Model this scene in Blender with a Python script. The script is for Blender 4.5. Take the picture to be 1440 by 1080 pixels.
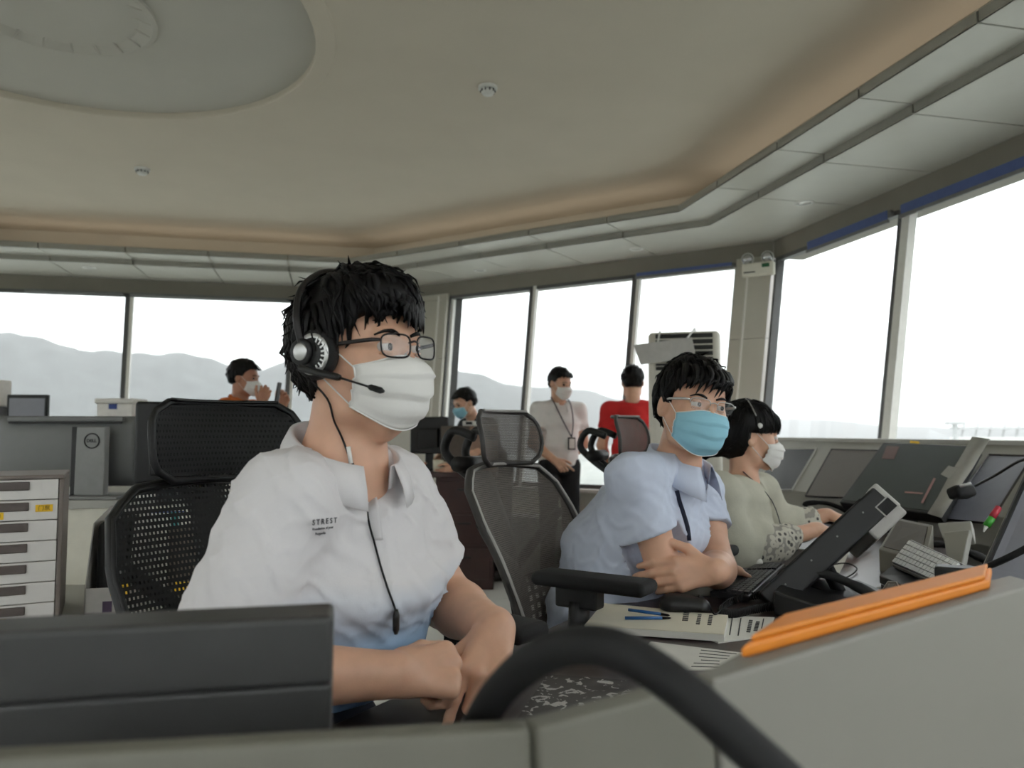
import bpy, bmesh, math, random
import numpy as np
from mathutils import Vector, Matrix
from mathutils.bvhtree import BVHTree
random.seed(7)
for o in list(bpy.data.objects):
    bpy.data.objects.remove(o)
SC = bpy.context.scene
COL = SC.collection

# ------------------------------------------------------------------ camera
CAM_H = 1.17
PITCH = math.radians(3.55)
FPX = 1080.0
cd = bpy.data.cameras.new('camera')
cd.sensor_width = 36.0
cd.lens = 36.0 * FPX / 1440.0
cd.clip_start = 0.02
cd.clip_end = 20000
cam = bpy.data.objects.new('camera', cd)
COL.objects.link(cam)
cam.location = (0, 0, CAM_H)
cam.rotation_euler = (math.pi / 2 + PITCH, 0, 0)
cd.dof.use_dof = True
cd.dof.focus_distance = 1.5
cd.dof.aperture_fstop = 5.0
SC.camera = cam

# ------------------------------------------------------------------ sky and exposure
world = bpy.data.worlds.new('overcast_sky')
SC.world = world
world.use_nodes = True
wn = world.node_tree
bg = wn.nodes['Background']
bg.inputs['Color'].default_value = (0.965, 0.985, 1.0, 1)
bg.inputs['Strength'].default_value = 2.6
SC.view_settings.view_transform = 'Standard'
SC.view_settings.look = 'None'
SC.view_settings.gamma = 1
SC.view_settings.use_curve_mapping = False
SC.view_settings.exposure = 0.25

# ------------------------------------------------------------------ pixel helpers
_f = Vector((0, math.cos(PITCH), math.sin(PITCH)))
_u = Vector((0, -math.sin(PITCH), math.cos(PITCH)))
_r = Vector((1, 0, 0))
CAM = Vector((0, 0, CAM_H))
def ray(px, py):
    return _f + _r * ((px - 720) / FPX) + _u * ((540 - py) / FPX)
def at(px, py, Y):
    d = ray(px, py)
    return CAM + d * (Y / d.y)
def onz(px, py, z):
    d = ray(px, py)
    return CAM + d * ((z - CAM_H) / d.z)
def onp(px, py, n, off):
    d = ray(px, py)
    n = Vector(n)
    return CAM + d * ((off - n.dot(CAM)) / n.dot(d))
def V(*a):
    return Vector(a)

# ------------------------------------------------------------------ materials
MATS = {}
def mat(name, col, rough=0.5, metal=0.0, var=0.06, nscale=30, bump=0.0, bscale=200, spec=0.5, sss=0.0, alpha=None, coat=0.0):
    """Principled material with procedural colour variation and fine relief"""
    if name in MATS:
        return MATS[name]
    m = bpy.data.materials.new(name)
    m.use_nodes = True
    nt = m.node_tree
    b = nt.nodes['Principled BSDF']
    b.inputs['Roughness'].default_value = rough
    b.inputs['Metallic'].default_value = metal
    b.inputs['Specular IOR Level'].default_value = spec
    if coat:
        b.inputs['Coat Weight'].default_value = coat
    if sss:
        b.inputs['Subsurface Weight'].default_value = sss
        b.inputs['Subsurface Radius'].default_value = (0.012, 0.005, 0.003)
        b.inputs['Subsurface Scale'].default_value = 0.5
    tc = nt.nodes.new('ShaderNodeTexCoord')
    nz = nt.nodes.new('ShaderNodeTexNoise')
    nz.inputs['Scale'].default_value = nscale
    nz.inputs['Detail'].default_value = 4
    nt.links.new(tc.outputs['Object'], nz.inputs['Vector'])
    rp = nt.nodes.new('ShaderNodeValToRGB')
    c = Vector(col[:3])
    rp.color_ramp.elements[0].position = 0.3
    rp.color_ramp.elements[1].position = 0.7
    rp.color_ramp.elements[0].color = (*(c * (1 - var)), 1)
    rp.color_ramp.elements[1].color = (*[min(1, x) for x in (c * (1 + var))], 1)
    nt.links.new(nz.outputs['Fac'], rp.inputs['Fac'])
    nt.links.new(rp.outputs['Color'], b.inputs['Base Color'])
    if bump:
        n2 = nt.nodes.new('ShaderNodeTexNoise')
        n2.inputs['Scale'].default_value = bscale
        n2.inputs['Detail'].default_value = 3
        nt.links.new(tc.outputs['Object'], n2.inputs['Vector'])
        bp = nt.nodes.new('ShaderNodeBump')
        bp.inputs['Strength'].default_value = bump
        bp.inputs['Distance'].default_value = 0.002
        nt.links.new(n2.outputs['Fac'], bp.inputs['Height'])
        nt.links.new(bp.outputs['Normal'], b.inputs['Normal'])
    MATS[name] = m
    return m

def srgb(r, g, b):
    f = lambda v: (v / 255 / 12.92) if v / 255 <= 0.04045 else ((v / 255 + 0.055) / 1.055) ** 2.4
    return (f(r), f(g), f(b))

def glass_mat(name, tint=(1, 1, 1), refl=0.04, alpha_col=None):
    """thin pane: mostly clear, with a Fresnel-like faint reflection"""
    if name in MATS:
        return MATS[name]
    m = bpy.data.materials.new(name)
    m.use_nodes = True
    nt = m.node_tree
    nt.nodes.clear()
    out = nt.nodes.new('ShaderNodeOutputMaterial')
    tr = nt.nodes.new('ShaderNodeBsdfTransparent')
    tr.inputs['Color'].default_value = (*tint, 1)
    gl = nt.nodes.new('ShaderNodeBsdfGlossy')
    gl.inputs['Roughness'].default_value = 0.02
    mx = nt.nodes.new('ShaderNodeMixShader')
    mx.inputs['Fac'].default_value = refl
    nt.links.new(tr.outputs[0], mx.inputs[1])
    nt.links.new(gl.outputs[0], mx.inputs[2])
    nt.links.new(mx.outputs[0], out.inputs['Surface'])
    MATS[name] = m
    return m

def mesh_fabric(name, col, cell=(0.004, 0.006), fill=0.55, rough=0.7):
    """woven net: thread material with see-through holes laid out on the fabric's own coordinates"""
    if name in MATS:
        return MATS[name]
    m = mat(name, col, rough, var=0.1, nscale=60)
    nt = m.node_tree
    b = nt.nodes['Principled BSDF']
    uv = nt.nodes.new('ShaderNodeUVMap')
    mp = nt.nodes.new('ShaderNodeMapping')
    mp.inputs['Scale'].default_value = (1 / cell[0], 1 / cell[1], 1)
    br = nt.nodes.new('ShaderNodeTexBrick')
    br.inputs['Scale'].default_value = 1.0
    br.inputs['Brick Width'].default_value = 1.0
    br.inputs['Row Height'].default_value = 1.0
    br.inputs['Mortar Size'].default_value = fill * 0.5
    br.inputs['Mortar Smooth'].default_value = 0.1
    br.inputs['Color1'].default_value = (0, 0, 0, 1)
    br.inputs['Color2'].default_value = (0, 0, 0, 1)
    br.inputs['Mortar'].default_value = (1, 1, 1, 1)
    nt.links.new(uv.outputs[0], mp.inputs[0])
    nt.links.new(mp.outputs[0], br.inputs['Vector'])
    nt.links.new(br.outputs['Color'], b.inputs['Alpha'])
    return m

# ------------------------------------------------------------------ objects
OFF = {}
def prop(o, label=None, cat=None, group=None, kind=None):
    if label: o['label'] = label
    if cat: o['category'] = cat
    if group: o['group'] = group
    if kind: o['kind'] = kind
    return o
def thing(name, label, cat, loc, rz=0.0, group=None):
    o = bpy.data.objects.new(name, None)
    o.empty_display_size = 0.05
    COL.objects.link(o)
    o.location = loc
    o.rotation_euler = (0, 0, rz)
    OFF[o] = Vector(loc)
    prop(o, label, cat, group)
    return o
def link_mesh(name, verts, faces, m, parent=None, smooth=False, local=False, uv=None, loc=None):
    """one mesh object; verts in world metres unless local; stored relative to its thing"""
    me = bpy.data.meshes.new(name)
    off = Vector((0, 0, 0))
    if parent is not None and not local:
        off = OFF.get(parent, Vector((0, 0, 0)))
    elif loc is not None:
        off = Vector(loc)
    if isinstance(verts, np.ndarray):
        vs = verts - np.array(off)[None, :]
        me.vertices.add(len(vs))
        me.vertices.foreach_set('co', vs.astype(np.float32).ravel())
        if isinstance(faces, np.ndarray):
            nf, k = faces.shape
            me.loops.add(nf * k)
            me.loops.foreach_set('vertex_index', faces.astype(np.int32).ravel())
            me.polygons.add(nf)
            me.polygons.foreach_set('loop_start', np.arange(0, nf * k, k, dtype=np.int32))
            me.update(calc_edges=True)
            me.validate()
        else:
            me.clear_geometry()
            me.from_pydata([tuple(v) for v in vs], [], faces)
    else:
        me.from_pydata([tuple(Vector(v) - off) for v in verts], [], faces)
    if uv is not None:
        ul = me.uv_layers.new(name='UVMap')
        for lp in me.loops:
            ul.data[lp.index].uv = uv[lp.vertex_index]
    ms = m if isinstance(m, (list, tuple)) else [m]
    for x in ms:
        me.materials.append(MATS[x] if isinstance(x, str) else x)
    if smooth:
        me.polygons.foreach_set('use_smooth', [True] * len(me.polygons))
    me.update()
    o = bpy.data.objects.new(name, me)
    COL.objects.link(o)
    if parent is not None:
        o.parent = parent
        OFF[o] = OFF.get(parent, Vector((0, 0, 0)))
    else:
        o.location = off
        OFF[o] = off
    return o

class MB:
    """collects boxes, bars, tubes and sheets; build() links them as one mesh object"""
    def __init__(s):
        s.v = []; s.f = []; s.uv = None; s.mi = []
    def _add(s, vs, fs):
        n = len(s.v)
        s.v += [Vector(v) for v in vs]
        s.f += [tuple(i + n for i in f) for f in fs]
        return s
    def box(s, c, size, R=None, taper=None):
        sx, sy, sz = size[0] / 2, size[1] / 2, size[2] / 2
        R = R or Matrix.Identity(3)
        c = Vector(c)
        vs = []
        for z in (-1, 1):
            t = (taper if (taper and z > 0) else 1.0)
            for x, y in ((-1, -1), (1, -1), (1, 1), (-1, 1)):
                vs.append(c + R @ Vector((x * sx * t, y * sy * t, z * sz)))
        return s._add(vs, [(3, 2, 1, 0), (4, 5, 6, 7), (0, 1, 5, 4), (1, 2, 6, 5), (2, 3, 7, 6), (3, 0, 4, 7)])
    def rbox(s, c, size, R=None, r=0.006, seg=3):
        """box with rounded vertical corners and small chamfers on top and bottom"""
        sx, sy, sz = size[0] / 2, size[1] / 2, size[2] / 2
        r = min(r, sx * 0.98, sy * 0.98, sz * 0.98)
        R = R or Matrix.Identity(3)
        c = Vector(c)
        def ring(inset, z):
            out = []
            for q, (cx, cy) in enumerate(((1, 1), (-1, 1), (-1, -1), (1, -1))):
                for i in range(seg + 1):
                    a = math.pi / 2 * (q + i / seg)
                    out.append(c + R @ Vector((cx * (sx - r) + (r - inset) * math.cos(a), cy * (sy - r) + (r - inset) * math.sin(a), z)))
            return out
        rings = []
        for i in range(seg + 1):
            a = math.pi / 2 * i / seg
            rings.append(ring(r * (1 - math.sin(a)), -sz + r * (1 - math.cos(a))))
        for i in range(seg + 1):
            a = math.pi / 2 * (1 - i / seg)
            rings.append(ring(r * (1 - math.sin(a)), sz - r * (1 - math.cos(a))))
        return s.loft(rings, caps=True)
    def loft(s, rings, caps=True, closed=True):
        n = len(rings[0])
        vs = [p for r in rings for p in r]
        fs = []
        for i in range(len(rings) - 1):
            for j in range(n if closed else n - 1):
                a = i * n + j
                b = i * n + (j + 1) % n
                fs.append((a, b, b + n, a + n))
        if caps and closed:
            fs.append(tuple(range(n - 1, -1, -1)))
            fs.append(tuple((len(rings) - 1) * n + j for j in range(n)))
        return s._add(vs, fs)
    def tube(s, pts, r, seg=8, caps=True, flat=None, closed=False):
        pts = [Vector(p) for p in pts]
        n = len(pts)
        rr = r if isinstance(r, (list, tuple)) else [r] * n
        up = None
        rings = []
        for i, p in enumerate(pts):
            if closed:
                t = pts[(i + 1) % n] - pts[i - 1]
            else:
                t = pts[min(i + 1, n - 1)] - pts[max(i - 1, 0)]
            if t.length < 1e-9: t = Vector((0, 0, 1))
            t.normalize()
            if up is None:
                up = Vector((0, 0, 1)) if abs(t.z) < 0.9 else Vector((0, 1, 0))
            a = up - t * up.dot(t)
            if a.length < 1e-6: a = t.orthogonal()
            a.normalize()
            b = t.cross(a)
            up = a
            fl = flat or (1, 1)
            rings.append([p + a * (rr[i] * fl[0] * math.cos(2 * math.pi * k / seg)) + b * (rr[i] * fl[1] * math.sin(2 * math.pi * k / seg)) for k in range(seg)])
        if closed:
            rings.append(rings[0])
            return s.loft(rings, caps=False)
        return s.loft(rings, caps=caps)
    def lathe(s, prof, seg=24, M=None, caps=True):
        M = M or Matrix.Identity(4)
        rings = [[M @ Vector((r * math.cos(2 * math.pi * k / seg), r * math.sin(2 * math.pi * k / seg), z)) for k in range(seg)] for r, z in prof]
        return s.loft(rings, caps=caps)
    def prism(s, poly, h, R=None, c=(0, 0, 0)):
        """polygon in the local xy plane pushed along local z from 0 to h"""
        R = R or Matrix.Identity(3)
        c = Vector(c)
        n = len(poly)
        vs = [c + R @ Vector((p[0], p[1], z)) for z in (0, h) for p in poly]
        fs = [tuple(range(n - 1, -1, -1)), tuple(range(n, 2 * n))]
        fs += [(i, (i + 1) % n, (i + 1) % n + n, i + n) for i in range(n)]
        return s._add(vs, fs)
    def quad(s, a, b, c, d):
        return s._add([a, b, c, d], [(0, 1, 2, 3)])
    def slab(s, a, b, c, d, t):
        """thick four-cornered plate: corners a..d, pushed back by vector t"""
        t = Vector(t)
        P = [Vector(x) for x in (a, b, c, d)]
        return s._add(P + [p + t for p in P], [(0, 1, 2, 3), (7, 6, 5, 4), (1, 0, 4, 5), (2, 1, 5, 6), (3, 2, 6, 7), (0, 3, 7, 4)])
    def sheet(s, grid, t=0.0, uvscale=None):
        """grid[i][j] of points; t gives it thickness"""
        ni, nj = len(grid), len(grid[0])
        P = [Vector(p) for r in grid for p in r]
        fs = [(i * nj + j, i * nj + j + 1, (i + 1) * nj + j + 1, (i + 1) * nj + j) for i in range(ni - 1) for j in range(nj - 1)]
        if t:
            N = [Vector((0, 0, 0)) for _ in P]
            for f in fs:
                nn = (P[f[1]] - P[f[0]]).cross(P[f[3]] - P[f[0]])
                for i in f: N[i] += nn
            Q = [p - n.normalized() * t for p, n in zip(P, N)]
            m = len(P)
            fs2 = [tuple(reversed([i + m for i in f])) for f in fs]
            rim = [i * nj for i in range(ni)]
            edge = [j for j in range(nj)] + [i * nj + nj - 1 for i in range(1, ni)] + [(ni - 1) * nj + j for j in range(nj - 2, -1, -1)] + [i * nj for i in range(ni - 2, 0, -1)]
            fs3 = [(edge[k], edge[k] + m, edge[(k + 1) % len(edge)] + m, edge[(k + 1) % len(edge)]) for k in range(len(edge))]
            return s._add(P + Q, fs + fs2 + fs3)
        return s._add(P, fs)
    def build(s, name, m, parent=None, smooth=False, local=False, bevel=0.0, uv=None, loc=None, segs=2):
        o = link_mesh(name, s.v, s.f, m, parent, smooth, local, uv, loc)
        bm = bmesh.new()
        bm.from_mesh(o.data)
        bmesh.ops.recalc_face_normals(bm, faces=bm.faces)
        bm.to_mesh(o.data)
        bm.free()
        if bevel:
            md = o.modifiers.new('bevel', 'BEVEL')
            md.width = bevel
            md.segments = segs
            md.limit_method = 'ANGLE'
            md.angle_limit = 0.7
            md.harden_normals = False
        if smooth and not bevel:
            pass
        return o

def axes(f, up=(0, 0, 1)):
    """matrix with columns right, forward, up for a forward direction"""
    f = Vector(f).normalized()
    up = Vector(up)
    x = f.cross(up).normalized()
    z = x.cross(f)
    return Matrix((x, f, z)).transposed()
def spline(pts, n=8, closed=False):
    pts = [Vector(p) for p in pts]
    out = []
    m = len(pts)
    rng = range(m if closed else m - 1)
    for i in rng:
        if closed:
            p0, p1, p2, p3 = pts[i - 1], pts[i], pts[(i + 1) % m], pts[(i + 2) % m]
        else:
            p0, p1, p2, p3 = pts[max(i - 1, 0)], pts[i], pts[i + 1], pts[min(i + 2, m - 1)]
        for k in range(n):
            t = k / n
            out.append(0.5 * ((2 * p1) + (p2 - p0) * t + (2 * p0 - 5 * p1 + 4 * p2 - p3) * t * t + (3 * p1 - p0 - 3 * p2 + p3) * t ** 3))
    if not closed: out.append(pts[-1])
    return out
def text_obj(s, size, m, parent, pos, xdir, ydir, name='lettering', depth=0.0003, bold=0.0, align='CENTER'):
    """printed words as a thin mesh lying on a surface"""
    cu = bpy.data.curves.new('t', 'FONT')
    cu.body = s
    cu.size = size
    cu.extrude = depth
    cu.offset = bold
    cu.align_x = align
    cu.align_y = 'CENTER'
    cu.resolution_u = 3
    t = bpy.data.objects.new('t', cu)
    COL.objects.link(t)
    bpy.context.view_layer.update()
    dg = bpy.context.evaluated_depsgraph_get()
    me = bpy.data.meshes.new_from_object(t.evaluated_get(dg))
    bpy.data.objects.remove(t)
    x = Vector(xdir).normalized()
    y = Vector(ydir); y = (y - x * y.dot(x)).normalized()
    R = Matrix((x, y, x.cross(y))).transposed()
    pos = Vector(pos)
    vs = [pos + R @ v.co for v in me.vertices]
    fs = [tuple(p.vertices) for p in me.polygons]
    bpy.data.meshes.remove(me)
    return link_mesh(name, vs, fs, m, parent)
# ------------------------------------------------------------------ implicit modelling: tapered limbs blended into one surface
def npv(p): return np.array((p[0], p[1], p[2]), dtype=np.float32)
class F:
    def __init__(s): s.p = []; s.post = None; s.cut = None
    def _put(s, fn, lo, hi, k, op): s.p.append((fn, np.array(lo), np.array(hi), k, op)); return s
    def cap(s, a, b, ra, rb=None, k=0.01, op='+', flat=None):
        """tapered capsule; flat=(axis, factor) squashes it across"""
        rb = ra if rb is None else rb
        a, b = npv(a), npv(b)
        ab = b - a
        L2 = float(ab @ ab) + 1e-12
        fl = None
        if flat is not None:
            fl = (npv(Vector(flat[0]).normalized()), flat[1])
        def fn(P):
            q = P - a
            t = np.clip((q @ ab) / L2, 0, 1)
            q = q - t[..., None] * ab
            if fl is not None:
                c = q @ fl[0]
                q = q + (c * (1 / fl[1] - 1))[..., None] * fl[0]
            return np.sqrt((q * q).sum(-1)) - (ra + (rb - ra) * t)
        R = max(ra, rb)
        return s._put(fn, np.minimum(a, b) - R, np.maximum(a, b) + R, k, op)
    def chain(s, pts, rs, k=0.01, op='+', flat=None):
        for i in range(len(pts) - 1): s.cap(pts[i], pts[i + 1], rs[i], rs[i + 1], k, op, flat)
        return s
    def ell(s, c, rad, R=None, k=0.01, op='+'):
        c = npv(c)
        rad = np.array(rad, dtype=np.float32)
        Rm = np.eye(3, dtype=np.float32) if R is None else np.array(R, dtype=np.float32)  # columns = axes
        def fn(P):
            q = (P - c) @ Rm / rad
            k0 = np.sqrt((q * q).sum(-1)) + 1e-9
            q2 = q / rad
            k1 = np.sqrt((q2 * q2).sum(-1)) + 1e-9
            return k0 * (k0 - 1) / k1
        e = np.abs(Rm) @ rad
        return s._put(fn, c - e, c + e, k, op)
    def seg(s, a, b, wd0, wd1, W, Fv, k=0.03, cap=0.04, op='+'):
        """trunk segment with elliptic sections (half width, half depth) at both ends"""
        a, b = npv(a), npv(b)
        ab = b - a
        L2 = float(ab @ ab)
        W = npv(Vector(W).normalized()); Fv = npv(Vector(Fv).normalized())
        U = np.cross(W, Fv)
        def fn(P):
            q = P - a
            t = np.clip((q @ ab) / L2, 0, 1)
            q = q - t[..., None] * ab
            w = wd0[0] + (wd1[0] - wd0[0]) * t
            d = wd0[1] + (wd1[1] - wd0[1]) * t
            l = np.sqrt(((q @ W) / w) ** 2 + ((q @ Fv) / d) ** 2 + ((q @ U) / cap) ** 2)
            return (l - 1) * np.minimum(w, d)
        R = max(*wd0, *wd1, cap)
        return s._put(fn, np.minimum(a, b) - R, np.maximum(a, b) + R, k, op)
    def mesh(s, h, pad=0.012, bounds=None):
        add = [p for p in s.p if p[4] == '+']
        lo = np.min([p[1] for p in add], 0) - pad
        hi = np.max([p[2] for p in add], 0) + pad
        if bounds is not None:
            lo = np.maximum(lo, bounds[0]); hi = np.minimum(hi, bounds[1])
        n = np.ceil((hi - lo) / h).astype(int) + 1
        ax = [(lo[i] + h * np.arange(n[i])).astype(np.float32) for i in range(3)]
        D = np.full(n, 0.2, dtype=np.float32)
        for fn, l, u, k, op in s.p:
            m = k + 2.5 * h + 0.004
            i0 = np.clip(np.floor((l - m - lo) / h).astype(int), 0, n)
            i1 = np.clip(np.ceil((u + m - lo) / h).astype(int) + 1, 0, n)
            if (i1 <= i0).any(): continue
            sl = tuple(slice(a, b) for a, b in zip(i0, i1))
            P = np.stack(np.meshgrid(ax[0][sl[0]], ax[1][sl[1]], ax[2][sl[2]], indexing='ij'), -1)
            d = fn(P).astype(np.float32)
            A = D[sl]
            if op == '+':
                w = np.clip(0.5 + 0.5 * (d - A) / k, 0, 1)
                D[sl] = d * (1 - w) + A * w - k * w * (1 - w)
            else:
                d = -d
                w = np.clip(0.5 - 0.5 * (d - A) / k, 0, 1)
                D[sl] = d * (1 - w) + A * w + k * w * (1 - w)
        if s.post or s.cut:
            idx = np.nonzero(np.abs(D) < 0.05) if s.cut is None else np.nonzero(D < 0.05)
            P = np.stack([ax[0][idx[0]], ax[1][idx[1]], ax[2][idx[2]]], -1)
            d = D[idx]
            if s.post: d = d + s.post(P).astype(np.float32)
            if s.cut: d = np.maximum(d, s.cut(P).astype(np.float32))
            D[idx] = d
        return surface_nets(D, lo, h)

def surface_nets(D, lo, h):
    S = D < 0
    n = np.array(D.shape)
    c = np.zeros(n - 1, dtype=np.int8)
    for dx in (0, 1):
        for dy in (0, 1):
            for dz in (0, 1):
                c += S[dx:n[0] - 1 + dx, dy:n[1] - 1 + dy, dz:n[2] - 1 + dz]
    I = np.nonzero((c > 0) & (c < 8))
    N = len(I[0])
    vid = np.full(n - 1, -1, dtype=np.int32)
    vid[I] = np.arange(N)
    I = np.stack(I, -1)
    cor = np.array([(x, y, z) for x in (0, 1) for y in (0, 1) for z in (0, 1)])
    val = np.stack([D[I[:, 0] + a, I[:, 1] + b, I[:, 2] + e] for a, b, e in cor], -1)
    acc = np.zeros((N, 3)); cnt = np.zeros(N)
    for i in range(8):
        for j in range(i + 1, 8):
            if np.abs(cor[i] - cor[j]).sum() == 1:
                a, b = val[:, i], val[:, j]
                m = (a < 0) != (b < 0)
                t = np.where(m, a / np.where(m, a - b, 1), 0)
                acc += np.where(m[:, None], cor[i] + t[:, None] * (cor[j] - cor[i]), 0)
                cnt += m
    V_ = (I + acc / cnt[:, None]) * h + lo
    Q = []
    for ax_ in range(3):
        o1, o2 = [(1, 2), (2, 0), (0, 1)][ax_]
        sl0 = [slice(None)] * 3; sl1 = [slice(None)] * 3
        sl0[ax_] = slice(0, -1); sl1[ax_] = slice(1, None)
        A, B = S[tuple(sl0)], S[tuple(sl1)]
        E_ = np.stack(np.nonzero(A != B), -1)
        ok = (E_[:, o1] > 0) & (E_[:, o2] > 0) & (E_[:, o1] < n[o1] - 1) & (E_[:, o2] < n[o2] - 1)
        E_ = E_[ok]
        fl = A[tuple(E_.T)]
        def g(d1, d2):
            X = E_.copy(); X[:, o1] -= d1; X[:, o2] -= d2
            return vid[tuple(X.T)]
        q = np.stack([g(1, 1), g(0, 1), g(0, 0), g(1, 0)], -1)
        q[~fl] = q[~fl][:, ::-1]
        Q.append(q)
    Q = np.concatenate(Q)
    Q = Q[(Q >= 0).all(1)]
    return V_, Q

_rng = np.random.RandomState(3)
def wavenoise(P, freq, seed=0, n=6, dirs=None):
    """smooth 3-D noise made of a few warped waves"""
    rs = np.random.RandomState(seed)
    out = 0
    for i in range(n):
        d = rs.normal(size=3) if dirs is None else np.array(dirs) + rs.normal(size=3) * 0.25
        d = d / np.linalg.norm(d)
        e = rs.normal(size=3)
        w = freq * rs.uniform(0.6, 1.5)
        ph = rs.uniform(0, 6.28)
        out = out + np.sin((P @ d.astype(np.float32)) * w + ph + 1.3 * np.sin((P @ e.astype(np.float32)) * w * 0.35 + ph * 2))
    return out / n
def join_meshes(parts):
    vs, fs, n = [], [], 0
    for v, f in parts:
        vs.append(v); fs.append(f + n); n += len(v)
    return np.concatenate(vs), np.concatenate(fs)
# ------------------------------------------------------------------ materials of the setting
mat('ceiling_paint', srgb(216, 207, 191), 0.9, var=0.02, nscale=3, bump=0.05, bscale=60)
mat('recess_paint', srgb(200, 197, 188), 0.9, var=0.02, nscale=3)
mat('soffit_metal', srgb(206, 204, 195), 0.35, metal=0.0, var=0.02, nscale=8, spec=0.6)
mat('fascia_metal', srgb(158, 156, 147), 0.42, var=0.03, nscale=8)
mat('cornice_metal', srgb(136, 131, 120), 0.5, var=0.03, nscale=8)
mat('pillar_panel', srgb(186, 182, 170), 0.4, var=0.03, nscale=6)
mat('window_frame', srgb(92, 92, 92), 0.45, var=0.05)
mat('window_trim', srgb(232, 230, 224), 0.45, var=0.03)
mat('wall_cream', srgb(226, 222, 208), 0.6, var=0.03)
mat('wall_base', srgb(150, 150, 148), 0.6, var=0.03)
mat('joint_dark', srgb(40, 40, 40), 0.8)
mat('floor_grout', srgb(120, 118, 112), 0.8)
mat('floor_tile', srgb(226, 226, 220), 0.22, var=0.04, nscale=5)
mat('blind_blue', srgb(84, 100, 150), 0.7, var=0.06)
mat('blind_grey', srgb(120, 120, 120), 0.6)
mat('white_plastic', srgb(226, 226, 222), 0.4, var=0.03)
mat('lamp_glass', srgb(236, 236, 230), 0.15, var=0.02, coat=0.5)
mat('chrome', srgb(190, 190, 190), 0.2, metal=1.0, var=0.02)
mat('hill_green', srgb(76, 80, 80), 0.95, var=0.25, nscale=0.02)
mat('ground_far', srgb(142, 145, 140), 0.95, var=0.2, nscale=0.01)
mat('mast_haze_grey', srgb(186, 188, 188), 0.6)  # haze painted in: lightened grey makes mast and roof trusses look faint
glass_mat('pane_glass', (0.97, 0.985, 0.98), 0.03)

# ------------------------------------------------------------------ eight-sided room
CEN = Vector((-2.057, 2.815))
AP = 4.58
LEAN = math.tan(math.radians(9))
Z_SILL, Z_HEAD, Z_SOF, Z_ST2, Z_ST1, Z_CEIL = 0.71, 2.47, 2.605, 2.65, 2.70, 2.93
A_ST2, A_ST1 = 3.90, 3.62
T8 = math.tan(math.radians(22.5))
def nrm(k):
    a = math.radians(76.8 + 45 * k)
    return Vector((math.sin(a), math.cos(a)))
def tng(k):
    n = nrm(k)
    return Vector((-n.y, n.x))          # along the wall, counter-clockwise seen from above
def wp(k, t, a, z):
    """point at distance t along side k from its middle, a metres from the room centre, at height z"""
    p = CEN + nrm(k) * a + tng(k) * t
    return Vector((p.x, p.y, z))
def apz(z):
    return AP - LEAN * max(0.0, Z_HEAD - z)
def side_t(px, py, k, z):
    p = onp(px, py, (nrm(k).x, nrm(k).y, 0), nrm(k).dot(CEN) + apz(z))
    return (Vector((p.x, p.y)) - CEN).dot(tng(k))

# floor with tiles
fl = MB()
fl.prism([tuple(CEN + (nrm(k) * 4.9 + tng(k) * 4.9 * T8)) for k in range(8)], 0.1, c=(0, 0, -0.112))
floor = prop(fl.build('floor', 'floor_grout'), kind='structure')
tm = None
TS = 0.6
for i in range(-8, 9):
    for j in range(-8, 9):
        p = CEN + nrm(0) * (i * TS) + tng(0) * (j * TS)
        rr = max((p - CEN).dot(nrm(k)) for k in range(8))
        if rr > 4.0: continue
        if tm is None:
            b = MB(); b.box((0, 0, -0.006), (TS - 0.006, TS - 0.006, 0.012))
            tm = b.build('floor_tile', 'floor_tile', floor, local=True, bevel=0.0)
            o = tm
        else:
            o = tm.copy(); COL.objects.link(o)
        o.location = (p.x, p.y, 0)
        o.rotation_euler = (0, 0, -math.radians(76.8))

# ceiling plate with round recess
CC = Vector((-1.94, 3.135)); CR = 1.084
def circ(r, z, n=64, c=CC): return [Vector((c.x + r * math.cos(2 * math.pi * i / n), c.y + r * math.sin(2 * math.pi * i / n), z)) for i in range(n)]
def octr(a, z, n=64):
    out = []
    for i in range(n):
        d = Vector((math.cos(2 * math.pi * i / n), math.sin(2 * math.pi * i / n)))
        t = min((a + nrm(k).dot(CEN - CC)) / nrm(k).dot(d) for k in range(8) if nrm(k).dot(d) > 1e-3)
        out.append(Vector((CC.x + d.x * t, CC.y + d.y * t, z)))
    return out
b = MB()
b.loft([octr(4.9, Z_CEIL), circ(CR + 0.09, Z_CEIL), circ(CR + 0.08, Z_CEIL - 0.008), circ(CR, Z_CEIL - 0.008), circ(CR - 0.005, Z_CEIL), circ(CR - 0.0, Z_CEIL + 0.03)], caps=False)
b.loft([octr(4.9, Z_CEIL + 0.25), octr(4.9, Z_CEIL)], caps=False)
ceil = prop(b.build('ceiling', 'ceiling_paint'), kind='structure')
b = MB()
DC = CC
rr_ = [CR + 0.03, CR - 0.25, 0.6]
b.loft([circ(CR + 0.14, Z_CEIL + 0.03), circ(CR + 0.14, Z_CEIL + 0.2), circ(0.42, Z_CEIL + 0.2), circ(0.40, Z_CEIL + 0.19), circ(0.405, Z_CEIL + 0.015), circ(0.385, Z_CEIL + 0.012), circ(0.3, Z_CEIL + 0.04), circ(0.18, Z_CEIL + 0.065), circ(0.02, Z_CEIL + 0.075)], caps=True)
b.loft([circ(CR, Z_CEIL + 0.03), circ(CR + 0.14, Z_CEIL + 0.03)], caps=False)
b.build('ceiling_recess', 'recess_paint', ceil)
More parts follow.
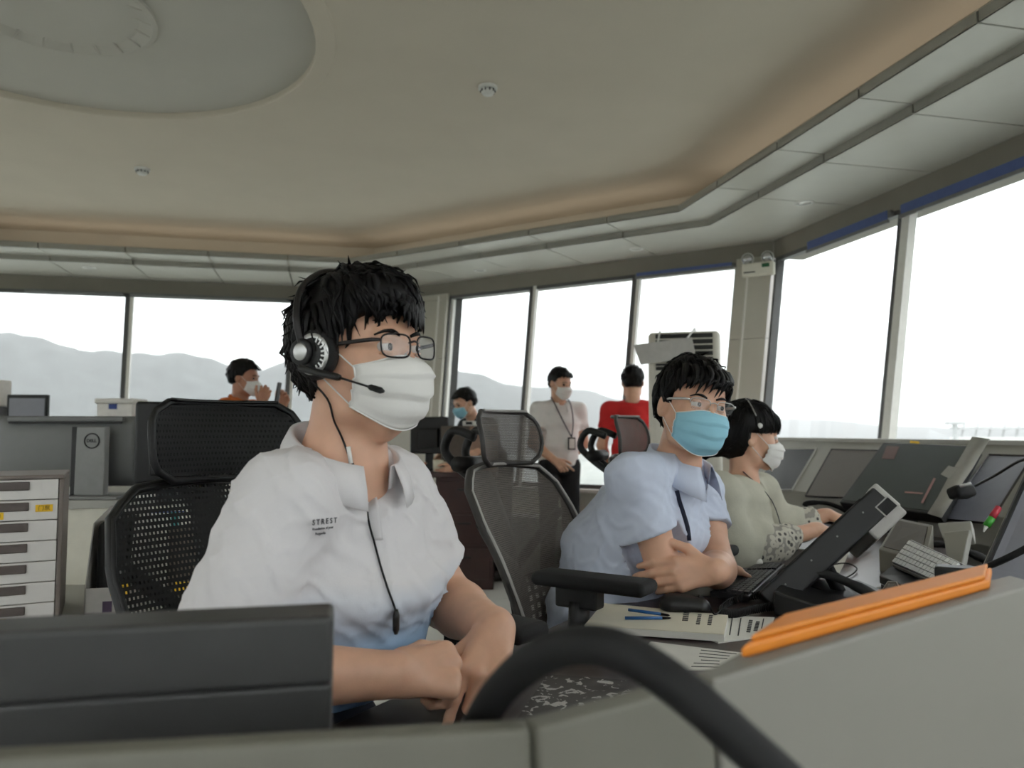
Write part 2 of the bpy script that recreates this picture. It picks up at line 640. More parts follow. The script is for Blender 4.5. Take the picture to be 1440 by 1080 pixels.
# shallow ribbed rose in the recess
b = MB()
for i in range(20):
    a = 2 * math.pi * i / 20
    d = Vector((math.cos(a), math.sin(a), 0))
    b.tube([Vector((DC.x, DC.y, Z_CEIL + 0.074)) + d * 0.03, Vector((DC.x, DC.y, Z_CEIL + 0.066)) + d * 0.18, Vector((DC.x, DC.y, Z_CEIL + 0.041)) + d * 0.3, Vector((DC.x, DC.y, Z_CEIL + 0.015)) + d * 0.38], [0.006, 0.008, 0.009, 0.006], seg=6)
b.build('ceiling_rose', 'recess_paint', ceil, smooth=True)

# stepped panel ring under the ceiling edge: fascias and soffits, every panel on its own
ring = prop(bpy.data.objects.new('trim_1', None), kind='structure')
COL.objects.link(ring); OFF[ring] = Vector((0, 0, 0))
G = 0.005
cl_ = mat('cove_light', (1, .85, .66), 0.5)
cl_.node_tree.nodes['Principled BSDF'].inputs['Emission Color'].default_value = (1, .91, .79, 1)
cl_.node_tree.nodes['Principled BSDF'].inputs['Emission Strength'].default_value = 1.1
for k in range(8):
    h3 = A_ST2 * T8
    step = 2 * h3 / 5
    def cuts(a): return [-a * T8] + [-h3 + step * i for i in range(1, 5)] + [a * T8]
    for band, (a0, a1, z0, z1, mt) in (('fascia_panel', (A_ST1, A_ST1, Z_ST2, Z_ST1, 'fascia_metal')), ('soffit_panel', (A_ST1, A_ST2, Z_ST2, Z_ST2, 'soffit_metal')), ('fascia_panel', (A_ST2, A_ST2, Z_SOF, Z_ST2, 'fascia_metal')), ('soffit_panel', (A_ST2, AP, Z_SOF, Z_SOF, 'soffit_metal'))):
        c0, c1 = cuts(a0), cuts(a1)
        for i in range(5):
            g0 = G if i else 0; g1 = G if i < 4 else 0
            b = MB()
            if z0 == z1:
                b.slab(wp(k, c0[i] + g0, a0, z0), wp(k, c1[i] + g0, a1, z0), wp(k, c1[i + 1] - g1, a1, z0), wp(k, c0[i + 1] - g1, a0, z0), (0, 0, 0.006))
            else:
                nn = nrm(k) * 0.006
                b.slab(wp(k, c0[i] + g0, a0, z0), wp(k, c0[i + 1] - g1, a0, z0), wp(k, c0[i + 1] - g1, a0, z1), wp(k, c0[i] + g0, a0, z1), (nn.x, nn.y, 0))
            b.build(band, mt, ring)
    # top flange of the ring and the cove behind it
    b = MB()
    b.slab(wp(k, -A_ST1 * T8, A_ST1, Z_ST1), wp(k, A_ST1 * T8, A_ST1, Z_ST1), wp(k, (A_ST1 + .58) * T8, A_ST1 + .58, Z_ST1), wp(k, -(A_ST1 + .58) * T8, A_ST1 + .58, Z_ST1), (0, 0, -0.006))
    b.slab(wp(k, -(A_ST1 + .58) * T8, A_ST1 + .58, Z_ST1 - .006), wp(k, (A_ST1 + .58) * T8, A_ST1 + .58, Z_ST1 - .006), wp(k, (A_ST1 + .58) * T8, A_ST1 + .58, Z_CEIL), wp(k, -(A_ST1 + .58) * T8, A_ST1 + .58, Z_CEIL), (nrm(k).x * .01, nrm(k).y * .01, 0))
    b.build('cove_upstand', 'ceiling_paint', ring)
    # warm light strip lying in the cove
    b = MB()
    b.slab(wp(k, -A_ST1 * T8, A_ST1 + .25, Z_ST1 + .002), wp(k, A_ST1 * T8, A_ST1 + .25, Z_ST1 + .002), wp(k, A_ST1 * T8, A_ST1 + .31, Z_ST1 + .002), wp(k, -A_ST1 * T8, A_ST1 + .31, Z_ST1 + .002), (0, 0, .012))
    b.build('light_strip', 'cove_light', ring)

# walls: cornice, lower wall, windows with leaning mullions and panes
WALLN = {-2: 'wall_far_left', -1: 'wall_far', 0: 'wall_right', 1: 'wall_near_right', 2: 'wall_near', 3: 'wall_near_left', 4: 'wall_left_near', 5: 'wall_left'}
print('mullions R', side_t(1264, 310, 0, Z_HEAD - .05), 'M', side_t(748, 412, -1, Z_HEAD - .05), side_t(893, 394, -1, Z_HEAD - .05), 'M ends', side_t(632, 424, -1, Z_HEAD), side_t(1038, 372, -1, Z_HEAD), 'L', side_t(180, 414, -2, Z_HEAD), side_t(412, 423, -2, Z_HEAD), 'half', AP * T8)
MULL = {-1: None, -2: None, 0: None}
tM = [side_t(632, 424, -1, Z_HEAD), side_t(748, 410, -1, Z_HEAD), side_t(893, 390, -1, Z_HEAD), side_t(1038, 372, -1, Z_HEAD)]
tR = [AP * T8 - 0.03, side_t(1268, 300, 0, Z_HEAD)]
tL = [side_t(180, 414, -2, Z_HEAD), side_t(412, 423, -2, Z_HEAD)]
wn_ = 0
for k in range(-2, 6):
    wall = prop(bpy.data.objects.new(WALLN[k], None), kind='structure')
    COL.objects.link(wall); OFF[wall] = Vector((0, 0, 0))
    n3 = Vector((nrm(k).x, nrm(k).y, 0))
    b = MB()
    b.slab(wp(k, -AP * T8, AP, Z_HEAD), wp(k, AP * T8, AP, Z_HEAD), wp(k, AP * T8, AP, Z_CEIL + .02), wp(k, -AP * T8, AP, Z_CEIL + .02), n3 * 0.25)
    b.build('cornice', 'cornice_metal', wall, bevel=0.003)
    a_s = apz(Z_SILL)
    b = MB()
    b.slab(wp(k, -a_s * T8, a_s, 0.46), wp(k, a_s * T8, a_s, 0.46), wp(k, a_s * T8, a_s, Z_SILL - .03), wp(k, -a_s * T8, a_s, Z_SILL - .03), n3 * 0.15)
    b.build('wall_panel', 'wall_cream', wall)
    b = MB()
    b.slab(wp(k, -a_s * T8, a_s - .02, 0.0), wp(k, a_s * T8, a_s - .02, 0.0), wp(k, a_s * T8, a_s - .02, .46), wp(k, -a_s * T8, a_s - .02, .46), n3 * 0.17)
    b.build('wall_base', 'wall_base', wall)
    b = MB()
    b.slab(wp(k, -(a_s - .05) * T8, a_s - .05, .455), wp(k, (a_s - .05) * T8, a_s - .05, .455), wp(k, (a_s - .05) * T8, a_s - .05, .48), wp(k, -(a_s - .05) * T8, a_s - .05, .48), n3 * 0.05)
    b.slab(wp(k, -(a_s - .06) * T8, a_s - .06, Z_SILL - .03), wp(k, (a_s - .06) * T8, a_s - .06, Z_SILL - .03), wp(k, (a_s - .06) * T8, a_s - .06, Z_SILL), wp(k, -(a_s - .06) * T8, a_s - .06, Z_SILL), n3 * 0.22)
    b.build('sill', 'window_trim', wall, bevel=0.003)
    # window of this side
    wn_ += 1
    win = prop(bpy.data.objects.new('window_%d' % wn_, None), kind='structure')
    COL.objects.link(win); OFF[win] = Vector((0, 0, 0))
    hh = AP * T8
    if k % 2:   # three panes between two broad pillars
        ts = sorted(tM) if k == -1 else [-1.55, -.52, .52, 1.55]
    else:
        ts = {0: [-hh + .02, tR[1] - 1.28, tR[1], hh - .04], -2: [-hh + .3, tL[1], tL[0], hh - .02]}.get(k, [-hh + .02, -.6, .6, hh - .02])
        ts = sorted(ts)
    z0, z1 = Z_SILL, Z_HEAD
    def edge(t, z, a_off=0.0):
        # stays on the leaning plane; t shrinks with the octagon
        return wp(k, t * (apz(z) / AP), apz(z) + a_off, z)
    for i, t in enumerate(ts):
        b = MB(); w = 0.022 if 0 < i < len(ts) - 1 else 0.015
        b.slab(edge(t - w, z0, 0.0), edge(t + w, z0, 0.0), edge(t + w, z1, 0.0), edge(t - w, z1, 0.0), n3 * 0.06)
        b.build('mullion', 'window_frame', win)
        if 0 < i < len(ts) - 1:
            b = MB(); s_ = 1
            b.slab(edge(t - s_ * 0.022, z0, -.01), edge(t - s_ * (0.05 if k else 0.085), z0, -.01), edge(t - s_ * (0.05 if k else 0.085), z1, -.01), edge(t - s_ * 0.022, z1, -.01), n3 * 0.05)
            b.build('mullion_cover', 'window_trim', win)
    for i in range(len(ts) - 1):
        b = MB()
        b.slab(edge(ts[i], z0, .03), edge(ts[i + 1], z0, .03), edge(ts[i + 1], z1, .03), edge(ts[i], z1, .03), n3 * 0.006)
        b.build('pane', 'pane_glass', win)
    # window head and foot rails
    b = MB()
    b.slab(edge(ts[0], z1 - .03, .0), edge(ts[-1], z1 - .03, .0), edge(ts[-1], z1, .0), edge(ts[0], z1, .0), n3 * .05)
    b.slab(edge(ts[0], z0, .0), edge(ts[-1], z0, .0), edge(ts[-1], z0 + .035, .0), edge(ts[0], z0 + .035, .0), n3 * .05)
    b.build('rail', 'window_frame', win)
    # pillar panels at both ends of this side
    cutz = [0, 0.72, 1.29, 1.86, 2.43, Z_HEAD + .02] if k % 2 else [0, .9, 1.5, 2.1, Z_HEAD + .02]
    for t0, t1 in ((-hh, ts[0]), (ts[-1], hh)):
        if t1 - t0 < 0.05: 
            continue
        for q in range(len(cutz) - 1):
            za, zb = cutz[q] + .002, cutz[q + 1] - .002
            b = MB()
            b.slab(edge(t0, za, -.04), edge(t1, za, -.04), edge(t1, zb, -.04), edge(t0, zb, -.04), n3 * .10)
            b.build('pillar_panel', 'pillar_panel', wall)
        b = MB()
        b.slab(edge(t0, 0, .0), edge(t1, 0, .0), edge(t1, z1, .0), edge(t0, z1, .0), n3 * .22)
        b.build('pillar_core', 'joint_dark', wall)
        # pale reveal towards the glass
        tt = t1 if t0 == -hh else t0
        sg = 1 if t0 == -hh else -1
        b = MB()
        b.slab(edge(tt - sg * .10, z0, -.05), edge(tt + sg * .03, z0, .03), edge(tt + sg * .03, z1, .03), edge(tt - sg * .10, z1, -.05), n3 * .04)
        b.build('pillar_reveal', 'window_trim', wall)

# roller blinds drawn up under the cornice
def blind(k, t0, t1, drop, matname, label):
    p0 = wp(k, (t0 + t1) / 2, apz(Z_HEAD) - .05, Z_HEAD - drop)
    th = thing('roller_blind', label, 'blind', p0)
    n3 = Vector((nrm(k).x, nrm(k).y, 0))
    a = AP - .03
    b = MB(); b.tube([wp(k, t0, a - .015, Z_HEAD - .022), wp(k, t1, a - .015, Z_HEAD - .022)], .02, 12); b.build('roller', 'blind_grey', th, smooth=True)
    b = MB(); b.slab(wp(k, t0 + .01, a - .036, Z_HEAD - .004), wp(k, t1 - .01, a - .036, Z_HEAD - .004), wp(k, t1 - .01, a - .036, Z_HEAD - drop), wp(k, t0 + .01, a - .036, Z_HEAD - drop), n3 * .003); b.build('fabric', matname, th)
    b = MB(); b.box((wp(k, (t0 + t1) / 2, a - .036, Z_HEAD - drop - .008)), (abs(t1 - t0), .016, .022), Matrix((Vector((tng(k).x, tng(k).y, 0)), n3, Vector((0, 0, 1)))).transposed()); b.build('bottom_bar', 'blind_grey', th, bevel=.003)
blind(0, tR[1] + .03, side_t(1145, 345, 0, Z_HEAD - .03), .062, 'blind_blue', 'blue roller blind drawn up over the window pane beside the emergency lamp pillar')
blind(0, tR[1] - 1.25, tR[1] - .06, .062, 'blind_blue', 'blue roller blind drawn up over the window pane above the right-hand console screens')
blind(-1, tM[3] + .02 if tM[3] < tM[2] else tM[2] + .03, tM[2] - .03 if tM[3] < tM[2] else tM[3] - .02, .035, 'blind_blue', 'blue roller blind drawn up above the floor-standing air conditioner')
blind(-2, tL[1] + .03, tL[0] - .03, .012, 'blind_grey', 'grey roller blind drawn up above the person in the orange shirt')
blind(-2, tL[0] + .03, side_t(38, 408, -2, Z_HEAD), .012, 'blind_grey', 'grey roller blind drawn up above the white lidded box')

# downlights in the soffit
def downlight(px, py, label):
    p = onz(px, py, Z_SOF)
    th = thing('downlight', label, 'ceiling light', (p.x, p.y, Z_SOF), group=None)
    M = Matrix.Translation((p.x, p.y, Z_SOF)) @ Matrix.Rotation(math.pi, 4, 'X')
    b = MB(); b.lathe([(.058, 0), (.058, .004), (.05, .008), (.043, .006), (.04, -.01)], 24, M, caps=False); b.build('rim', 'white_plastic', th, smooth=True)
    b = MB(); b.lathe([(.042, .001), (.03, .003), (.001, .004)], 24, M); b.build('lens', 'lamp_glass', th, smooth=True)
downlight(1131, 285, 'round recessed downlight in the soffit panel by the right window wall')
downlight(895, 350, 'round recessed downlight in the soffit above the air conditioner')
downlight(675, 380, 'round recessed downlight in the soffit above the man in black behind the desk')
downlight(125, 376, 'round recessed downlight in the soffit above the white lidded box')
downlight(440, 388, 'round recessed downlight in the soffit just above the headset wearer\'s hair')

# smoke detectors
def detector(px, py, label, s=1.0, tilt=0):
    p = onz(px, py, Z_CEIL)
    th = thing('smoke_detector', label, 'detector', (p.x, p.y, Z_CEIL))
    M = Matrix.Translation((p.x, p.y, Z_CEIL)) @ Matrix.Rotation(math.pi, 4, 'X')
    b = MB(); b.lathe([(.05 * s, 0), (.05 * s, .012), (.044 * s, .016)], 24, M); b.build('base', 'white_plastic', th, smooth=False)
    b = MB(); b.lathe([(.036 * s, .016), (.034 * s, .03), (.026 * s, .042)], 24, M); b.build('chamber', 'white_plastic', th, smooth=True)
    b = MB()
    for i in range(10):
        a = 2 * math.pi * i / 10
        b.box(M @ Vector((.036 * s * math.cos(a), .036 * s * math.sin(a), .024)), (.006, .006, .012))
    b.build('vent', 'joint_dark', th)
detector(686, 122, 'white smoke detector in the middle of the plain ceiling')
detector(200, 237, 'white smoke detector on the ceiling near the round recess')

# twin-head emergency lamp on the far pillar
ep = onp(1068, 380, (nrm(-1).x, nrm(-1).y, 0), nrm(-1).dot(CEN) + apz(2.35) - .045)
th = thing('emergency_light', 'cream twin-head emergency lamp with green indicator on the corner pillar', 'emergency light', ep)
X3 = Vector((-tng(-1).x, -tng(-1).y, 0)); N3 = Vector((-nrm(-1).x, -nrm(-1).y, 0))
RE = Matrix((X3, N3, Vector((0, 0, 1)))).transposed()
b = MB(); b.rbox(ep + N3 * .03, (.235, .06, .10), RE, .01); b.build('housing', 'wall_cream', th, smooth=False)
for sx in (-.075, .07):
    c = ep + X3 * sx + Vector((0, 0, .085)) + N3 * .035
    d = (N3 + Vector((0, 0, -.15))).normalized()
    q = d.to_track_quat('Z', 'Y').to_matrix().to_4x4()
    M = Matrix.Translation(c) @ q
    b = MB(); b.lathe([(.012, -.045), (.032, -.03), (.046, .0), (.046, .012), (.042, .014)], 20, M); b.tube([c - d * .03, c - Vector((0, 0, .05))], .008, 8); o = b.build('lamp_head', 'white_plastic', th, smooth=True)
    b = MB(); b.lathe([(.041, .0145), (.025, .022), (.001, .025)], 20, M); b.build('lens', 'chrome', o, smooth=True)
mat('green_led', srgb(30, 92, 56), 0.4)
b = MB(); b.box(ep + X3 * .06 + N3 * .062 + V(0, 0, .022), (.055, .004, .028), RE); b.build('indicator', 'green_led', th)
b = MB(); b.box(ep + X3 * -.06 + N3 * .062 + V(0, 0, -.02), (.085, .004, .008), RE); b.build('slot', 'joint_dark', th)

# ------------------------------------------------------------------ outside: ground, hills, mast, terminal
GZ = -45.0
b = MB(); b.lathe([(9000, GZ), (3000, GZ), (1000, GZ), (200, GZ), (0.5, GZ)], 48, caps=False); prop(b.build('ground', 'ground_far'), kind='structure')
crest = [(-900, 470), (-500, 455), (-200, 462), (0, 467), (60, 477), (110, 491), (170, 497), (250, 495), (300, 507), (345, 519), (362, 520), (385, 514), (420, 503), (480, 495), (560, 503), (630, 520), (672, 527), (722, 541), (760, 545), (832, 549), (870, 562), (930, 575), (1030, 586), (1110, 589), (1190, 593), (1260, 600), (1500, 605), (1900, 605)]
def crest_y(px):
    for (x0, y0), (x1, y1) in zip(crest, crest[1:]):
        if x0 <= px <= x1: return y0 + (y1 - y0) * (px - x0) / (x1 - x0)
    return 607
def ridge(name, R0, base, lift, rough, seed, label):
    rs = random.Random(seed)
    cols = []
    for px in range(-900, 1890, 9):
        d = ray(px, 607); a = math.atan2(d.x, d.y)
        Rr = R0 * (1 + 2.2 * min(1, max(0, (px - 700) / 450)))
        e = (607 - crest_y(px)) / FPX * math.cos(a) * lift
        hgt = CAM_H + Rr * e + rough * (math.sin(px * .05) + math.sin(px * .13 + 1) * .6 + rs.uniform(-.5, .5))
        dd = Vector((math.sin(a), math.cos(a), 0))
        row = []
        for q in range(9):
            f_ = q / 8
            r_ = Rr * (base + (1 - base) * f_)
            zz = GZ + (max(hgt, GZ + 1) - GZ) * (f_ ** 1.2) * (1 + .05 * math.sin(px * .08 + q * 2)) if q < 8 else max(hgt, GZ + 1)
            row.append(dd * r_ + Vector((0, 0, zz)))
        row.append(dd * Rr * 1.25 + Vector((0, 0, GZ - 2)))
        cols.append(row)
    b = MB(); b.sheet(cols); o = b.build(name, 'hill_green', smooth=True)
    return prop(o, kind='structure')
ridge('hill_range', 2000, .72, 1.0, 2.5, 1, '')

# haze lying between the tower and the hills
hz = MB()
seg_ = 48
prof = [(150, GZ + .5), (8000, GZ + .5), (8000, 330), (150, 330)]
rings = [[Vector((r * math.cos(2 * math.pi * i / seg_), r * math.sin(2 * math.pi * i / seg_), z)) for i in range(seg_)] for r, z in prof]
hz.loft(rings + [rings[0]], caps=False)
hm = bpy.data.materials.new('haze'); hm.use_nodes = True
nt = hm.node_tree; nt.nodes.clear()
out = nt.nodes.new('ShaderNodeOutputMaterial'); vs_ = nt.nodes.new('ShaderNodeVolumeScatter')
vs_.inputs['Color'].default_value = (.98, .985, 1, 1); vs_.inputs['Density'].default_value = 0.00024; vs_.inputs['Anisotropy'].default_value = 0.0
nt.links.new(vs_.outputs[0], out.inputs['Volume'])
MATS['haze'] = hm
prop(hz.build('haze', 'haze'), 'pale mist lying over the hills outside the windows', 'haze', kind='stuff')

# slender lamp mast outside the right window
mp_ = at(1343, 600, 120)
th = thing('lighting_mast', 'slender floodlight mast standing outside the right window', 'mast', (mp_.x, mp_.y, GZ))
b = MB(); b.tube([V(mp_.x, mp_.y, GZ), V(mp_.x, mp_.y, CAM_H + 1.2)], [.6, .35], 8); b.build('pole', 'mast_haze_grey', th)
b = MB(); b.box(V(mp_.x, mp_.y, CAM_H + 1.3), (2.6, 1.0, .35)); b.build('lamp_bar', 'mast_haze_grey', th)
tp = at(1400, 606, 900)
th = thing('terminal_building', 'pale terminal building with roof trusses far out in the mist', 'building', (tp.x, tp.y, GZ))
b = MB(); b.box(V(tp.x, tp.y, GZ + 20), (90, 30, 40)); b.build('wall', 'white_plastic', th)
b = MB()
for i in range(6): b.tube([V(tp.x - 40 + i * 16, tp.y, GZ + 40), V(tp.x - 36 + i * 16, tp.y, GZ + 56)], 1.2, 6)
b.box(V(tp.x, tp.y, GZ + 50), (96, 20, 2.5)); b.build('roof_truss', 'mast_haze_grey', th)
# ------------------------------------------------------------------ people
mat('skin', srgb(212, 166, 139), 0.48, var=0.05, nscale=40, bump=0.08, bscale=500, sss=0.12)
mat('skin_dark', srgb(180, 128, 102), 0.5, var=0.05, nscale=40, sss=0.1)
mat('hair_black', srgb(13, 12, 13), 0.5, var=0.3, nscale=60, spec=0.22)
mat('eye_white', srgb(214, 206, 200), 0.15, var=0.02)
mat('eye_iris', srgb(38, 24, 18), 0.1)
mat('lip', srgb(170, 110, 95), 0.45)
mat('mask_white', srgb(230, 228, 224), 0.85, var=0.02, bump=0.15, bscale=900)
mat('mask_blue', srgb(150, 204, 222), 0.85, var=0.03, bump=0.15, bscale=900)
mat('elastic', srgb(228, 226, 222), 0.8)
mat('black_trousers', srgb(24, 24, 27), 0.85, var=0.1, bump=0.1)
mat('navy_trousers', srgb(32, 36, 50), 0.85, var=0.1, bump=0.1)
mat('black_shoe', srgb(18, 18, 18), 0.35)

def head_matrix(origin, az, pitch=0, roll=0, s=1.0):
    a = math.radians(az)
    f = Vector((math.sin(a), -math.cos(a), 0))
    R = axes(f).to_4x4()
    R = R @ Matrix.Rotation(math.radians(pitch), 4, 'X') @ Matrix.Rotation(math.radians(roll), 4, 'Y')
    return Matrix.Translation(Vector(origin)) @ R @ Matrix.Scale(s, 4)

def add_head(f, M, s=1.0):
    R = M.to_3x3().normalized()
    P = lambda x, y, z: M @ Vector((x, y, z))
    S = lambda *r: tuple(q * s for q in r)
    f.ell(P(0, -.016, .032), S(.075, .095, .084), R, k=.02)
    f.ell(P(0, .022, -.026), S(.063, .064, .082), R, k=.03)
    for x in (-1, 1):
        f.chain([P(.056 * x, -.010, -.045), P(.047 * x, .018, -.085), P(.014 * x, .060, -.104)], [.015 * s, .015 * s, .014 * s], k=.02)
        f.ell(P(.038 * x, .050, -.028), S(.026, .026, .028), R, k=.02)
    f.ell(P(0, .066, -.100), S(.020, .017, .015), R, k=.015)
    f.cap(P(-.034, .074, .020), P(.034, .074, .020), .011 * s, k=.012)
    f.ell(P(0, .074, -.070), S(.024, .016, .018), R, k=.012)
    for x in (-1, 1):
        f.ell(P(.031 * x, .0945, .001), S(.0155, .013, .0085), R, k=.008, op='-')
    f.cap(P(0, .084, .006), P(0, .103, -.034), .007 * s, .0105 * s, k=.008)
    for x in (-1, 1):
        f.ell(P(.0115 * x, .097, -.040), S(.0085, .009, .0075), R, k=.006)
        Re = R @ Matrix.Rotation(x * .35, 3, 'Z') @ Matrix.Rotation(-.15, 3, 'X')
        f.ell(P(.077 * x, -.012, -.010), S(.0075, .018, .031), Re, k=.006)
        f.ell(P(.084 * x, -.008, -.008), S(.006, .010, .018), Re, k=.004, op='-')
    return f

def face_details(M, s, body, who, gaze=(0, 0), eyes=True):
    P = lambda x, y, z: M @ Vector((x, y, z))
    R = M.to_3x3().normalized()
    for x in (-1, 1):
        c = P(.031 * x, .0735, .001)
        r = .0132 * s
        Rg = R @ Matrix.Rotation(math.radians(gaze[0]), 3, 'Z') @ Matrix.Rotation(math.radians(gaze[1]), 3, 'X')
        vs, fs, mi = [], [], []
        nr, ns = 14, 18
        for i in range(nr + 1):
            t = math.pi * i / nr
            for j in range(ns):
                p = 2 * math.pi * j / ns
                vs.append(c + Rg @ Vector((r * math.sin(t) * math.cos(p), r * math.cos(t), r * math.sin(t) * math.sin(p))))
        for i in range(nr):
            for j in range(ns):
                fs.append((i * ns + j, i * ns + (j + 1) % ns, (i + 1) * ns + (j + 1) % ns, (i + 1) * ns + j))
                mi.append(1 if i < 2 else 0)
        o = link_mesh('eye', vs, fs, ['eye_white', 'eye_iris'], body, smooth=True)
        o.data.polygons.foreach_set('material_index', mi)
        # upper and lower lids over the eyeball
        b = MB()
        for zz, rot in ((1, 1), (-1, -1)):
            g = []
            for i in range(9):
                u = (i / 8 - .5) * 2.1
                col = []
                for j in range(4):
                    vv = (.40 if zz > 0 else .46) + j * .28
                    rr = .0142
                    col.append(P(.031 * x, .0735, .001) + R @ (Vector((rr * math.sin(u) * 1.05, rr * math.cos(u) * math.cos(vv * zz), rr * math.sin(vv) * zz * (1 - .25 * u * u / 1.1))) * s))
                g.append(col)
            b.sheet(g, .0006)
        b.build('eyelid', who['skin'], body, smooth=True)
        b = MB()
        pts = spline([P(.012 * x, .0885, .0185), P(.026 * x, .0890, .0235), P(.040 * x, .0835, .0235), P(.051 * x, .0735, .018)], 5)
        n = len(pts)
        b.tube(pts, [.0030 * s * (1 - .65 * abs(i / (n - 1) - .35) / .65) for i in range(n)], 6, flat=(1.15, .6))
        b.build('eyebrow', 'hair_black', body, smooth=True)

def hair_cap(M, s, thick=.014, ys=None, zs=None, seed=1, amp=.004, freq=90, extra=None, h=.003, rad=(.075, .095, .084)):
    f = F()
    R = M.to_3x3().normalized()
    P = lambda x, y, z: M @ Vector((x, y, z))
    f.ell(P(0, -.018, .036), tuple((q + thick) * s for q in rad), R, k=.02)
    f.ell(P(0, -.052, -.01), (.060 * s + thick * .5, .050 * s + thick * .6, .07 * s), R, k=.03)
    if extra: extra(f, P, s, R)
    Mi = np.array(M.inverted())
    ys = ys or [-.15, -.06, -.028, -.014, -.012, .020, .024, .05, .075, .12]
    zs = zs or [-.078, -.080, -.066, -.03, .004, .004, .022, .045, .058, .064]
    def cut(Pn):
        q = Pn @ Mi[:3, :3].T.astype(np.float32) + Mi[:3, 3].astype(np.float32)
        zl = np.interp(q[:, 1], ys, zs)
        return (zl - q[:, 2]) * .7 * s
    f.cut = cut
    f.post = lambda Pn: amp * wavenoise(Pn, freq, seed)
    return f.mesh(h)

def hair_locks(M, s, n, seed, length=(.03, .05), surf=None, front=True, thick=.012, rad=(.075, .095, .084), zmin=-.06, lift=.006, r0=.0045, fr=None):
    rs = random.Random(seed)
    b = MB()
    TREE = BVHTree.FromPolygons([Vector(v) for v in surf[0]], [tuple(int(i) for i in q) for q in surf[1]]) if surf is not None else None
    c = Vector((0, -.018, .036))
    rd = Vector(rad) + Vector((thick, thick, thick)) * .8
    made = 0
    while made < n:
        d = Vector((rs.gauss(0, 1), rs.gauss(0, 1), rs.gauss(0, 1))).normalized()
        p = c + Vector((d.x * rd.x, d.y * rd.y, d.z * rd.z))
        if p.y > .02 and p.z < .055: continue
        if -.02 < p.y <= .02 and p.z < .03: continue
        if p.y <= -.02 and p.z < zmin: continue
        if p.z < 0 and p.y > -.03: continue
        nn = Vector((d.x / rd.x, d.y / rd.y, d.z / rd.z)).normalized()
        flow = Vector((d.x * .5 + rs.gauss(0, .25), (.55 if p.y > -.02 else -.25) + rs.gauss(0, .25), -.9 if p.z < .09 else -.2))
        flow = (flow - nn * flow.dot(nn)).normalized()
        L = rs.uniform(*length)
        pts = []
        for i in range(5):
            t = i / 4
            q = p + flow * (L * t)
            # settle back on the scalp, with a little lift at the tip
            e = q - c
            k = math.sqrt((e.x / rd.x) ** 2 + (e.y / rd.y) ** 2 + (e.z / rd.z) ** 2)
            q = c + e / k
            q += nn * (lift * (.2 + t) * rs.uniform(.3, 1.2)) - Vector((0, 0, .25 * L * t * t if p.z < .1 else 0))
            w = M @ q
            if surf is not None:
                hit = TREE.find_nearest(w)
                if hit[0] is not None: w = hit[0] + hit[1] * (.001 + lift * t * (rs.uniform(.2, 1.1) if rs.random() < .82 else rs.uniform(1.2, 2.4))) + (w - hit[0]) * (.25 * t)
            pts.append(w)
        b.tube(pts, [r0 * s * .9, r0 * s, r0 * .85 * s, r0 * .5 * s, r0 * .08 * s], 5, flat=(.55, 1.2))
        made += 1
    if False:
        tree = BVHTree.FromPolygons([Vector(v) for v in surf[0]], [tuple(int(i) for i in q) for q in surf[1]])
    for (x0, x1, m, zt, yt, spread) in (fr or []):
        for i in range(m):
            x = x0 + (x1 - x0) * (i + rs.uniform(-.3, .3)) / max(1, m - 1)
            zr = rs.uniform(.085, .10)
            L = zt + rs.uniform(-.01, .008)
            sq = math.sqrt(max(0.05, 1 - (x / .082) ** 2))
            q = [Vector((x * .9, .062 * sq + .004, zr)), Vector((x, .094 * sq, zr - .020)), Vector((x + spread * .4 * sq, .103 * sq, (zr + L) / 2 - .008)), Vector((x + spread * sq, .1015 * sq, L))]
            pts = [M @ v for v in spline(q, 3)]
            k = len(pts)
            b.tube(pts, [r0 * 1.15 * s * (1 - (j / (k - 1)) ** 2) + .0002 for j in range(k)], 5, flat=(.45, 1.4))
    return b

def face_mask(M, s, root, m, label=None, loops=True):
    """pleated mask wrapped over nose and chin, with ear loops"""
    P = lambda x, y, z: M @ Vector((x, y, z))
    g = []
    nu, nv = 21, 25
    for i in range(nv):
        v = i / (nv - 1)
        ymid = np.interp(v, [0, .12, .32, .55, .78, 1.0], [.103, .117, .1245, .119, .110, .086])
        zc = np.interp(v, [0, .3, .6, .85, 1.0], [-.013, -.042, -.076, -.105, -.122])
        ze = np.interp(v, [0, .5, 1.0], [-.027, -.054, -.084])
        xw = np.interp(v, [0, .5, 1], [.068, .0715, .064])
        ye = np.interp(v, [0, .5, 1], [.036, .030, .022])
        pl = .0068 * (((v * 3.4) % 1.0) - .4)
        row = []
        for j in range(nu):
            u = j / (nu - 1) * 2 - 1
            ph = u * math.radians(82)
            w = 1 - abs(u) ** 1.7
            y = ye + (ymid - ye) * max(0, math.cos(ph)) ** .85 + pl * (1 - .3 * abs(u))
            z = ze + (zc - ze) * w + .0015 * math.sin(u * 7 + v * 9)
            row.append(P(xw * math.sin(ph), y, z))
        g.append(row)
    b = MB(); b.sheet(g, .0014 * s)
    o = b.build('face_mask', m, root, smooth=True)
    b = MB()
    b.tube([p for p in g[0]], .0013 * s, 6); b.tube([r[0] for r in g], .0013 * s, 6); b.tube([r[-1] for r in g], .0013 * s, 6); b.tube(g[-1], .0011 * s, 6)
    b.build('mask_edge', 'mask_white', o, smooth=True)
    if loops:
        for x in (-1, 1):
            b = MB()
            top, bot = g[1][0 if x < 0 else -1], g[-2][0 if x < 0 else -1]
            b.tube(spline([top, P(.077 * x, -.002, .012), P(.0785 * x, -.024, .010), P(.079 * x, -.030, -.018), P(.074 * x, -.012, -.038), bot], 5), .0011 * s, 6)
            b.build('ear_loop', 'elastic', o, smooth=True)
    return o

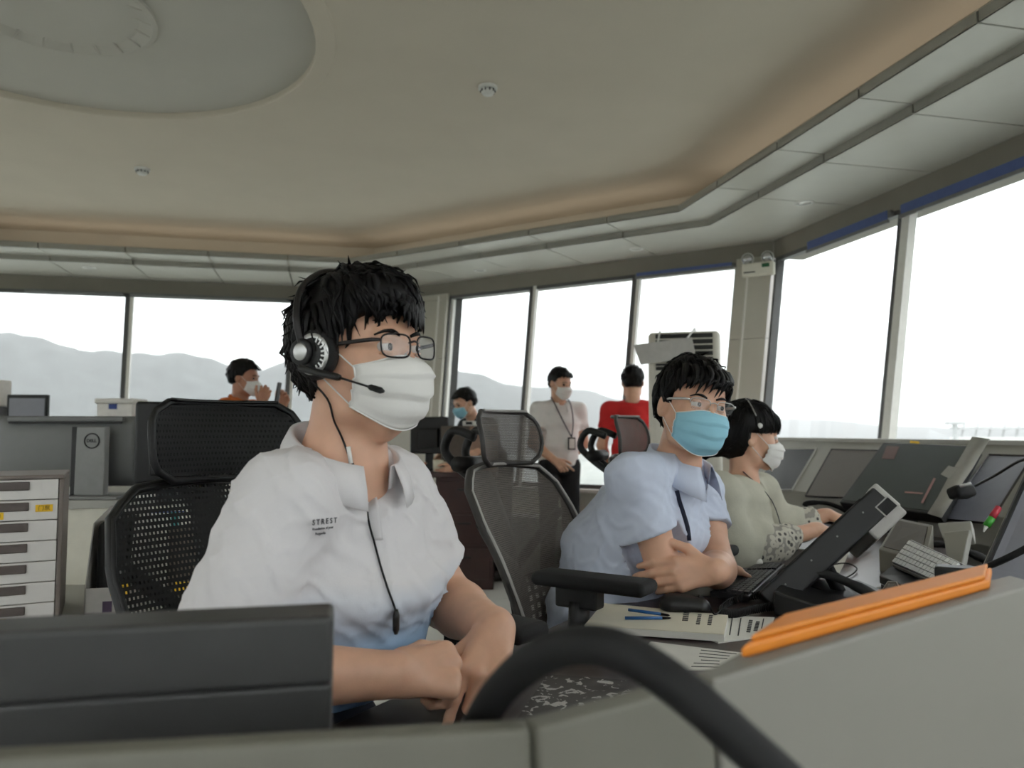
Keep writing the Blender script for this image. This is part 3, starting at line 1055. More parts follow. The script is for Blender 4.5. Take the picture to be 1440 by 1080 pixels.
FING = [(.028, (.046, .027, .021), .0090), (.008, (.050, .031, .023), .0093), (-.012, (.046, .029, .022), .0088), (-.029, (.036, .022, .019), .0078)]
def add_hand(f, wrist, X, Z, side, curls=((30, 40, 20),) * 4, thumb=(45, 15, 20, 20), s=1.0, spread=4.0):
    """palm, four unequal fingers and a thumb; X to the fingertips, Z out of the back of the hand, side +1 right, -1 left"""
    X = Vector(X).normalized(); Z = Vector(Z); Z = (Z - X * Z.dot(X)).normalized()
    Y = Z.cross(X) * side
    o = Vector(wrist)
    W = lambda x, y, z: o + (X * x + Y * y + Z * z) * s
    tips = []
    f.cap(W(-.012, 0, 0), W(.02, 0, 0), .026 * s, .027 * s, k=.012, flat=(Z, .72))
    f.cap(W(.02, .012, -.002), W(.075, .020, 0), .021 * s, .019 * s, k=.012, flat=(Z, .72))
    f.cap(W(.02, -.008, -.002), W(.070, -.018, 0), .022 * s, .018 * s, k=.012, flat=(Z, .72))
    for i, (y, ls, r) in enumerate(FING):
        base = W(.086 - .010 * abs(i - 1) * .7, y, .001)
        f.cap(W(.02, y * .45, .002), base, .011 * s, .0112 * s, k=.008)
        a, yaw = 0.0, math.radians((1.5 - i) * spread)
        p = base
        rr = r * s
        for q in range(3):
            a += math.radians(curls[i][q])
            d = (X * math.cos(yaw) + Y * math.sin(yaw)) * math.cos(a) - Z * math.sin(a)
            e = p + d * (ls[q] * s)
            f.cap(p, e, rr * (1.06 if q == 0 else 1.0), rr * (.96 - .06 * q), k=.0025 if q else .006)
            p, rr = e, rr * .95
        tips.append((p, d))
    yaw, pit, c1, c2 = [math.radians(t) for t in thumb]
    p = W(.018, .022, -.006)
    a = pit
    for q, (L, r0, r1) in enumerate(((.044, .0145, .0125), (.034, .0115, .0105), (.027, .0102, .0082))):
        if q == 1: yaw -= c1
        if q == 2: yaw -= c2
        d = (X * math.cos(yaw) + Y * math.sin(yaw)) * math.cos(a) - Z * math.sin(a)
        e = p + d * (L * s)
        f.cap(p, e, r0 * s, r1 * s, k=.010 if q == 0 else .003)
        p = e
    tips.append((p, d))
    return tips

def frame(az):
    a = math.radians(az)
    f = Vector((math.sin(a), -math.cos(a), 0))
    return f, Vector((-math.cos(a), -math.sin(a), 0))      # forward, person's right

def arm(f, S, E_, W_, r=(.050, .042, .043, .028), k=.02):
    S, E_, W_ = Vector(S), Vector(E_), Vector(W_)
    f.cap(S, S.lerp(E_, .5), r[0], (r[0] + r[1]) / 2 + .002, k)
    f.cap(S.lerp(E_, .5), E_, (r[0] + r[1]) / 2 + .002, r[1], k)
    f.cap(E_, E_.lerp(W_, .3), r[1], r[2] + .001, k)
    f.cap(E_.lerp(W_, .3), W_, r[2] + .001, r[3], k)

def arm_cut(cuts):
    """clothing ends flat across the limb: list of (point, direction, reach)"""
    cs = [(npv(p), npv(Vector(d).normalized()), r) for p, d, r in cuts]
    def cut(P):
        out = np.full(len(P), -1.0, dtype=np.float32)
        for p, d, r in cs:
            q = P - p
            t = q @ d
            rad = np.sqrt(np.maximum((q * q).sum(-1) - t * t, 0))
            out = np.where((rad < r) & (t > -.03), np.maximum(out, t), out)
        return out
    return cut

def collar(root, shirt, nb, fwd, right, up, m, r=(.066, .072), h=.038, leaf=.045, gap=35, tilt=.25, point=.02, name='collar', open_=0.0):
    """folded shirt collar: stand round the neck and a leaf turned down, open at the front"""
    nb = Vector(nb); g_out, g_in = [], []
    n = 29
    for i in range(n):
        a = math.radians(-180 + gap + (360 - 2 * gap) * i / (n - 1)) + math.pi     # measured from the front
        fr = math.cos(a)     # 1 front, -1 back
        d = fwd * fr * r[1] + right * math.sin(a) * r[0]
        dn = d.normalized()
        base = nb + d * 1.06 - up * (.012 + tilt * (fr + 1) * .07)
        top = nb + d * 1.0 + up * (h - tilt * (fr + 1) * .085) + dn * open_ * (fr + 1)
        low = nb + d * 1.0 + dn * (.016 + .005 * (fr + 1) + open_ * (fr + 1)) + up * (h - leaf - tilt * (fr + 1) * .105 - point * max(0, fr) ** 2)
        mid = top.lerp(low, .5) + dn * .006
        g_out.append([base, base.lerp(top, .5), top, top + dn * .004 + up * .001, mid, low])
    b = MB(); b.sheet(g_out, .0018)
    return b.build(name, m, shirt, smooth=True)

def torso(f, rows, W, Fv, k=.05, grow=0.0):
    for (p0, w0, d0), (p1, w1, d1) in zip(rows, rows[1:]):
        f.seg(p0, p1, (w0 + grow, d0 + grow), (w1 + grow, d1 + grow), W, Fv, k=k, cap=.05 + grow)

def body_mesh(root, m, pieces):
    v, q = join_meshes(pieces)
    return link_mesh('body', v, q, m, root, smooth=True)

def legs_seated(root, hipR, hipL, kneeR, kneeL, ankR, ankL, m, fwd):
    f = F()
    for H_, K_, A_ in ((hipR, kneeR, ankR), (hipL, kneeL, ankL)):
        f.cap(H_, K_, .085, .062, .03); f.cap(K_, A_, .060, .045, .03)
    f.cap(hipR, hipL, .095, .095, .04)
    f.cap((Vector(hipR) + Vector(hipL)) / 2, (Vector(hipR) + Vector(hipL)) / 2 + V(0, 0, .16) + fwd * .04, .12, .115, .05)
    f.post = lambda P: .004 * wavenoise(P, 45, 5)
    v, q = f.mesh(.008)
    o = link_mesh('trousers', v, q, m, root, smooth=True)
    for A_ in (ankR, ankL):
        shoe(root, A_, fwd)
    return o
def shoe(root, A_, fwd):
    A_ = Vector(A_); f = F()
    b0 = Vector((A_.x, A_.y, .035))
    f.cap(b0 - fwd * .04, b0 + fwd * .07, .038, .042, .02); f.cap(b0 + fwd * .07, b0 + fwd * .15 - V(0, 0, .006), .042, .030, .02)
    f.cap(b0, A_ + V(0, 0, .0), .036, .036, .02)
    f.cut = lambda P: .004 - P[:, 2]
    v, q = f.mesh(.006)
    link_mesh('shoe', v, q, 'black_shoe', root, smooth=True)

def bvh(*objs):
    """ray caster over objects whose vertices are stored relative to their thing"""
    vs, fs = [], []
    for o in objs:
        n = len(vs); off = OFF[o]
        vs += [v.co + off for v in o.data.vertices]
        fs += [tuple(i + n for i in p.vertices) for p in o.data.polygons]
    return BVHTree.FromPolygons(vs, fs)
def stick(tree, px, py, lift=.002):
    """point of a surface seen at a pixel, with its normal"""
    d = ray(px, py).normalized()
    h = tree.ray_cast(CAM, d)
    if h[0] is None: return None
    n = h[1] if h[1].dot(d) < 0 else -h[1]
    return h[0] + n * lift, n
# ------------------------------------------------------------------ operator in the white polo shirt
def polo_material():
    m = mat('polo_cloth', srgb(218, 214, 216), 0.85, var=0.015, nscale=20, bump=0.35, bscale=900)
    nt = m.node_tree; b = nt.nodes['Principled BSDF']
    geo = nt.nodes.new('ShaderNodeNewGeometry'); sx = nt.nodes.new('ShaderNodeSeparateXYZ')
    tc = nt.nodes.new('ShaderNodeTexCoord')
    nt.links.new(tc.outputs['Object'], sx.inputs[0])
    nz = nt.nodes.new('ShaderNodeTexNoise'); nz.inputs['Scale'].default_value = 6
    nt.links.new(tc.outputs['Object'], nz.inputs['Vector'])
    ad = nt.nodes.new('ShaderNodeMath'); ad.operation = 'MULTIPLY_ADD'; ad.inputs[1].default_value = .05
    nt.links.new(nz.outputs['Fac'], ad.inputs[0]); nt.links.new(sx.outputs['Z'], ad.inputs[2])
    rp = nt.nodes.new('ShaderNodeValToRGB')
    # dip-dyed hem: white cloth running into blue
    mr = nt.nodes.new('ShaderNodeMapRange'); mr.inputs[1].default_value = .80; mr.inputs[2].default_value = 1.0
    nt.links.new(ad.outputs[0], mr.inputs[0])
    e = rp.color_ramp.elements
    e[0].position = .0; e[0].color = (*srgb(112, 148, 188), 1)
    e[1].position = .95; e[1].color = (*srgb(220, 217, 218), 1)
    x = e.new(.45); x.color = (*srgb(150, 178, 208), 1)
    nt.links.new(mr.outputs[0], rp.inputs['Fac'])
    nt.links.new(rp.outputs['Color'], b.inputs['Base Color'])
    return m
polo_material()
mat('polo_white', srgb(222, 219, 220), 0.85, var=0.015, nscale=20, bump=0.35, bscale=900)
mat('print_dark', srgb(40, 40, 44), 0.7)
mat('black_plastic', srgb(19, 19, 20), 0.45, var=0.08)
mat('black_soft', srgb(20, 20, 21), 0.75, var=0.1)
mat('silver', srgb(196, 196, 194), 0.3, metal=0.8, var=0.03)
mat('dark_metal', srgb(48, 46, 46), 0.35, metal=0.7)
glass_mat('lens_glass', (.96, .97, .98), 0.06)

FW, RT = frame(47.6)
UP = V(0, 0, 1)
SR, SL = at(398, 708, 1.06), at(552, 692, 1.28)
ER, EL = at(298, 952, .95), at(628, 846, 1.36)
WR, WL = at(556, 948, 1.05), at(697, 886, 1.19)
MID = (SR + SL) / 2
NB = MID + UP * .068
hs = 0.97
HM = head_matrix(at(509, 496, 1.15), 57, 1, 2, hs)
root = thing('person', 'seated operator in a white polo with blue dip-dyed hem, headset, glasses and white mask', 'person', (MID.x - .05, MID.y + .05, 0))
P0 = root
rows = [(MID - FW * .09 - UP * .50, .165, .125), (MID - FW * .05 - UP * .34, .150, .118), (MID - FW * .01 - UP * .14, .158, .118), (MID - FW * .005 - UP * .03, .13, .085)]
# skin: head and neck, arms and hands, trunk under the shirt
f = F(); add_head(f, HM, hs)
f.cap(HM @ V(0, -.022, -.055), NB - UP * .02, .055, .060, k=.025)
f.cap(NB - UP * .02, NB - UP * .10, .06, .07, k=.03)
f.ell(HM @ V(0, .045, -.118), (.012, .014, .016), None, k=.03)
hd = f.mesh(.0024)
f = F(); arm(f, SR, ER, WR, (.050, .044, .043, .029)); arm(f, SL, EL, WL, (.050, .044, .043, .029))
XR = (at(655, 940, 1.105) - WR)
add_hand(f, WR, XR, V(-.15, -.80, .58), 1, ((68, 95, 55), (72, 95, 55), (74, 95, 55), (76, 92, 55)), (28, 18, 20, 25), 1.04)
tipsL = add_hand(f, WL, V(-.16, -.74, -.50), V(.25, -.45, .85), -1, ((38, 20, 8), (55, 80, 40), (58, 85, 45), (60, 85, 45)), (38, 22, 15, 20), 1.0, spread=2)
f.post = lambda P: .0005 * wavenoise(P, 160, 4)
ar = f.mesh(.0024)
f = F(); torso(f, rows[2:], RT, FW, grow=-.02)
tr = f.mesh(.012)
body = body_mesh(root, 'skin', [hd, ar, tr])
face_details(HM, hs, body, {'skin': 'skin'}, gaze=(4, 0))
# nail on the extended index finger
b = MB(); tp, td = tipsL[0]
b.rbox(tp + V(.001, -.0075, .002), (.009, .002, .012), axes(V(.3, -.9, .3)), .003); b.build('fingernail', 'lip', body, smooth=True)

# shirt
f = F(); torso(f, rows, RT, FW, grow=.004)
for S_, E_, sg in ((SR, ER, 1), (SL, EL, -1)):
    f.cap(NB - UP * .03 + RT * sg * .05, S_ + UP * .002, .040, .058, k=.04)
    f.cap(S_, S_.lerp(E_, .85), .062, .067, k=.045)
f.cap(NB - UP * .03, NB + UP * .12, .067, .067, k=.012, op='-')
vtx = MID + FW * .115 - UP * .105
f.cap(NB + FW * .075, vtx, .030, .006, k=.010, op='-')
dR, dL = (ER - SR).normalized(), (EL - SL).normalized()
cR, cL = SR.lerp(ER, .80), SL.lerp(EL, .70)
for c, d in ((cR, dR), (cL, dL)):
    f.cap(c - d * .02, c + d * .1, .051, .051, k=.004, op='-')
acut = arm_cut([(cR, dR + V(0, 0, 0), .085), (cL, dL + V(.12, 0, 0), .08)])
f.cut = lambda P: np.maximum(acut(P), .785 - P[:, 2])
fold = lambda P: .005 * wavenoise(P, 45, 11, 5) - .010 * np.maximum(0, .40 - np.abs(wavenoise(P, 60, 12, 3, dirs=(.55, .25, .45)))) - .005 * np.maximum(0, .4 - np.abs(wavenoise(P, 85, 14, 3, dirs=(-.5, .3, .8))))
f.post = fold
v, q = f.mesh(.0042)
shirt = link_mesh('shirt', v, q, 'polo_cloth', root, smooth=True)
collar(root, shirt, NB + UP * .012, (FW * .97 + RT * -.05).normalized(), RT, UP, 'polo_white', r=(.070, .075), h=.034, leaf=.036, gap=20, tilt=.40, point=.010, open_=.004)
TS_ = bvh(shirt)
# placket, buttons and chest print lie on the shirt
def lay(tree, pix, lift=.002): return [stick(tree, *p, lift)[0] for p in pix if stick(tree, *p, lift)]
pk = [(508, 668), (514, 690), (519, 710), (523, 735), (526, 760)]
pp = lay(TS_, pk, .0015)
if len(pp) > 2:
    b = MB(); b.tube(spline(pp, 4), .013, 8, flat=(.12, 1)); b.build('placket', 'polo_white', shirt, smooth=True)
for px, py in ((502, 668), (517, 700), (527, 752)):
    h_ = stick(TS_, px, py, .003)
    if h_:
        b = MB(); b.lathe([(.0055, -.001), (.0055, .001), (.004, .0015)], 14, Matrix.Translation(h_[0]) @ h_[1].to_track_quat('Z', 'Y').to_matrix().to_4x4()); b.build('button', 'white_plastic', shirt)
for s_, sz, px, py, bo in (('S T R E S T', .0098, 453, 734, .0002), ('Prondiation of your', .0048, 450, 742, .0), ('Pergandia', .0048, 446, 748, .0)):
    h_ = stick(TS_, 453, 740, .003)
    if h_:
        tri = [stick(TS_, *c, .0)[0] for c in ((436, 736), (472, 732), (455, 754))]
        nn = (tri[1] - tri[0]).cross(tri[2] - tri[0]).normalized()
        if nn.dot(CAM - tri[0]) < 0: nn = -nn
        xd = (tri[1] - tri[0]).normalized()
        text_obj(s_, sz, 'print_dark', shirt, h_[0] + nn * .0015 + nn.cross(xd) * ((740 - py) / 950) + xd * ((px - 453) / 950), xd, nn.cross(xd), 'chest_print', bold=bo)
# trousers, shoes
hip = MID - FW * .12 - UP * .55
legs_seated(root, hip + RT * .09, hip - RT * .09, hip + RT * .13 + FW * .42 - UP * .03, hip - RT * .13 + FW * .42 - UP * .03, hip + RT * .12 + FW * .38 + V(0, 0, .09 - hip.z), hip - RT * .12 + FW * .38 + V(0, 0, .09 - hip.z), 'navy_trousers', FW)
# hair
def ex(f, P, s, R):
    f.ell(P(0, .03, .080), (.068 * s, .064 * s, .042 * s), R, k=.03)
hv, hq = hair_cap(HM, hs, .011, seed=5, amp=.0045, freq=110, extra=ex, h=.0032)
lk = hair_locks(HM, hs, 560, 9, (.035, .062), surf=(hv, hq), thick=.012, lift=.008, r0=.0052, fr=[(-.066, .012, 24, .036, 0, .004), (0, .066, 16, .060, 0, .004), (-.055, .0, 12, .028, 0, -.004)])
n0 = len(hv)
hair = link_mesh('hair', [tuple(x) for x in hv] + [tuple(x) for x in lk.v], [tuple(int(i) for i in x) for x in hq] + [tuple(i + n0 for i in x) for x in lk.f], 'hair_black', root, smooth=True)
face_mask(HM, hs, root, 'mask_white')

# glasses
def glasses(M, s, label, fm, w=.050, hgt=.031, rim=.0014, full=True):
    P = lambda x, y, z: M @ Vector((x, y, z))
    g = thing('glasses', label, 'glasses', P(0, .1, -.02))
    def prof(x, n=28):
        out = []
        for i in range(n):
            a = 2 * math.pi * i / n
            ca, sa = math.cos(a), math.sin(a)
            px_ = w / 2 * math.copysign(abs(ca) ** .55, ca); pz = hgt / 2 * math.copysign(abs(sa) ** .6, sa)
            px_ *= 1 + .06 * (pz / hgt)
            X_ = x * .034 + px_
            out.append(P(X_, .105 - 2.6 * X_ * X_ - .012 * abs(X_), .001 + pz - .08 * (pz < 0) * 0))
        return out
    for x in (-1, 1):
        pr = prof(x)
        b = MB(); b.tube(pr if full else pr[:15], rim * s, 6, closed=full); fr_ = b.build('rim', fm, g, smooth=True)
        b = MB(); b._add(pr, [tuple(range(len(pr)))]); b.build('lens', 'lens_glass', fr_)
        b = MB()
        e0 = P(x * .0605, .094, .009)
        b.tube([e0, P(x * .069, .085, .009), P(x * .0755, .06, .008), P(x * .079, .0, .006), P(x * .0785, -.020, .002), P(x * .077, -.036, -.018)], [.0016 * s, .0022 * s, .0022 * s, .0022 * s, .0022 * s, .0018 * s], 8, flat=(1.4, .6)); b.build('temple', fm, g, smooth=True)
        b = MB(); b.tube([P(x * .010, .1025, -.006), P(x * .012, .097, -.010)], .0007 * s, 5); b.lathe([(.0001, -.001), (.003, 0), (.0001, .001)], 8, Matrix.Translation(P(x * .0125, .100, -.011))); b.build('nose_pad', 'silver', g, smooth=True)
    b = MB(); b.tube(spline([P(-.0105, .1042, .006), P(0, .107, .009), P(.0105, .1042, .006)], 4), rim * s * 1.1, 6); b.build('bridge', fm, g, smooth=True)
    return g
glasses(HM, hs, 'dark metal-framed glasses on the operator with the headset', 'dark_metal', w=.052, hgt=.034, rim=.0015)

# headset
HP = lambda x, y, z: HM @ Vector((x, y, z))
hsn = thing('headset', 'black and silver over-ear headset with microphone boom on the polo-shirted operator', 'headset', HP(.09, -.01, -.01))
RX = HM.to_3x3().normalized()
ec = HP(.088, -.010, -.006)
q = (RX @ Vector((1, .10, 0))).to_track_quat('Z', 'Y').to_matrix().to_4x4()
Mx = Matrix.Translation(ec) @ q
b = MB(); b.lathe([(.018, -.014), (.034, -.013), (.037, -.006), (.036, .002), (.033, .005)], 28, Mx); b.build('ear_cushion', 'black_soft', hsn, smooth=True)
ear = MB(); ear.lathe([(.030, .003), (.0305, .0045), (.029, .006), (.0235, .006)], 28, Mx, caps=False); er_ = ear.build('ear_ring', 'silver', hsn, smooth=True)
b = MB(); b.lathe([(.0285, .003), (.026, .0055), (.001, .0056)], 28, Mx); b.build('ear_plate', 'black_plastic', er_, smooth=True)
b = MB()
for i in range(8):
    a = math.pi * (-.35 + .1 * i)
    b.box(Mx @ Vector((.0225 * math.cos(a), .0225 * math.sin(a), .0062)), (.0022, .009, .0018), (q.to_3x3() @ Matrix.Rotation(a - math.pi / 2, 3, 'Z')))
b.build('grille', 'silver', er_)
Mc = Matrix.Translation(ec + RX @ Vector((.006, -.016, .004))) @ q
b = MB(); b.lathe([(.0195, 0), (.0195, .005), (.018, .0065), (.0125, .0065)], 24, Mc, caps=True); b.build('pivot', 'black_plastic', hsn, smooth=True)
b = MB(); b.lathe([(.0125, .0062), (.0125, .0072), (.011, .0078), (.001, .008)], 24, Mc); b.build('cap', 'silver', hsn, smooth=True)
# band over the crown
b = MB(); pts = spline([HP(.098, -.026, .012), HP(.099, -.034, .05), HP(.083, -.040, .095), HP(.045, -.040, .124), HP(0, -.040, .132), HP(-.045, -.040, .124), HP(-.083, -.040, .095), HP(-.096, -.034, .04)], 6)
b.tube(pts, .0055, 8, flat=(.45, 1.0)); b.build('headband', 'dark_metal', hsn, smooth=True)
b = MB(); b.rbox(HP(-.09, -.034, .03), (.012, .03, .05), RX, .005); b.build('temple_pad', 'black_soft', hsn, smooth=True)
bp0 = ec + RX @ Vector((.016, -.016, -.012))
b1 = at(515, 590 - 49, 1.0); 
bA, bB, bC = HP(.104, -.022, -.026), HP(.097, .050, -.044), HP(.082, .103, -.062)
b = MB(); b.tube(spline([bA, HP(.103, .01, -.034), bB], 6), [.006] + [.0052] * 11 + [.0042], 8); b.tube([bB, bC], .0016, 6); b.build('microphone_boom', 'black_plastic', hsn, smooth=True)
b = MB(); d = (bC - bB).normalized(); b.tube([bC - d * .012, bC - d * .008, bC + d * .008, bC + d * .013], [.002, .0042, .0046, .002], 10); b.build('microphone', 'black_soft', hsn, smooth=True)
TS2 = bvh(shirt, body)
cp = [(466, 548), (475, 585), (484, 615), (492, 641)]
pts = [HP(.099, -.014, -.040)] + lay(TS2, [(463, 560), (472, 590), (481, 615), (490, 640), (500, 662), (508, 684), (512, 705), (518, 735), (525, 765), (533, 795), (543, 825), (553, 850), (556, 858)], .0035)
b = MB(); b.tube(spline(pts, 4), .0016, 6); b.build('cord', 'black_soft', hsn, smooth=True)
if len(pts) > 3:
    e = pts[-1]; b = MB(); b.tube([e + V(0, 0, .004), e - V(0, 0, .004), e - V(0, 0, .024), e - V(0, 0, .03)], [.003, .006, .006, .003], 10, flat=(1, .8)); b.build('cord_switch', 'black_plastic', hsn, smooth=True)
    b = MB(); k = pts[4]; b.tube([k + V(0, -.003, .012), k + V(.004, -.003, -.012)], .0032, 8); b.build('cord_clip', 'white_plastic', hsn, smooth=True)
# ------------------------------------------------------------------ operator in the pale blue shirt
mat('shirt_blue', srgb(202, 210, 228), 0.85, var=0.03, nscale=25, bump=0.25, bscale=900)
mat('lanyard', srgb(26, 30, 52), 0.8)
FW, RT = frame(48)
SR, SL = at(893, 668, 1.87), at(985, 688, 2.14)
ER, EL = at(936, 806, 1.86), at(1010, 800, 2.03)
WR, WL = at(1000, 800, 2.10), at(1003, 803, 1.80)
MID = (SR + SL) / 2
NB = MID + V(.0, .0, .06) + FW * .02
HM = head_matrix(at(975, 571, 1.95), 14, -3, -9, 1.0)
root = thing('person', 'operator in a pale blue shirt with glasses and blue mask, arms folded on desk', 'person', (.2, 2.1, 0))
rows = [(V(.19, 2.12, .56), .165, .13), (V(.25, 2.08, .72), .160, .128), (MID - FW * .05 - UP * .14, .165, .125), (MID - FW * .02 - UP * .025, .13, .085)]
f = F(); add_head(f, HM, 1.0)
f.cap(HM @ V(0, -.025, -.055), NB - UP * .02, .052, .058, k=.025); f.cap(NB - UP * .02, NB - UP * .07, .058, .05, k=.02)
hd = f.mesh(.0032)
f = F(); arm(f, SR, ER, WR, (.038, .043, .042, .029)); arm(f, SL, EL, WL, (.036, .044, .043, .028))
add_hand(f, WL, V(-1, .06, -.10), V(.05, -.95, .30), -1, ((14, 26, 16), (16, 28, 18), (18, 30, 20), (22, 32, 22)), (48, 2, 22, 25), 1.05, spread=1)
add_hand(f, WR, V(.9, .45, -.1), V(0, 0, 1), 1, ((25, 30, 15),) * 4, (30, 15, 10, 10), 1.0)
ar = f.mesh(.003)
f = F(); torso(f, rows[2:], RT, FW, grow=-.045); tr = f.mesh(.014)
body = body_mesh(root, 'skin', [hd, ar, tr])
face_details(HM, 1.0, body, {'skin': 'skin'}, gaze=(12, 2))
f = F(); torso(f, rows, RT, FW, grow=.008)
f.cap(V(.25, 2.08, .74), MID - FW * .07 - UP * .10, .135, .135, k=.05); f.cap(MID - FW * .08 - UP * .14, MID - FW * .045 - UP * .02 + RT * .05, .12, .075, k=.05)
f.cap(SR - UP * .035 - FW * .01, V(.27, 2.02, .84), .050, .105, k=.05); f.cap(NB - UP * .04 - FW * .03, V(.26, 2.06, .86), .06, .115, k=.05)
for S_, E_, sg in ((SR, ER, 1), (SL, EL, -1)):
    f.cap(NB - UP * .025 + RT * sg * .045, S_, .044, .047, k=.045)
    f.cap(S_, S_.lerp(E_, .7), .052, .062, k=.04)
f.cap(NB - UP * .03, NB + UP * .12 + FW * .03, .060, .060, k=.012, op='-')
f.cap(NB + FW * .07, MID + FW * .10 - UP * .02, .026, .010, k=.008, op='-')
dR, dL = (ER - SR).normalized(), (EL - SL).normalized()
cR, cL = SR.lerp(ER, .60), SL.lerp(EL, .50)
for c, d in ((cR, dR), (cL, dL)): f.cap(c + d * .02, c + d * .1, .045, .045, k=.004, op='-')
f.cut = arm_cut([(cR, dR + V(.1, 0, 0), .085), (cL, dL, .08)])
f.post = lambda P: .006 * wavenoise(P, 42, 21, 5) - .014 * np.maximum(0, .38 - np.abs(wavenoise(P, 52, 22, 3, dirs=(.8, .1, -.5)))) - .006 * np.maximum(0, .4 - np.abs(wavenoise(P, 70, 23, 3, dirs=(.6, .2, .5))))
v, q = f.mesh(.0055)
shirt = link_mesh('shirt', v, q, 'shirt_blue', root, smooth=True)
collar(root, shirt, NB + UP * .004 + FW * .008, FW, RT, UP, 'shirt_blue', r=(.066, .072), h=.036, leaf=.052, gap=24, tilt=.36, point=.02, open_=.004)
tb = bvh(shirt)
ld = lay(tb, [(951, 690), (955, 705), (960, 722), (966, 742), (969, 760)], .003)
if len(ld) > 2:
    b = MB(); b.tube(spline(ld, 4), .006, 6, flat=(.2, 1)); b.build('lanyard', 'lanyard', root)
hip = V(.19, 2.12, .55)
legs_seated(root, hip + RT * .09, hip - RT * .09, hip + RT * .13 + FW * .42 - UP * .03, hip - RT * .13 + FW * .42 - UP * .03, hip + RT * .12 + FW * .36 + V(0, 0, .09 - hip.z), hip - RT * .12 + FW * .36 + V(0, 0, .09 - hip.z), 'black_trousers', FW)
hv, hq = hair_cap(HM, 1.0, .013, seed=8, amp=.003, freq=100, h=.004, ys=[-.15, -.06, -.028, -.014, -.012, .018, .024, .05, .075, .12], zs=[-.072, -.074, -.06, -.03, -.004, -.004, .024, .050, .062, .068])
lk = hair_locks(HM, 1.0, 260, 19, (.03, .05), surf=(hv, hq), thick=.013, lift=.005, r0=.0048, fr=[(-.066, .02, 20, .050, 0, .012), (.02, .066, 12, .042, 0, .010), (-.03, .04, 6, .030, 0, .02)])
n0 = len(hv)
link_mesh('hair', [tuple(x) for x in hv] + [tuple(x) for x in lk.v], [tuple(int(i) for i in x) for x in hq] + [tuple(i + n0 for i in x) for x in lk.f], 'hair_black', root, smooth=True)
face_mask(HM, 1.0, root, 'mask_blue')
glasses(HM, 1.0, 'thin silver half-rim glasses on the operator in the pale blue shirt', 'silver', w=.049, hgt=.028, rim=.0011, full=False)

# ------------------------------------------------------------------ operator in the cream cardigan
cm = mat('cardigan_knit', srgb(186, 184, 168), 0.95, var=0.05, nscale=30, bump=0.6, bscale=400)
pm = mat('cuff_pattern', srgb(190, 186, 174), 0.9, var=0.1)
def pattern(m):
    nt = m.node_tree; b = nt.nodes['Principled BSDF']; tc = nt.nodes.new('ShaderNodeTexCoord')
    vo = nt.nodes.new('ShaderNodeTexVoronoi'); vo.inputs['Scale'].default_value = 42
    nt.links.new(tc.outputs['Object'], vo.inputs['Vector'])
    rp = nt.nodes.new('ShaderNodeValToRGB'); rp.color_ramp.interpolation = 'CONSTANT'
    e = rp.color_ramp.elements
    e[0].color = (*srgb(84, 82, 80), 1); e[1].position = .28; e[1].color = (*srgb(196, 192, 178), 1)
    x = e.new(.62); x.color = (*srgb(150, 146, 138), 1)
    nt.links.new(vo.outputs['Distance'], rp.inputs['Fac']); nt.links.new(rp.outputs['Color'], b.inputs['Base Color'])
pattern(pm)
sm = mat('striped_tee', srgb(214, 214, 216), 0.85)
def stripes(m):
    nt = m.node_tree; b = nt.nodes['Principled BSDF']; tc = nt.nodes.new('ShaderNodeTexCoord')
    wv = nt.nodes.new('ShaderNodeTexWave'); wv.bands_direction = 'Z'; wv.inputs['Scale'].default_value = 26
    nt.links.new(tc.outputs['Object'], wv.inputs['Vector'])
    rp = nt.nodes.new('ShaderNodeValToRGB'); rp.color_ramp.interpolation = 'CONSTANT'
    e = rp.color_ramp.elements; e[0].color = (*srgb(216, 216, 220), 1); e[1].position = .72; e[1].color = (*srgb(40, 44, 70), 1)
    nt.links.new(wv.outputs['Fac'], rp.inputs['Fac']); nt.links.new(rp.outputs['Color'], b.inputs['Base Color'])
stripes(sm)
FW, RT = frame(72)
SR, SL = at(1012, 694, 2.50), at(1068, 692, 2.79)
ER, EL = at(1026, 778, 2.47), at(1092, 742, 2.84)
WR, WL = at(1150, 744, 2.60), at(1164, 724, 2.83)
MID = (SR + SL) / 2
NB = MID + V(0, 0, .055) + FW * .01
HM = head_matrix(at(1056, 613, 2.66), 86, -6, 0, .93)
root = thing('person', 'operator in a cream cardigan over a striped top, dark tied hair and white mask', 'person', (MID.x - .06, MID.y, 0))
rows = [(MID - FW * .12 - UP * .46, .165, .13), (MID - FW * .08 - UP * .30, .155, .13), (MID - FW * .02 - UP * .14, .150, .115), (MID - UP * .02, .115, .075)]
f = F(); add_head(f, HM, .93)
f.cap(HM @ V(0, -.025, -.055), NB - UP * .02, .044, .048, k=.025); f.cap(NB - UP * .02, NB - UP * .08, .05, .05, k=.02)
hd = f.mesh(.004)
f = F(); arm(f, SR, ER, WR, (.043, .036, .036, .024)); arm(f, SL, EL, WL, (.043, .036, .036, .024))
add_hand(f, WR, V(.95, .12, -.25), V(.2, 0, 1), 1, ((15, 25, 20),) * 4, (35, 15, 10, 10), .92)
add_hand(f, WL, V(.95, -.1, -.25), V(.2, 0, 1), -1, ((15, 25, 20),) * 4, (35, 15, 10, 10), .92)
ar = f.mesh(.004)
body = body_mesh(root, 'skin', [hd, ar])
face_details(HM, .93, body, {'skin': 'skin'}, gaze=(0, -8))
f = F(); torso(f, rows, RT, FW, grow=.0)
f.cap(NB - UP * .02, NB + UP * .1, .05, .05, k=.01, op='-')
v, q = f.mesh(.008); link_mesh('striped_top', v, q, 'striped_tee', root, smooth=True)
f = F(); torso(f, rows, RT, FW, grow=.018)
f.cap(MID - FW * .06 - UP * .12, MID - FW * .12 - UP * .40, .15, .165, k=.06)
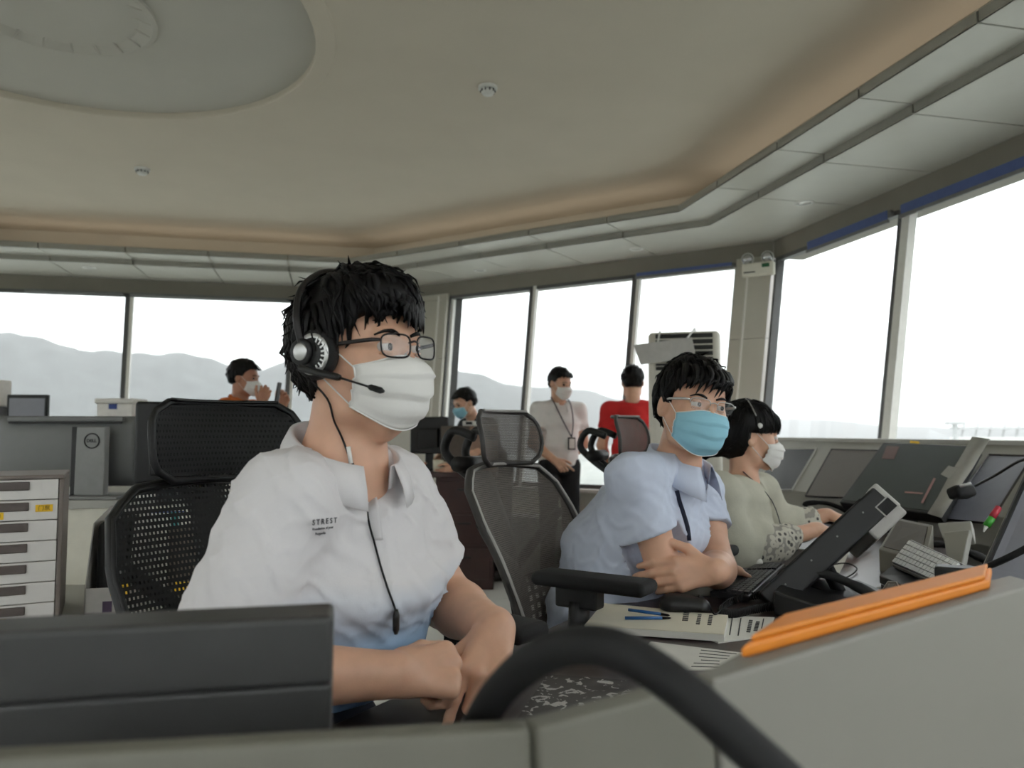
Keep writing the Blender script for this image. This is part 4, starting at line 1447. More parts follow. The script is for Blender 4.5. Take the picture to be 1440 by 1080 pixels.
for S_, E_, W_, sg in ((SR, ER, WR, 1), (SL, EL, WL, -1)):
    f.cap(NB - UP * .03 + RT * sg * .04, S_, .040, .060, k=.04)
    f.cap(S_, E_, .068, .072, k=.04); f.cap(E_, E_.lerp(W_, .35), .070, .060, k=.04)
f.cap(NB - UP * .03, NB + UP * .12, .056, .056, k=.012, op='-')
f.seg(NB + FW * .10, MID + FW * .10 - UP * .42, (.028, .10), (.055, .12), RT, FW, k=.012, cap=.03, op='-')
f.post = lambda P: .005 * wavenoise(P, 36, 31, 5) + .003 * wavenoise(P, 60, 32, 4, dirs=(.3, .3, .9))
v, q = f.mesh(.0065); link_mesh('cardigan', v, q, 'cardigan_knit', root, smooth=True)
for E_, W_ in ((ER, WR), (EL, WL)):
    f = F()
    f.cap(E_.lerp(W_, .28), E_.lerp(W_, .66), .064, .046, k=.03); f.cap(E_.lerp(W_, .28) - UP * .02, E_.lerp(W_, .50) - UP * .025, .05, .05, k=.03)
    f.cap(E_.lerp(W_, .66), W_, .034, .034, k=.004, op='-')
    f.post = lambda P: .004 * wavenoise(P, 80, 41, 5)
    v, q = f.mesh(.006); link_mesh('cuff', v, q, 'cuff_pattern', root, smooth=True)
def exw(f, P, s, R):
    f.ell(P(0, -.052, -.01), (.078 * s, .062 * s, .085 * s), R, k=.03)
    f.ell(P(0, -.115, -.055), (.030 * s, .036 * s, .034 * s), R, k=.02)
    f.cap(P(0, -.14, -.065), P(.005, -.19, -.115), .026 * s, .012 * s, k=.02)
hv, hq = hair_cap(HM, .93, .016, seed=28, amp=.0025, freq=120, h=.0045, extra=exw, ys=[-.25, -.06, -.032, -.020, -.018, .03, .04, .06, .09, .13], zs=[-.15, -.105, -.075, -.03, .010, .012, .012, .018, .02, .06])
lk = hair_locks(HM, .93, 200, 29, (.05, .08), surf=(hv, hq), thick=.016, lift=.003, r0=.0045, fr=[(-.06, .06, 22, .022, 0, .002)])
n0 = len(hv)
link_mesh('hair', [tuple(x) for x in hv] + [tuple(x) for x in lk.v], [tuple(int(i) for i in x) for x in hq] + [tuple(i + n0 for i in x) for x in lk.f], 'hair_black', root, smooth=True)
face_mask(HM, .93, root, 'mask_white')
hip = MID - FW * .14 - UP * .50
legs_seated(root, hip + RT * .08, hip - RT * .08, hip + RT * .10 + FW * .40 - UP * .03, hip - RT * .10 + FW * .40 - UP * .03, hip + RT * .10 + FW * .36 + V(0, 0, .09 - hip.z), hip - RT * .10 + FW * .36 + V(0, 0, .09 - hip.z), 'black_trousers', FW)
b = MB(); tb = bvh(bpy.data.objects[root.children[1].name], *[c for c in root.children if c.name.startswith('cardigan')])
ld = [NB + RT * .05 + V(0, 0, .02), MID + RT * .045 + FW * .10 + V(0, 0, -.02), MID + RT * .03 + FW * .135 + V(0, 0, -.16), MID + RT * .01 + FW * .13 + V(0, 0, -.28)]
b.tube(spline(ld, 5), .006, 6, flat=(.25, 1)); b.build('lanyard', 'lanyard', root, smooth=True)
# slim headset band with a pale end over the tied hair
HP = lambda x, y, z: HM @ Vector((x, y, z))
hs2 = thing('headset', 'thin pale wire headset band over the tied dark hair', 'headset', HP(.09, .0, .05))
b = MB(); b.tube(spline([HP(.088, .006, .040), HP(.082, -.012, .082), HP(.05, -.03, .122), HP(0, -.035, .134), HP(-.06, -.03, .115), HP(-.09, 0, .05)], 6), .0022, 6); b.build('headband', 'silver', hs2, smooth=True)
b = MB(); b.lathe([(.001, -.004), (.009, -.002), (.009, .002), (.001, .004)], 14, Matrix.Translation(HP(.091, .007, .038)) @ (HM.to_3x3().normalized() @ Vector((1, 0, .2))).to_track_quat('Z', 'Y').to_matrix().to_4x4()); b.build('band_end', 'white_plastic', hs2, smooth=True)

# ------------------------------------------------------------------ people standing further back
def bystander(label, base, az, top, head, armR, armL, shirt_m, trousers_m, skin='skin', mask=None, lean=0.0, side=0.0, seed=1, handR=None, handL=None, hairthick=.010, sleeve=.55, collar_m=None, hem=True):
    """base: floor point; top: standing height; head: (az, pitch, roll); arms: (elbow, wrist) as (right, forward, up) offsets from the shoulder in metres"""
    FW, RT = frame(az)
    UPV = V(0, 0, 1)
    base = Vector((base[0], base[1], 0))
    k = top / 1.72
    Lc = lambda r, f_, z: base + RT * r * k + FW * (f_ * k + lean * max(0, z - .95) * k) + RT * side * max(0, z - .95) * k + UPV * (z * k * (1 - .0) - abs(lean) * lean * max(0, z - .95) * .35)
    root = thing('person', label, 'person', base)
    SR, SL = Lc(.175, 0, 1.39), Lc(-.175, 0, 1.39)
    off = lambda S, o: S + RT * o[0] * k + FW * o[1] * k + UPV * o[2] * k
    ER, WR = off(SR, armR[0]), off(SR, armR[1])
    EL, WL = off(SL, armL[0]), off(SL, armL[1])
    NB = Lc(0, .005, 1.46)
    HM = head_matrix(Lc(0, .035, 1.605), *head, k)
    f = F(); add_head(f, HM, k); f.cap(HM @ V(0, -.022, -.055), NB - UPV * .03, .052 * k, .058 * k, k=.025)
    hd = f.mesh(.005)
    f = F(); arm(f, SR, ER, WR, tuple(q * k for q in (.046, .040, .039, .027))); arm(f, SL, EL, WL, tuple(q * k for q in (.046, .040, .039, .027)))
    cu = ((25, 30, 20), (28, 32, 20), (30, 34, 20), (32, 36, 20))
    hr = handR or ((WR - ER), RT)
    hl = handL or ((WL - EL), -RT)
    add_hand(f, WR, hr[0], hr[1], 1, hr[2] if len(hr) > 2 else cu, (35, 12, 12, 15), k)
    add_hand(f, WL, hl[0], hl[1], -1, hl[2] if len(hl) > 2 else cu, (35, 12, 12, 15), k)
    ar = f.mesh(.005)
    body_mesh(root, skin, [hd, ar])
    rows = [(Lc(0, -.01, .96), .160 * k, .115 * k), (Lc(0, 0, 1.10), .150 * k, .112 * k), (Lc(0, .0, 1.28), .158 * k, .112 * k), (Lc(0, -.005, 1.40), .125 * k, .075 * k)]
    f = F(); torso(f, rows, RT, FW, grow=.008)
    for S_, E_, sg in ((SR, ER, 1), (SL, EL, -1)):
        f.cap(NB - UPV * .035 + RT * sg * .04, S_, .042 * k, .058 * k, k=.04); f.cap(S_, S_.lerp(E_, sleeve + .12), .062 * k, .062 * k, k=.04)
    f.cap(NB - UPV * .02, NB + UPV * .12, .060 * k, .060 * k, k=.012, op='-')
    cs = []
    for S_, E_ in ((SR, ER), (SL, EL)):
        c, d = S_.lerp(E_, sleeve), (E_ - S_).normalized()
        cs.append((c, d, .085)); f.cap(c - d * .02, c + d * .1, .050 * k, .050 * k, k=.004, op='-')
    f.cut = arm_cut(cs)
    f.post = lambda P: .004 * wavenoise(P, 42, seed, 5) + .003 * wavenoise(P, 60, seed + 1, 4, dirs=(.4, .3, .8))
    v, q = f.mesh(.009)
    shirt = link_mesh('shirt', v, q, shirt_m, root, smooth=True)
    if collar_m: collar(root, shirt, NB - UPV * .004, FW, RT, UPV, collar_m, r=(.064 * k, .068 * k), h=.032, leaf=.045, gap=22, tilt=.30, point=.012)
    f = F()
    for sg in (1, -1):
        f.cap(Lc(.085 * sg, 0, .93), Lc(.095 * sg, .01, .50), .095 * k, .068 * k, k=.03); f.cap(Lc(.095 * sg, .01, .50), Lc(.10 * sg, -.02, .09), .066 * k, .055 * k, k=.03)
    f.seg(Lc(0, -.01, .90), Lc(0, -.01, 1.0), (.160 * k, .115 * k), (.152 * k, .108 * k), RT, FW, k=.03, cap=.04)
    f.post = lambda P: .004 * wavenoise(P, 40, seed + 3)
    v, q = f.mesh(.012); link_mesh('trousers', v, q, trousers_m, root, smooth=True)
    for sg in (1, -1): shoe(root, Lc(.10 * sg, -.02, .085), FW)
    hv, hq = hair_cap(HM, k, hairthick, seed=seed, amp=.002, freq=110, h=.006, ys=[-.15, -.06, -.028, -.014, -.012, .018, .024, .05, .075, .12], zs=[-.055, -.056, -.045, -.02, .006, .006, .030, .060, .068, .07])
    lk = hair_locks(HM, k, 70, seed, (.02, .035), surf=(hv, hq), thick=hairthick, lift=.004, r0=.0045, zmin=-.04, fr=[(-.055, .055, 14, .062, 0, .003)])
    n0 = len(hv)
    link_mesh('hair', [tuple(x) for x in hv] + [tuple(x) for x in lk.v], [tuple(int(i) for i in x) for x in hq] + [tuple(i + n0 for i in x) for x in lk.f], 'hair_black', root, smooth=True)
    if mask: face_mask(HM, k, root, mask)
    for x in (-1, 1):
        b = MB(); b.tube([HM @ V(.014 * x, .0885, .0195), HM @ V(.03 * x, .089, .024), HM @ V(.05 * x, .075, .018)], .003 * k, 5)
        b.build('eyebrow', 'hair_black', root)
    for x in (-1, 1):
        b = MB(); b.lathe([(.0001, -.0125 * k), (.009 * k, -.009 * k), (.0125 * k, 0), (.009 * k, .009 * k), (.0001, .0125 * k)], 10, Matrix.Translation(HM @ V(.031 * x, .0735, .001))); b.build('eye', 'eye_iris', root, smooth=True)
    return root, HM, SR, SL, ER, EL, WR, WL, FW, RT, NB, shirt
mat('shirt_white', srgb(228, 225, 222), 0.85, var=0.02, bump=0.15)
mat('shirt_red', srgb(206, 40, 40), 0.85, var=0.04, bump=0.2)
mat('shirt_black', srgb(28, 28, 31), 0.85, var=0.1, bump=0.2)
mat('shirt_orange', srgb(200, 104, 40), 0.8, var=0.05, bump=0.2)
g0 = onz(786, 807, 0)
p_ = at(786, 600, 6.0)
R1 = bystander('bystander in a white short-sleeved shirt and black trousers with a badge on a lanyard', (p_.x, 6.0), 18, 1.66, (40, -16, 0), ((.06, .03, -.27), (-.06, .20, -.40)), ((.06 * -1.2, -.06, -.28), (-.02 + .10, -.16, -.42)), 'shirt_white', 'black_trousers', mask='mask_white', seed=51, collar_m='shirt_white', handR=(V(.75, -.2, -.6), V(.0, -1, .2), ((15, 18, 10), (45, 50, 25), (50, 55, 30), (55, 55, 30))))
p_ = at(890, 600, 5.60)
R2 = bystander('bystander in a red shirt with the back turned, beside the air conditioner', (p_.x, 5.60), 172, 1.645, (176, -10, 0), ((.06, .02, -.27), (.02, .16, -.46)), ((-.06, .02, -.27), (-.02, .16, -.46)), 'shirt_red', 'black_trousers', seed=61)
p_ = at(700, 600, 6.22)
R3 = bystander('bystander in a black shirt and blue mask bending behind the brown desk', (p_.x, 6.22), -52, 1.56, (-58, -22, 0), ((.06, .16, -.22), (.0, .36, -.34)), ((-.06, .16, -.22), (-.0, .36, -.34)), 'shirt_black', 'black_trousers', mask='mask_blue', lean=.50, seed=71)
p_ = at(336, 600, 5.05)
R4 = bystander('bystander in an orange shirt and white mask holding up a phone', (p_.x, 5.05), 80, 1.635, (86, -8, 0), ((.05, .14, -.17), (.02, .27, .02)), ((-.05, .12, -.19), (.06, .26, .0)), 'shirt_orange', 'navy_trousers', skin='skin_dark', mask='mask_white', seed=81, collar_m='shirt_orange', handR=(V(.25, 0, 1), V(.3, -1, 0), ((40, 50, 30),) * 4), handL=(V(.25, 0, 1), V(.3, 1, 0), ((40, 50, 30),) * 4), hairthick=.014)
# phone held in both hands
ph = (R4[6] + R4[7]) / 2 + V(.035, 0, .085)
t_ = thing('mobile_phone', 'dark phone held up by the person in the orange shirt', 'phone', ph)
b = MB(); b.rbox(ph, (.008, .072, .148), Matrix.Rotation(.15, 3, 'Y'), .004); b.build('phone_body', 'black_plastic', t_)
b = MB(); b.box(ph + V(-.0045, 0, 0), (.001, .066, .138), Matrix.Rotation(.15, 3, 'Y')); b.build('screen', 'dark_metal', t_)
# badge hanging on the white shirt
NBb, FWb, RTb = R1[10], R1[8], R1[9]
bp = NBb + FWb * .145 - V(0, 0, .33) - RTb * .045
t_ = thing('id_badge', 'white card in a black holder hanging on a lanyard on the white shirt', 'badge', bp)
Rb = axes(FWb)
b = MB(); b.rbox(bp, (.062, .008, .095), Rb, .004); b.build('holder', 'black_plastic', t_)
b = MB(); b.box(bp + FWb * .005, (.046, .002, .074), Rb); b.build('card', 'white_plastic', t_)
b = MB(); b.tube(spline([bp + V(0, 0, .05), NBb + FWb * .135 - V(0, 0, .16) + RTb * .02, NBb + FWb * .07 + RTb * .066 - V(0, 0, .02), NBb + RTb * .06 - FWb * .02 + V(0, 0, .03)], 5), .0045, 6)
b.tube(spline([bp + V(0, 0, .05), NBb + FWb * .14 - V(0, 0, .16) - RTb * .06, NBb + FWb * .07 - RTb * .066 - V(0, 0, .02), NBb - RTb * .06 - FWb * .02 + V(0, 0, .03)], 5), .0045, 6); b.build('lanyard', 'lanyard', t_, smooth=True)
# ------------------------------------------------------------------ mesh office chairs
mat('chair_plastic', srgb(18, 18, 19), 0.5, var=0.08)
mat('chair_rim', srgb(168, 165, 160), 0.45, var=0.04)
mat('chair_foam', srgb(22, 22, 23), 0.85, var=0.12, bump=0.3)
mat('chair_taupe', srgb(58, 55, 53), 0.5)
mesh_fabric('net_taupe', srgb(98, 91, 85), (0.0032, 0.0046), 0.62)
mesh_fabric('net_black', srgb(20, 20, 21), (0.0075, 0.0105), 0.62)
mesh_fabric('net_head', srgb(90, 84, 79), (0.0032, 0.0046), 0.72)
def chair(label, loc, az, net, netb, rim, recline=16, armz=.80):
    """local frame: x to the sitter's right, y to where the sitter faces; mesh back with lumbar plate, headrest, arms, five-star base"""
    f_, r_ = frame(az)
    rz = math.atan2(r_.y, r_.x)
    th = thing('office_chair', label, 'chair', (loc[0], loc[1], 0), rz)
    OFF[th] = Vector((0, 0, 0))
    B = lambda b, n, m, p=th, **k: b.build(n, m, p, local=True, **k)
    t = math.tan(math.radians(recline))
    ZB, ZT, ZL = .555, 1.068, .50
    yb = lambda z: -.215 - t * (z - ZL) + .05 * math.sin(max(0, min(1, (z - ZB) / (ZT - ZB))) * math.pi)
    hw = lambda u: np.interp(u, [0, .2, .45, .75, .92, 1.0], [.14, .175, .208, .230, .215, .165])
    def bp(u, x):      # back surface, u 0..1 up, x -1..1 across
        z = ZB + (ZT - ZB) * u
        return Vector((x * hw(u), yb(z) + .035 * x * x, z))
    n, m = 22, 14
    grid = [[bp(i / n, j / m * 2 - 1) for j in range(m + 1)] for i in range(n + 1)]
    b = MB(); b.sheet(grid)
    uv = [(p.x, p.z) for p in b.v]
    B(b, 'back_mesh', net, uv=uv, smooth=True)
    loop = [bp(i / n, -1) for i in range(n + 1)] + [bp(1, j / 8 * 2 - 1) + V(0, 0, .012 * math.sin(j / 8 * math.pi)) for j in range(1, 8)] + [bp(1 - i / n, 1) for i in range(n + 1)] + [bp(0, 1 - j / 8 * 2) for j in range(1, 8)]
    b = MB(); b.tube(loop, .009, 8, closed=True, flat=(1, 1.4)); B(b, 'back_frame', 'chair_plastic' if net == 'net_black' else 'chair_taupe', smooth=True)
    b = MB(); b.tube([p + V(0, .011, 0) for p in loop], .0045, 6, closed=True); B(b, 'frame_edge', rim, smooth=True)
    # perforated lumbar plate behind the net
    lb = MB(); cx, cz = 9, 8
    cw, ch = .30 / cx, .19 / cz
    for i in range(cx):
        for j in range(cz):
            x0, z0 = -.15 + i * cw, .60 + j * ch
            def pt(x, z): return Vector((x, yb(z) - .028 + .9 * x * x * .6, z))
            ou = [pt(x0, z0), pt(x0 + cw, z0), pt(x0 + cw, z0 + ch), pt(x0, z0 + ch)]
            cxm, czm = x0 + cw / 2, z0 + ch / 2
            inn = [pt(cxm - cw * .22, czm - ch * .26), pt(cxm + cw * .22, czm - ch * .26), pt(cxm + cw * .22, czm + ch * .26), pt(cxm - cw * .22, czm + ch * .26)]
            lb._add(ou + inn, [(0, 1, 5, 4), (1, 2, 6, 5), (2, 3, 7, 6), (3, 0, 4, 7)])
    B(lb, 'lumbar_support', 'chair_plastic')
    # spine behind the back
    b = MB(); pts = [V(0, -.10, .40), V(0, -.27, .44), V(0, yb(.6) - .075, .60), V(0, yb(.85) - .085, .85), V(0, yb(1.05) - .055, 1.05)]
    b.tube(spline(pts, 4), .026, 8, flat=(.7, 1.5)); B(b, 'spine', 'chair_plastic', smooth=True)
    b = MB()
    for s in (-1, 1):
        b.tube(spline([V(0, yb(.80) - .08, .80), V(s * .10, yb(.84) - .06, .86), V(s * .20, yb(.92) - .0, .94)], 4), .014, 8)
    B(b, 'back_yoke', 'chair_plastic', smooth=True)
    # headrest: curved net pad in a rim, carried on two arched arms
    zc, hh, ww = ZT + .085, .072, .150
    yc = yb(ZT) - .004
    def hp(u, x):
        z = zc + (u - .5) * 2 * hh
        return Vector((x * ww * (1 - .06 * (2 * u - 1) ** 2 - .22 * abs(2 * u - 1) ** 5), yc + .05 * x * x - t * .5 * (z - zc) - .02 * (2 * u - 1) ** 2 + .02, z))
    n2, m2 = 8, 14
    g = [[hp(i / n2, j / m2 * 2 - 1) for j in range(m2 + 1)] for i in range(n2 + 1)]
    b = MB(); b.sheet(g); uv = [(p.x, p.z) for p in b.v]; B(b, 'headrest_net', netb, uv=uv, smooth=True)
    if net == 'net_black':
        b = MB(); b.sheet([[p - V(0, .022, 0) for p in r] for r in g], .008); B(b, 'headrest_shell', 'chair_foam', smooth=True)
    lp = [g[0][j] for j in range(m2 + 1)] + [g[i][m2] for i in range(1, n2)] + [g[n2][j] for j in range(m2, -1, -1)] + [g[i][0] for i in range(n2 - 1, 0, -1)]
    b = MB(); b.tube([p - V(0, .004, 0) for p in lp], .007, 8, closed=True); B(b, 'headrest_rim', 'chair_plastic' if net == 'net_black' else 'chair_taupe', smooth=True)
    b = MB(); b.tube([p + V(0, .006, .004) for p in [g[n2][j] for j in range(m2 + 1)]], .0035, 6); B(b, 'headrest_edge', rim, smooth=True)
    for s in (-1, 1):
        b = MB(); b.tube(spline([V(s * .05, yc - .03, zc), V(s * .055, yc - .10, zc + .02), V(s * .05, yc - .135, zc - .035), V(s * .03, yc - .10, zc - .085), V(s * .02, yb(ZT - .05) - .05, ZT - .06)], 5), .013, 8); B(b, 'headrest_arm', 'chair_plastic', smooth=True)
    b = MB(); b.tube([V(-.06, yc - .085, zc - .075), V(.06, yc - .085, zc - .075)], .022, 12); B(b, 'headrest_pivot', 'chair_plastic', smooth=True)
    # seat
    b = MB(); b.rbox((0, .02, .455), (.49, .48, .075), None, .035, 4); B(b, 'seat', 'chair_foam', smooth=True)
    b = MB(); b.rbox((0, -.02, .395), (.26, .30, .05), None, .015); B(b, 'mechanism', 'chair_plastic', bevel=0)
    for s in (-1, 1):
        b = MB(); b.tube(spline([V(s * .17, .0, .41), V(s * .275, -.005, .43), V(s * .292, -.01, .56), V(s * .292, .0, armz - .05)], 4), .020, 8, flat=(1.6, .9)); ap_ = B(b, 'arm_post', 'chair_plastic', smooth=True)
        b = MB(); b.box((s * .292, .0, armz - .04), (.045, .10, .05)); B(b, 'arm_collar', 'chair_plastic', ap_, bevel=.006)
        b = MB(); b.rbox((s * .288, .03, armz - .008), (.088, .27, .030), None, .014, 4); B(b, 'arm_pad', 'chair_foam', smooth=True)
    b = MB(); b.tube([V(0, 0, .10), V(0, 0, .38)], .026, 12); B(b, 'gas_column', 'chair_plastic', smooth=True)
    for i in range(5):
        a = 2 * math.pi * i / 5 + .3
        d = V(math.cos(a), math.sin(a), 0)
        b = MB(); b.tube([V(0, 0, .115), d * .16 + V(0, 0, .105), d * .31 + V(0, 0, .075)], [.030, .024, .016], 8); lg = B(b, 'base_leg', 'chair_plastic', smooth=True)
        b = MB(); e = d * .305; sd = V(-d.y, d.x, 0)
        b.tube([e + V(0, 0, .03) - sd * .022, e + V(0, 0, .03) + sd * .022], .029, 14); B(b, 'castor', 'chair_plastic', lg, smooth=True)
    return th
FC, RC = frame(48)
bk = at(328, 700, 1.45)
chair('black mesh office chair behind the operator in the white polo', (bk.x + FC.x * .33, bk.y + FC.y * .33), 47, 'net_black', 'net_black', 'chair_plastic', 19, .835)
FC, RC = frame(57)
bk = at(748, 700, 2.10)
chair('taupe mesh office chair of the operator in the pale blue shirt', (bk.x + FC.x * .30, bk.y + FC.y * .30), 57, 'net_taupe', 'net_head', 'chair_rim', 20, .855)
bk = at(880, 640, 2.92)
chair('taupe mesh office chair of the operator in the cream cardigan', (bk.x + FC.x * .36, bk.y + FC.y * .36), 60, 'net_taupe', 'net_head', 'chair_rim', 16, .74)
# ------------------------------------------------------------------ desks and consoles
wm = mat('desk_wood', srgb(64, 54, 52), 0.32, var=0.12, nscale=14, spec=0.5)
mat('desk_edge', srgb(46, 40, 40), 0.4)
mat('console_grey', srgb(146, 144, 134), 0.5, var=0.03, nscale=10)
mat('console_light', srgb(176, 175, 168), 0.45, var=0.03, nscale=10)
mat('hood_grey', srgb(132, 129, 121), 0.55, var=0.02, nscale=6)
mat('hood_olive', srgb(112, 110, 99), 0.55, var=0.02, nscale=6)
mat('screen_black', srgb(24, 25, 25), 0.45, var=0.05, spec=.25)
mat('screen_green', srgb(44, 52, 47), 0.4, spec=.3, var=0.08, nscale=6)
mat('screen_grey', srgb(100, 94, 86), 0.5, var=0.03, spec=.3)
mat('screen_blue', srgb(138, 139, 148), 0.4, var=0.03)
mat('screen_red', srgb(96, 60, 54), 0.3)
mat('trace_pink', srgb(170, 120, 116), 0.4)
mat('orange_card', srgb(222, 132, 30), 0.55, var=0.04)
mat('paper', srgb(220, 218, 210), 0.8, var=0.02)
mat('paper_cream', srgb(222, 216, 196), 0.75, var=0.02)
mat('paper_grey', srgb(168, 166, 158), 0.8, var=0.04)
mat('ink', srgb(60, 60, 62), 0.8)
mat('blue_pen', srgb(36, 92, 150), 0.35)
mat('yellow_label', srgb(244, 196, 40), 0.6)
mat('label_ink', srgb(110, 84, 20), 0.7)
mat('key_white', srgb(222, 222, 218), 0.45)
mat('key_dark', srgb(42, 42, 43), 0.5)
mat('mouse_white', srgb(206, 204, 196), 0.35)
mat('monitor_grey', srgb(120, 121, 120), 0.42, var=0.02)
mat('monitor_stand', srgb(128, 128, 126), 0.38, metal=.3)
mat('drawer_frame', srgb(120, 110, 104), 0.5, var=0.03)
mat('drawer_front', srgb(222, 218, 214), 0.5, var=0.02)
mat('drawer_pull', srgb(92, 82, 78), 0.5, var=0.05)
mat('red_plastic', srgb(176, 44, 60), 0.4)
mat('green_plastic', srgb(60, 150, 50), 0.4)
mat('box_white', srgb(224, 220, 214), 0.4)
mat('blue_label', srgb(40, 62, 130), 0.5)
mat('brown_wood', srgb(62, 36, 34), 0.35, var=0.15, nscale=12)
mat('brown_box', srgb(88, 78, 70), 0.6, var=0.06)
mat('brown_box_side', srgb(140, 112, 96), 0.6, var=0.06)
mat('ac_cream', srgb(214, 210, 198), 0.4, var=0.02)
mat('ac_grille', srgb(40, 40, 40), 0.6)
mat('card_grey', srgb(178, 174, 168), 0.7)
mat('teal', srgb(40, 130, 130), 0.5)
mat('dark_box', srgb(58, 58, 57), 0.5, var=0.05)
mat('dark_base', srgb(34, 35, 35), 0.6)
def sp(m, base, speck):
    nt = m.node_tree; b = nt.nodes['Principled BSDF']; tc = nt.nodes.new('ShaderNodeTexCoord')
    nz = nt.nodes.new('ShaderNodeTexNoise'); nz.inputs['Scale'].default_value = 55; nz.inputs['Detail'].default_value = 8; nz.inputs['Distortion'].default_value = .8
    nt.links.new(tc.outputs['Object'], nz.inputs['Vector'])
    rp = nt.nodes.new('ShaderNodeValToRGB'); rp.color_ramp.interpolation = 'CONSTANT'
    e = rp.color_ramp.elements; e[0].color = (*base, 1); e[1].position = .58; e[1].color = (*speck, 1)
    nt.links.new(nz.outputs['Fac'], rp.inputs['Fac']); nt.links.new(rp.outputs['Color'], b.inputs['Base Color'])
sp(mat('worn_mat', srgb(70, 68, 66), 0.5), srgb(70, 66, 64), srgb(186, 184, 180))

uN = V(math.sin(math.radians(31.8)), math.cos(math.radians(31.8)), 0)
nN = V(math.sin(math.radians(121.8)), math.cos(math.radians(121.8)), 0)
uR = V(math.sin(math.radians(-13.2)), math.cos(math.radians(-13.2)), 0)
nR = V(math.sin(math.radians(76.8)), math.cos(math.radians(76.8)), 0)
ZD = .75
poly = [(-.851, .177), (.739, 2.742), (.56, 3.83), (1.85, 4.13), (2.03, 3.42), (-.226, -.213)]
desk = thing('operator_desk', 'long dark wood operators\' desk running under the consoles beside the seated people', 'desk', (.6, 2.2, 0))
b = MB(); b.prism(poly, .032, c=(0, 0, ZD - .032)); b.build('desk_top', 'desk_wood', desk, bevel=.004)
def inset(i, j, o, z0, z1, t=.03):
    p, q = Vector((*poly[i], 0)), Vector((*poly[j], 0))
    d = (q - p).normalized(); nn = V(d.y, -d.x, 0)
    return p + nn * o + d * .05, q + nn * o - d * .05, nn * t
for i, j in ((0, 1), (1, 2)):
    p, q, tt = inset(i, j, .38, 0, 0)
    b = MB(); b.slab(p + V(0, 0, .02), q + V(0, 0, .02), q + V(0, 0, ZD - .034), p + V(0, 0, ZD - .034), tt); b.build('modesty_panel', 'console_grey', desk)
for s_ in (.0, 1.3, 2.55):
    p = Vector((-.603, .374, 0)) + uN * s_ + nN * .30
    b = MB(); b.box(p + V(0, 0, (ZD - .034) / 2), (.04, .45, ZD - .034), Matrix((uN, nN, V(0, 0, 1))).transposed()); b.build('leg_panel', 'console_grey', desk)

# grey hood of the near console, seen from behind over its upper edge
hood = thing('console_hood', 'pale grey console hood with upright back panels in the foreground', 'console', (.15, .55, 0))
ZH = 1.0
hp_ = [onz(-160, 1076, ZH), onz(752, 1024, ZH), onz(1000, 956, ZH), onz(1470, 816, ZH), onz(1470, 816, ZH) + V(.45, .30, 0)]
ups = [V(-.05, 1, 0), V(-.25, .9, 0), V(-.55, .83, 0), V(-.6, .8, 0), V(-.6, .8, 0)]
dep = [.03, .03, .05, .14, .14]
mats_ = ['hood_olive', 'hood_olive', 'hood_grey', 'hood_grey']
for i in range(4):
    a, c = hp_[i], hp_[i + 1]
    d = (c - a).normalized()
    back = V(-d.y, d.x, 0)
    g = .0025
    a2, c2 = a + d * g, c - d * g
    b = MB()
    b.slab(a2 - V(0, 0, .42) - back * .05, c2 - V(0, 0, .42) - back * .05, c2, a2, back * .018)
    o = b.build('back_panel', mats_[i], hood, bevel=.0035, segs=3)
# ledge behind the right-hand panels, carrying an orange folder
lq = [(1010, 944), (1440, 826), (1420, 806), (1088, 889)]
P_ = [onz(x, y, ZH) for x, y in lq]
d3 = (hp_[3] - hp_[2]).normalized(); bk3 = V(-d3.y, d3.x, 0)
P_[0] = hp_[2] + bk3 * .020 + d3 * .02; P_[1] = hp_[3] + bk3 * .020
for p in P_: p.z = ZH - .003
b = MB(); b.slab(*P_, V(0, 0, -.015)); b.build('top_ledge', 'hood_grey', hood)
fo = thing('folder', 'thick orange folder lying on top of the grey console hood', 'folder', hp_[2].lerp(hp_[3], .5) - V(0, 0, .003))
fq = [onz(x, y, ZH) for x, y in ((1068, 924), (1420, 829), (1395, 806), (1094, 887))]
fq[0] = hp_[2] + d3 * .062 + bk3 * .022; fq[1] = hp_[2] + d3 * .50 + bk3 * .022
for p in fq: p.z = ZH - .0028
b = MB(); b.slab(*fq, V(0, 0, .011)); b.build('cover', 'orange_card', fo, bevel=.003)
cq = sum(fq, V(0, 0, 0)) / 4
b = MB(); b.slab(*[cq + (p - cq) * .95 + V(0, 0, .0115) for p in fq], V(0, 0, .005)); b.build('flap', 'orange_card', fo, bevel=.002)
# dark display back on the left behind the hood
dm = thing('monitor', 'dark grey monitor turned away, its plain back edge standing above the grey hood', 'monitor', onz(200, 1010, .75).lerp(at(200, 900, .56), .5))
OFF[dm] = dm.location.copy()
tl, tr_ = at(-190, 903, .50), at(468, 864, .56)
wv = (tr_ - tl); wv.z = 0; wd = wv.normalized(); bk_ = V(-wd.y, wd.x, 0)
tr_.z = tl.z = (tl.z + tr_.z) / 2
b = MB(); b.slab(tl - V(0, 0, .048), tr_ - V(0, 0, .048), tr_, tl, bk_ * .05); b.build('upper_shell', 'dark_box', dm, bevel=.004)
b = MB(); b.slab(tl - V(0, 0, .088) + bk_ * .004, tr_ - V(0, 0, .088) + bk_ * .004, tr_ - V(0, 0, .0485) + bk_ * .004, tl - V(0, 0, .0485) + bk_ * .004, bk_ * .045); b.build('lower_shell', 'dark_box', dm, bevel=.003)
b = MB(); b.slab(tl - V(0, 0, .20) + bk_ * .012, tr_ - V(0, 0, .20) + bk_ * .012 + wd * .002, tr_ - V(0, 0, .0885) + bk_ * .012 + wd * .002, tl - V(0, 0, .0885) + bk_ * .012, bk_ * .03); b.build('base_strip', 'dark_base', dm)
mb_ = tl.lerp(tr_, .5) + bk_ * .03
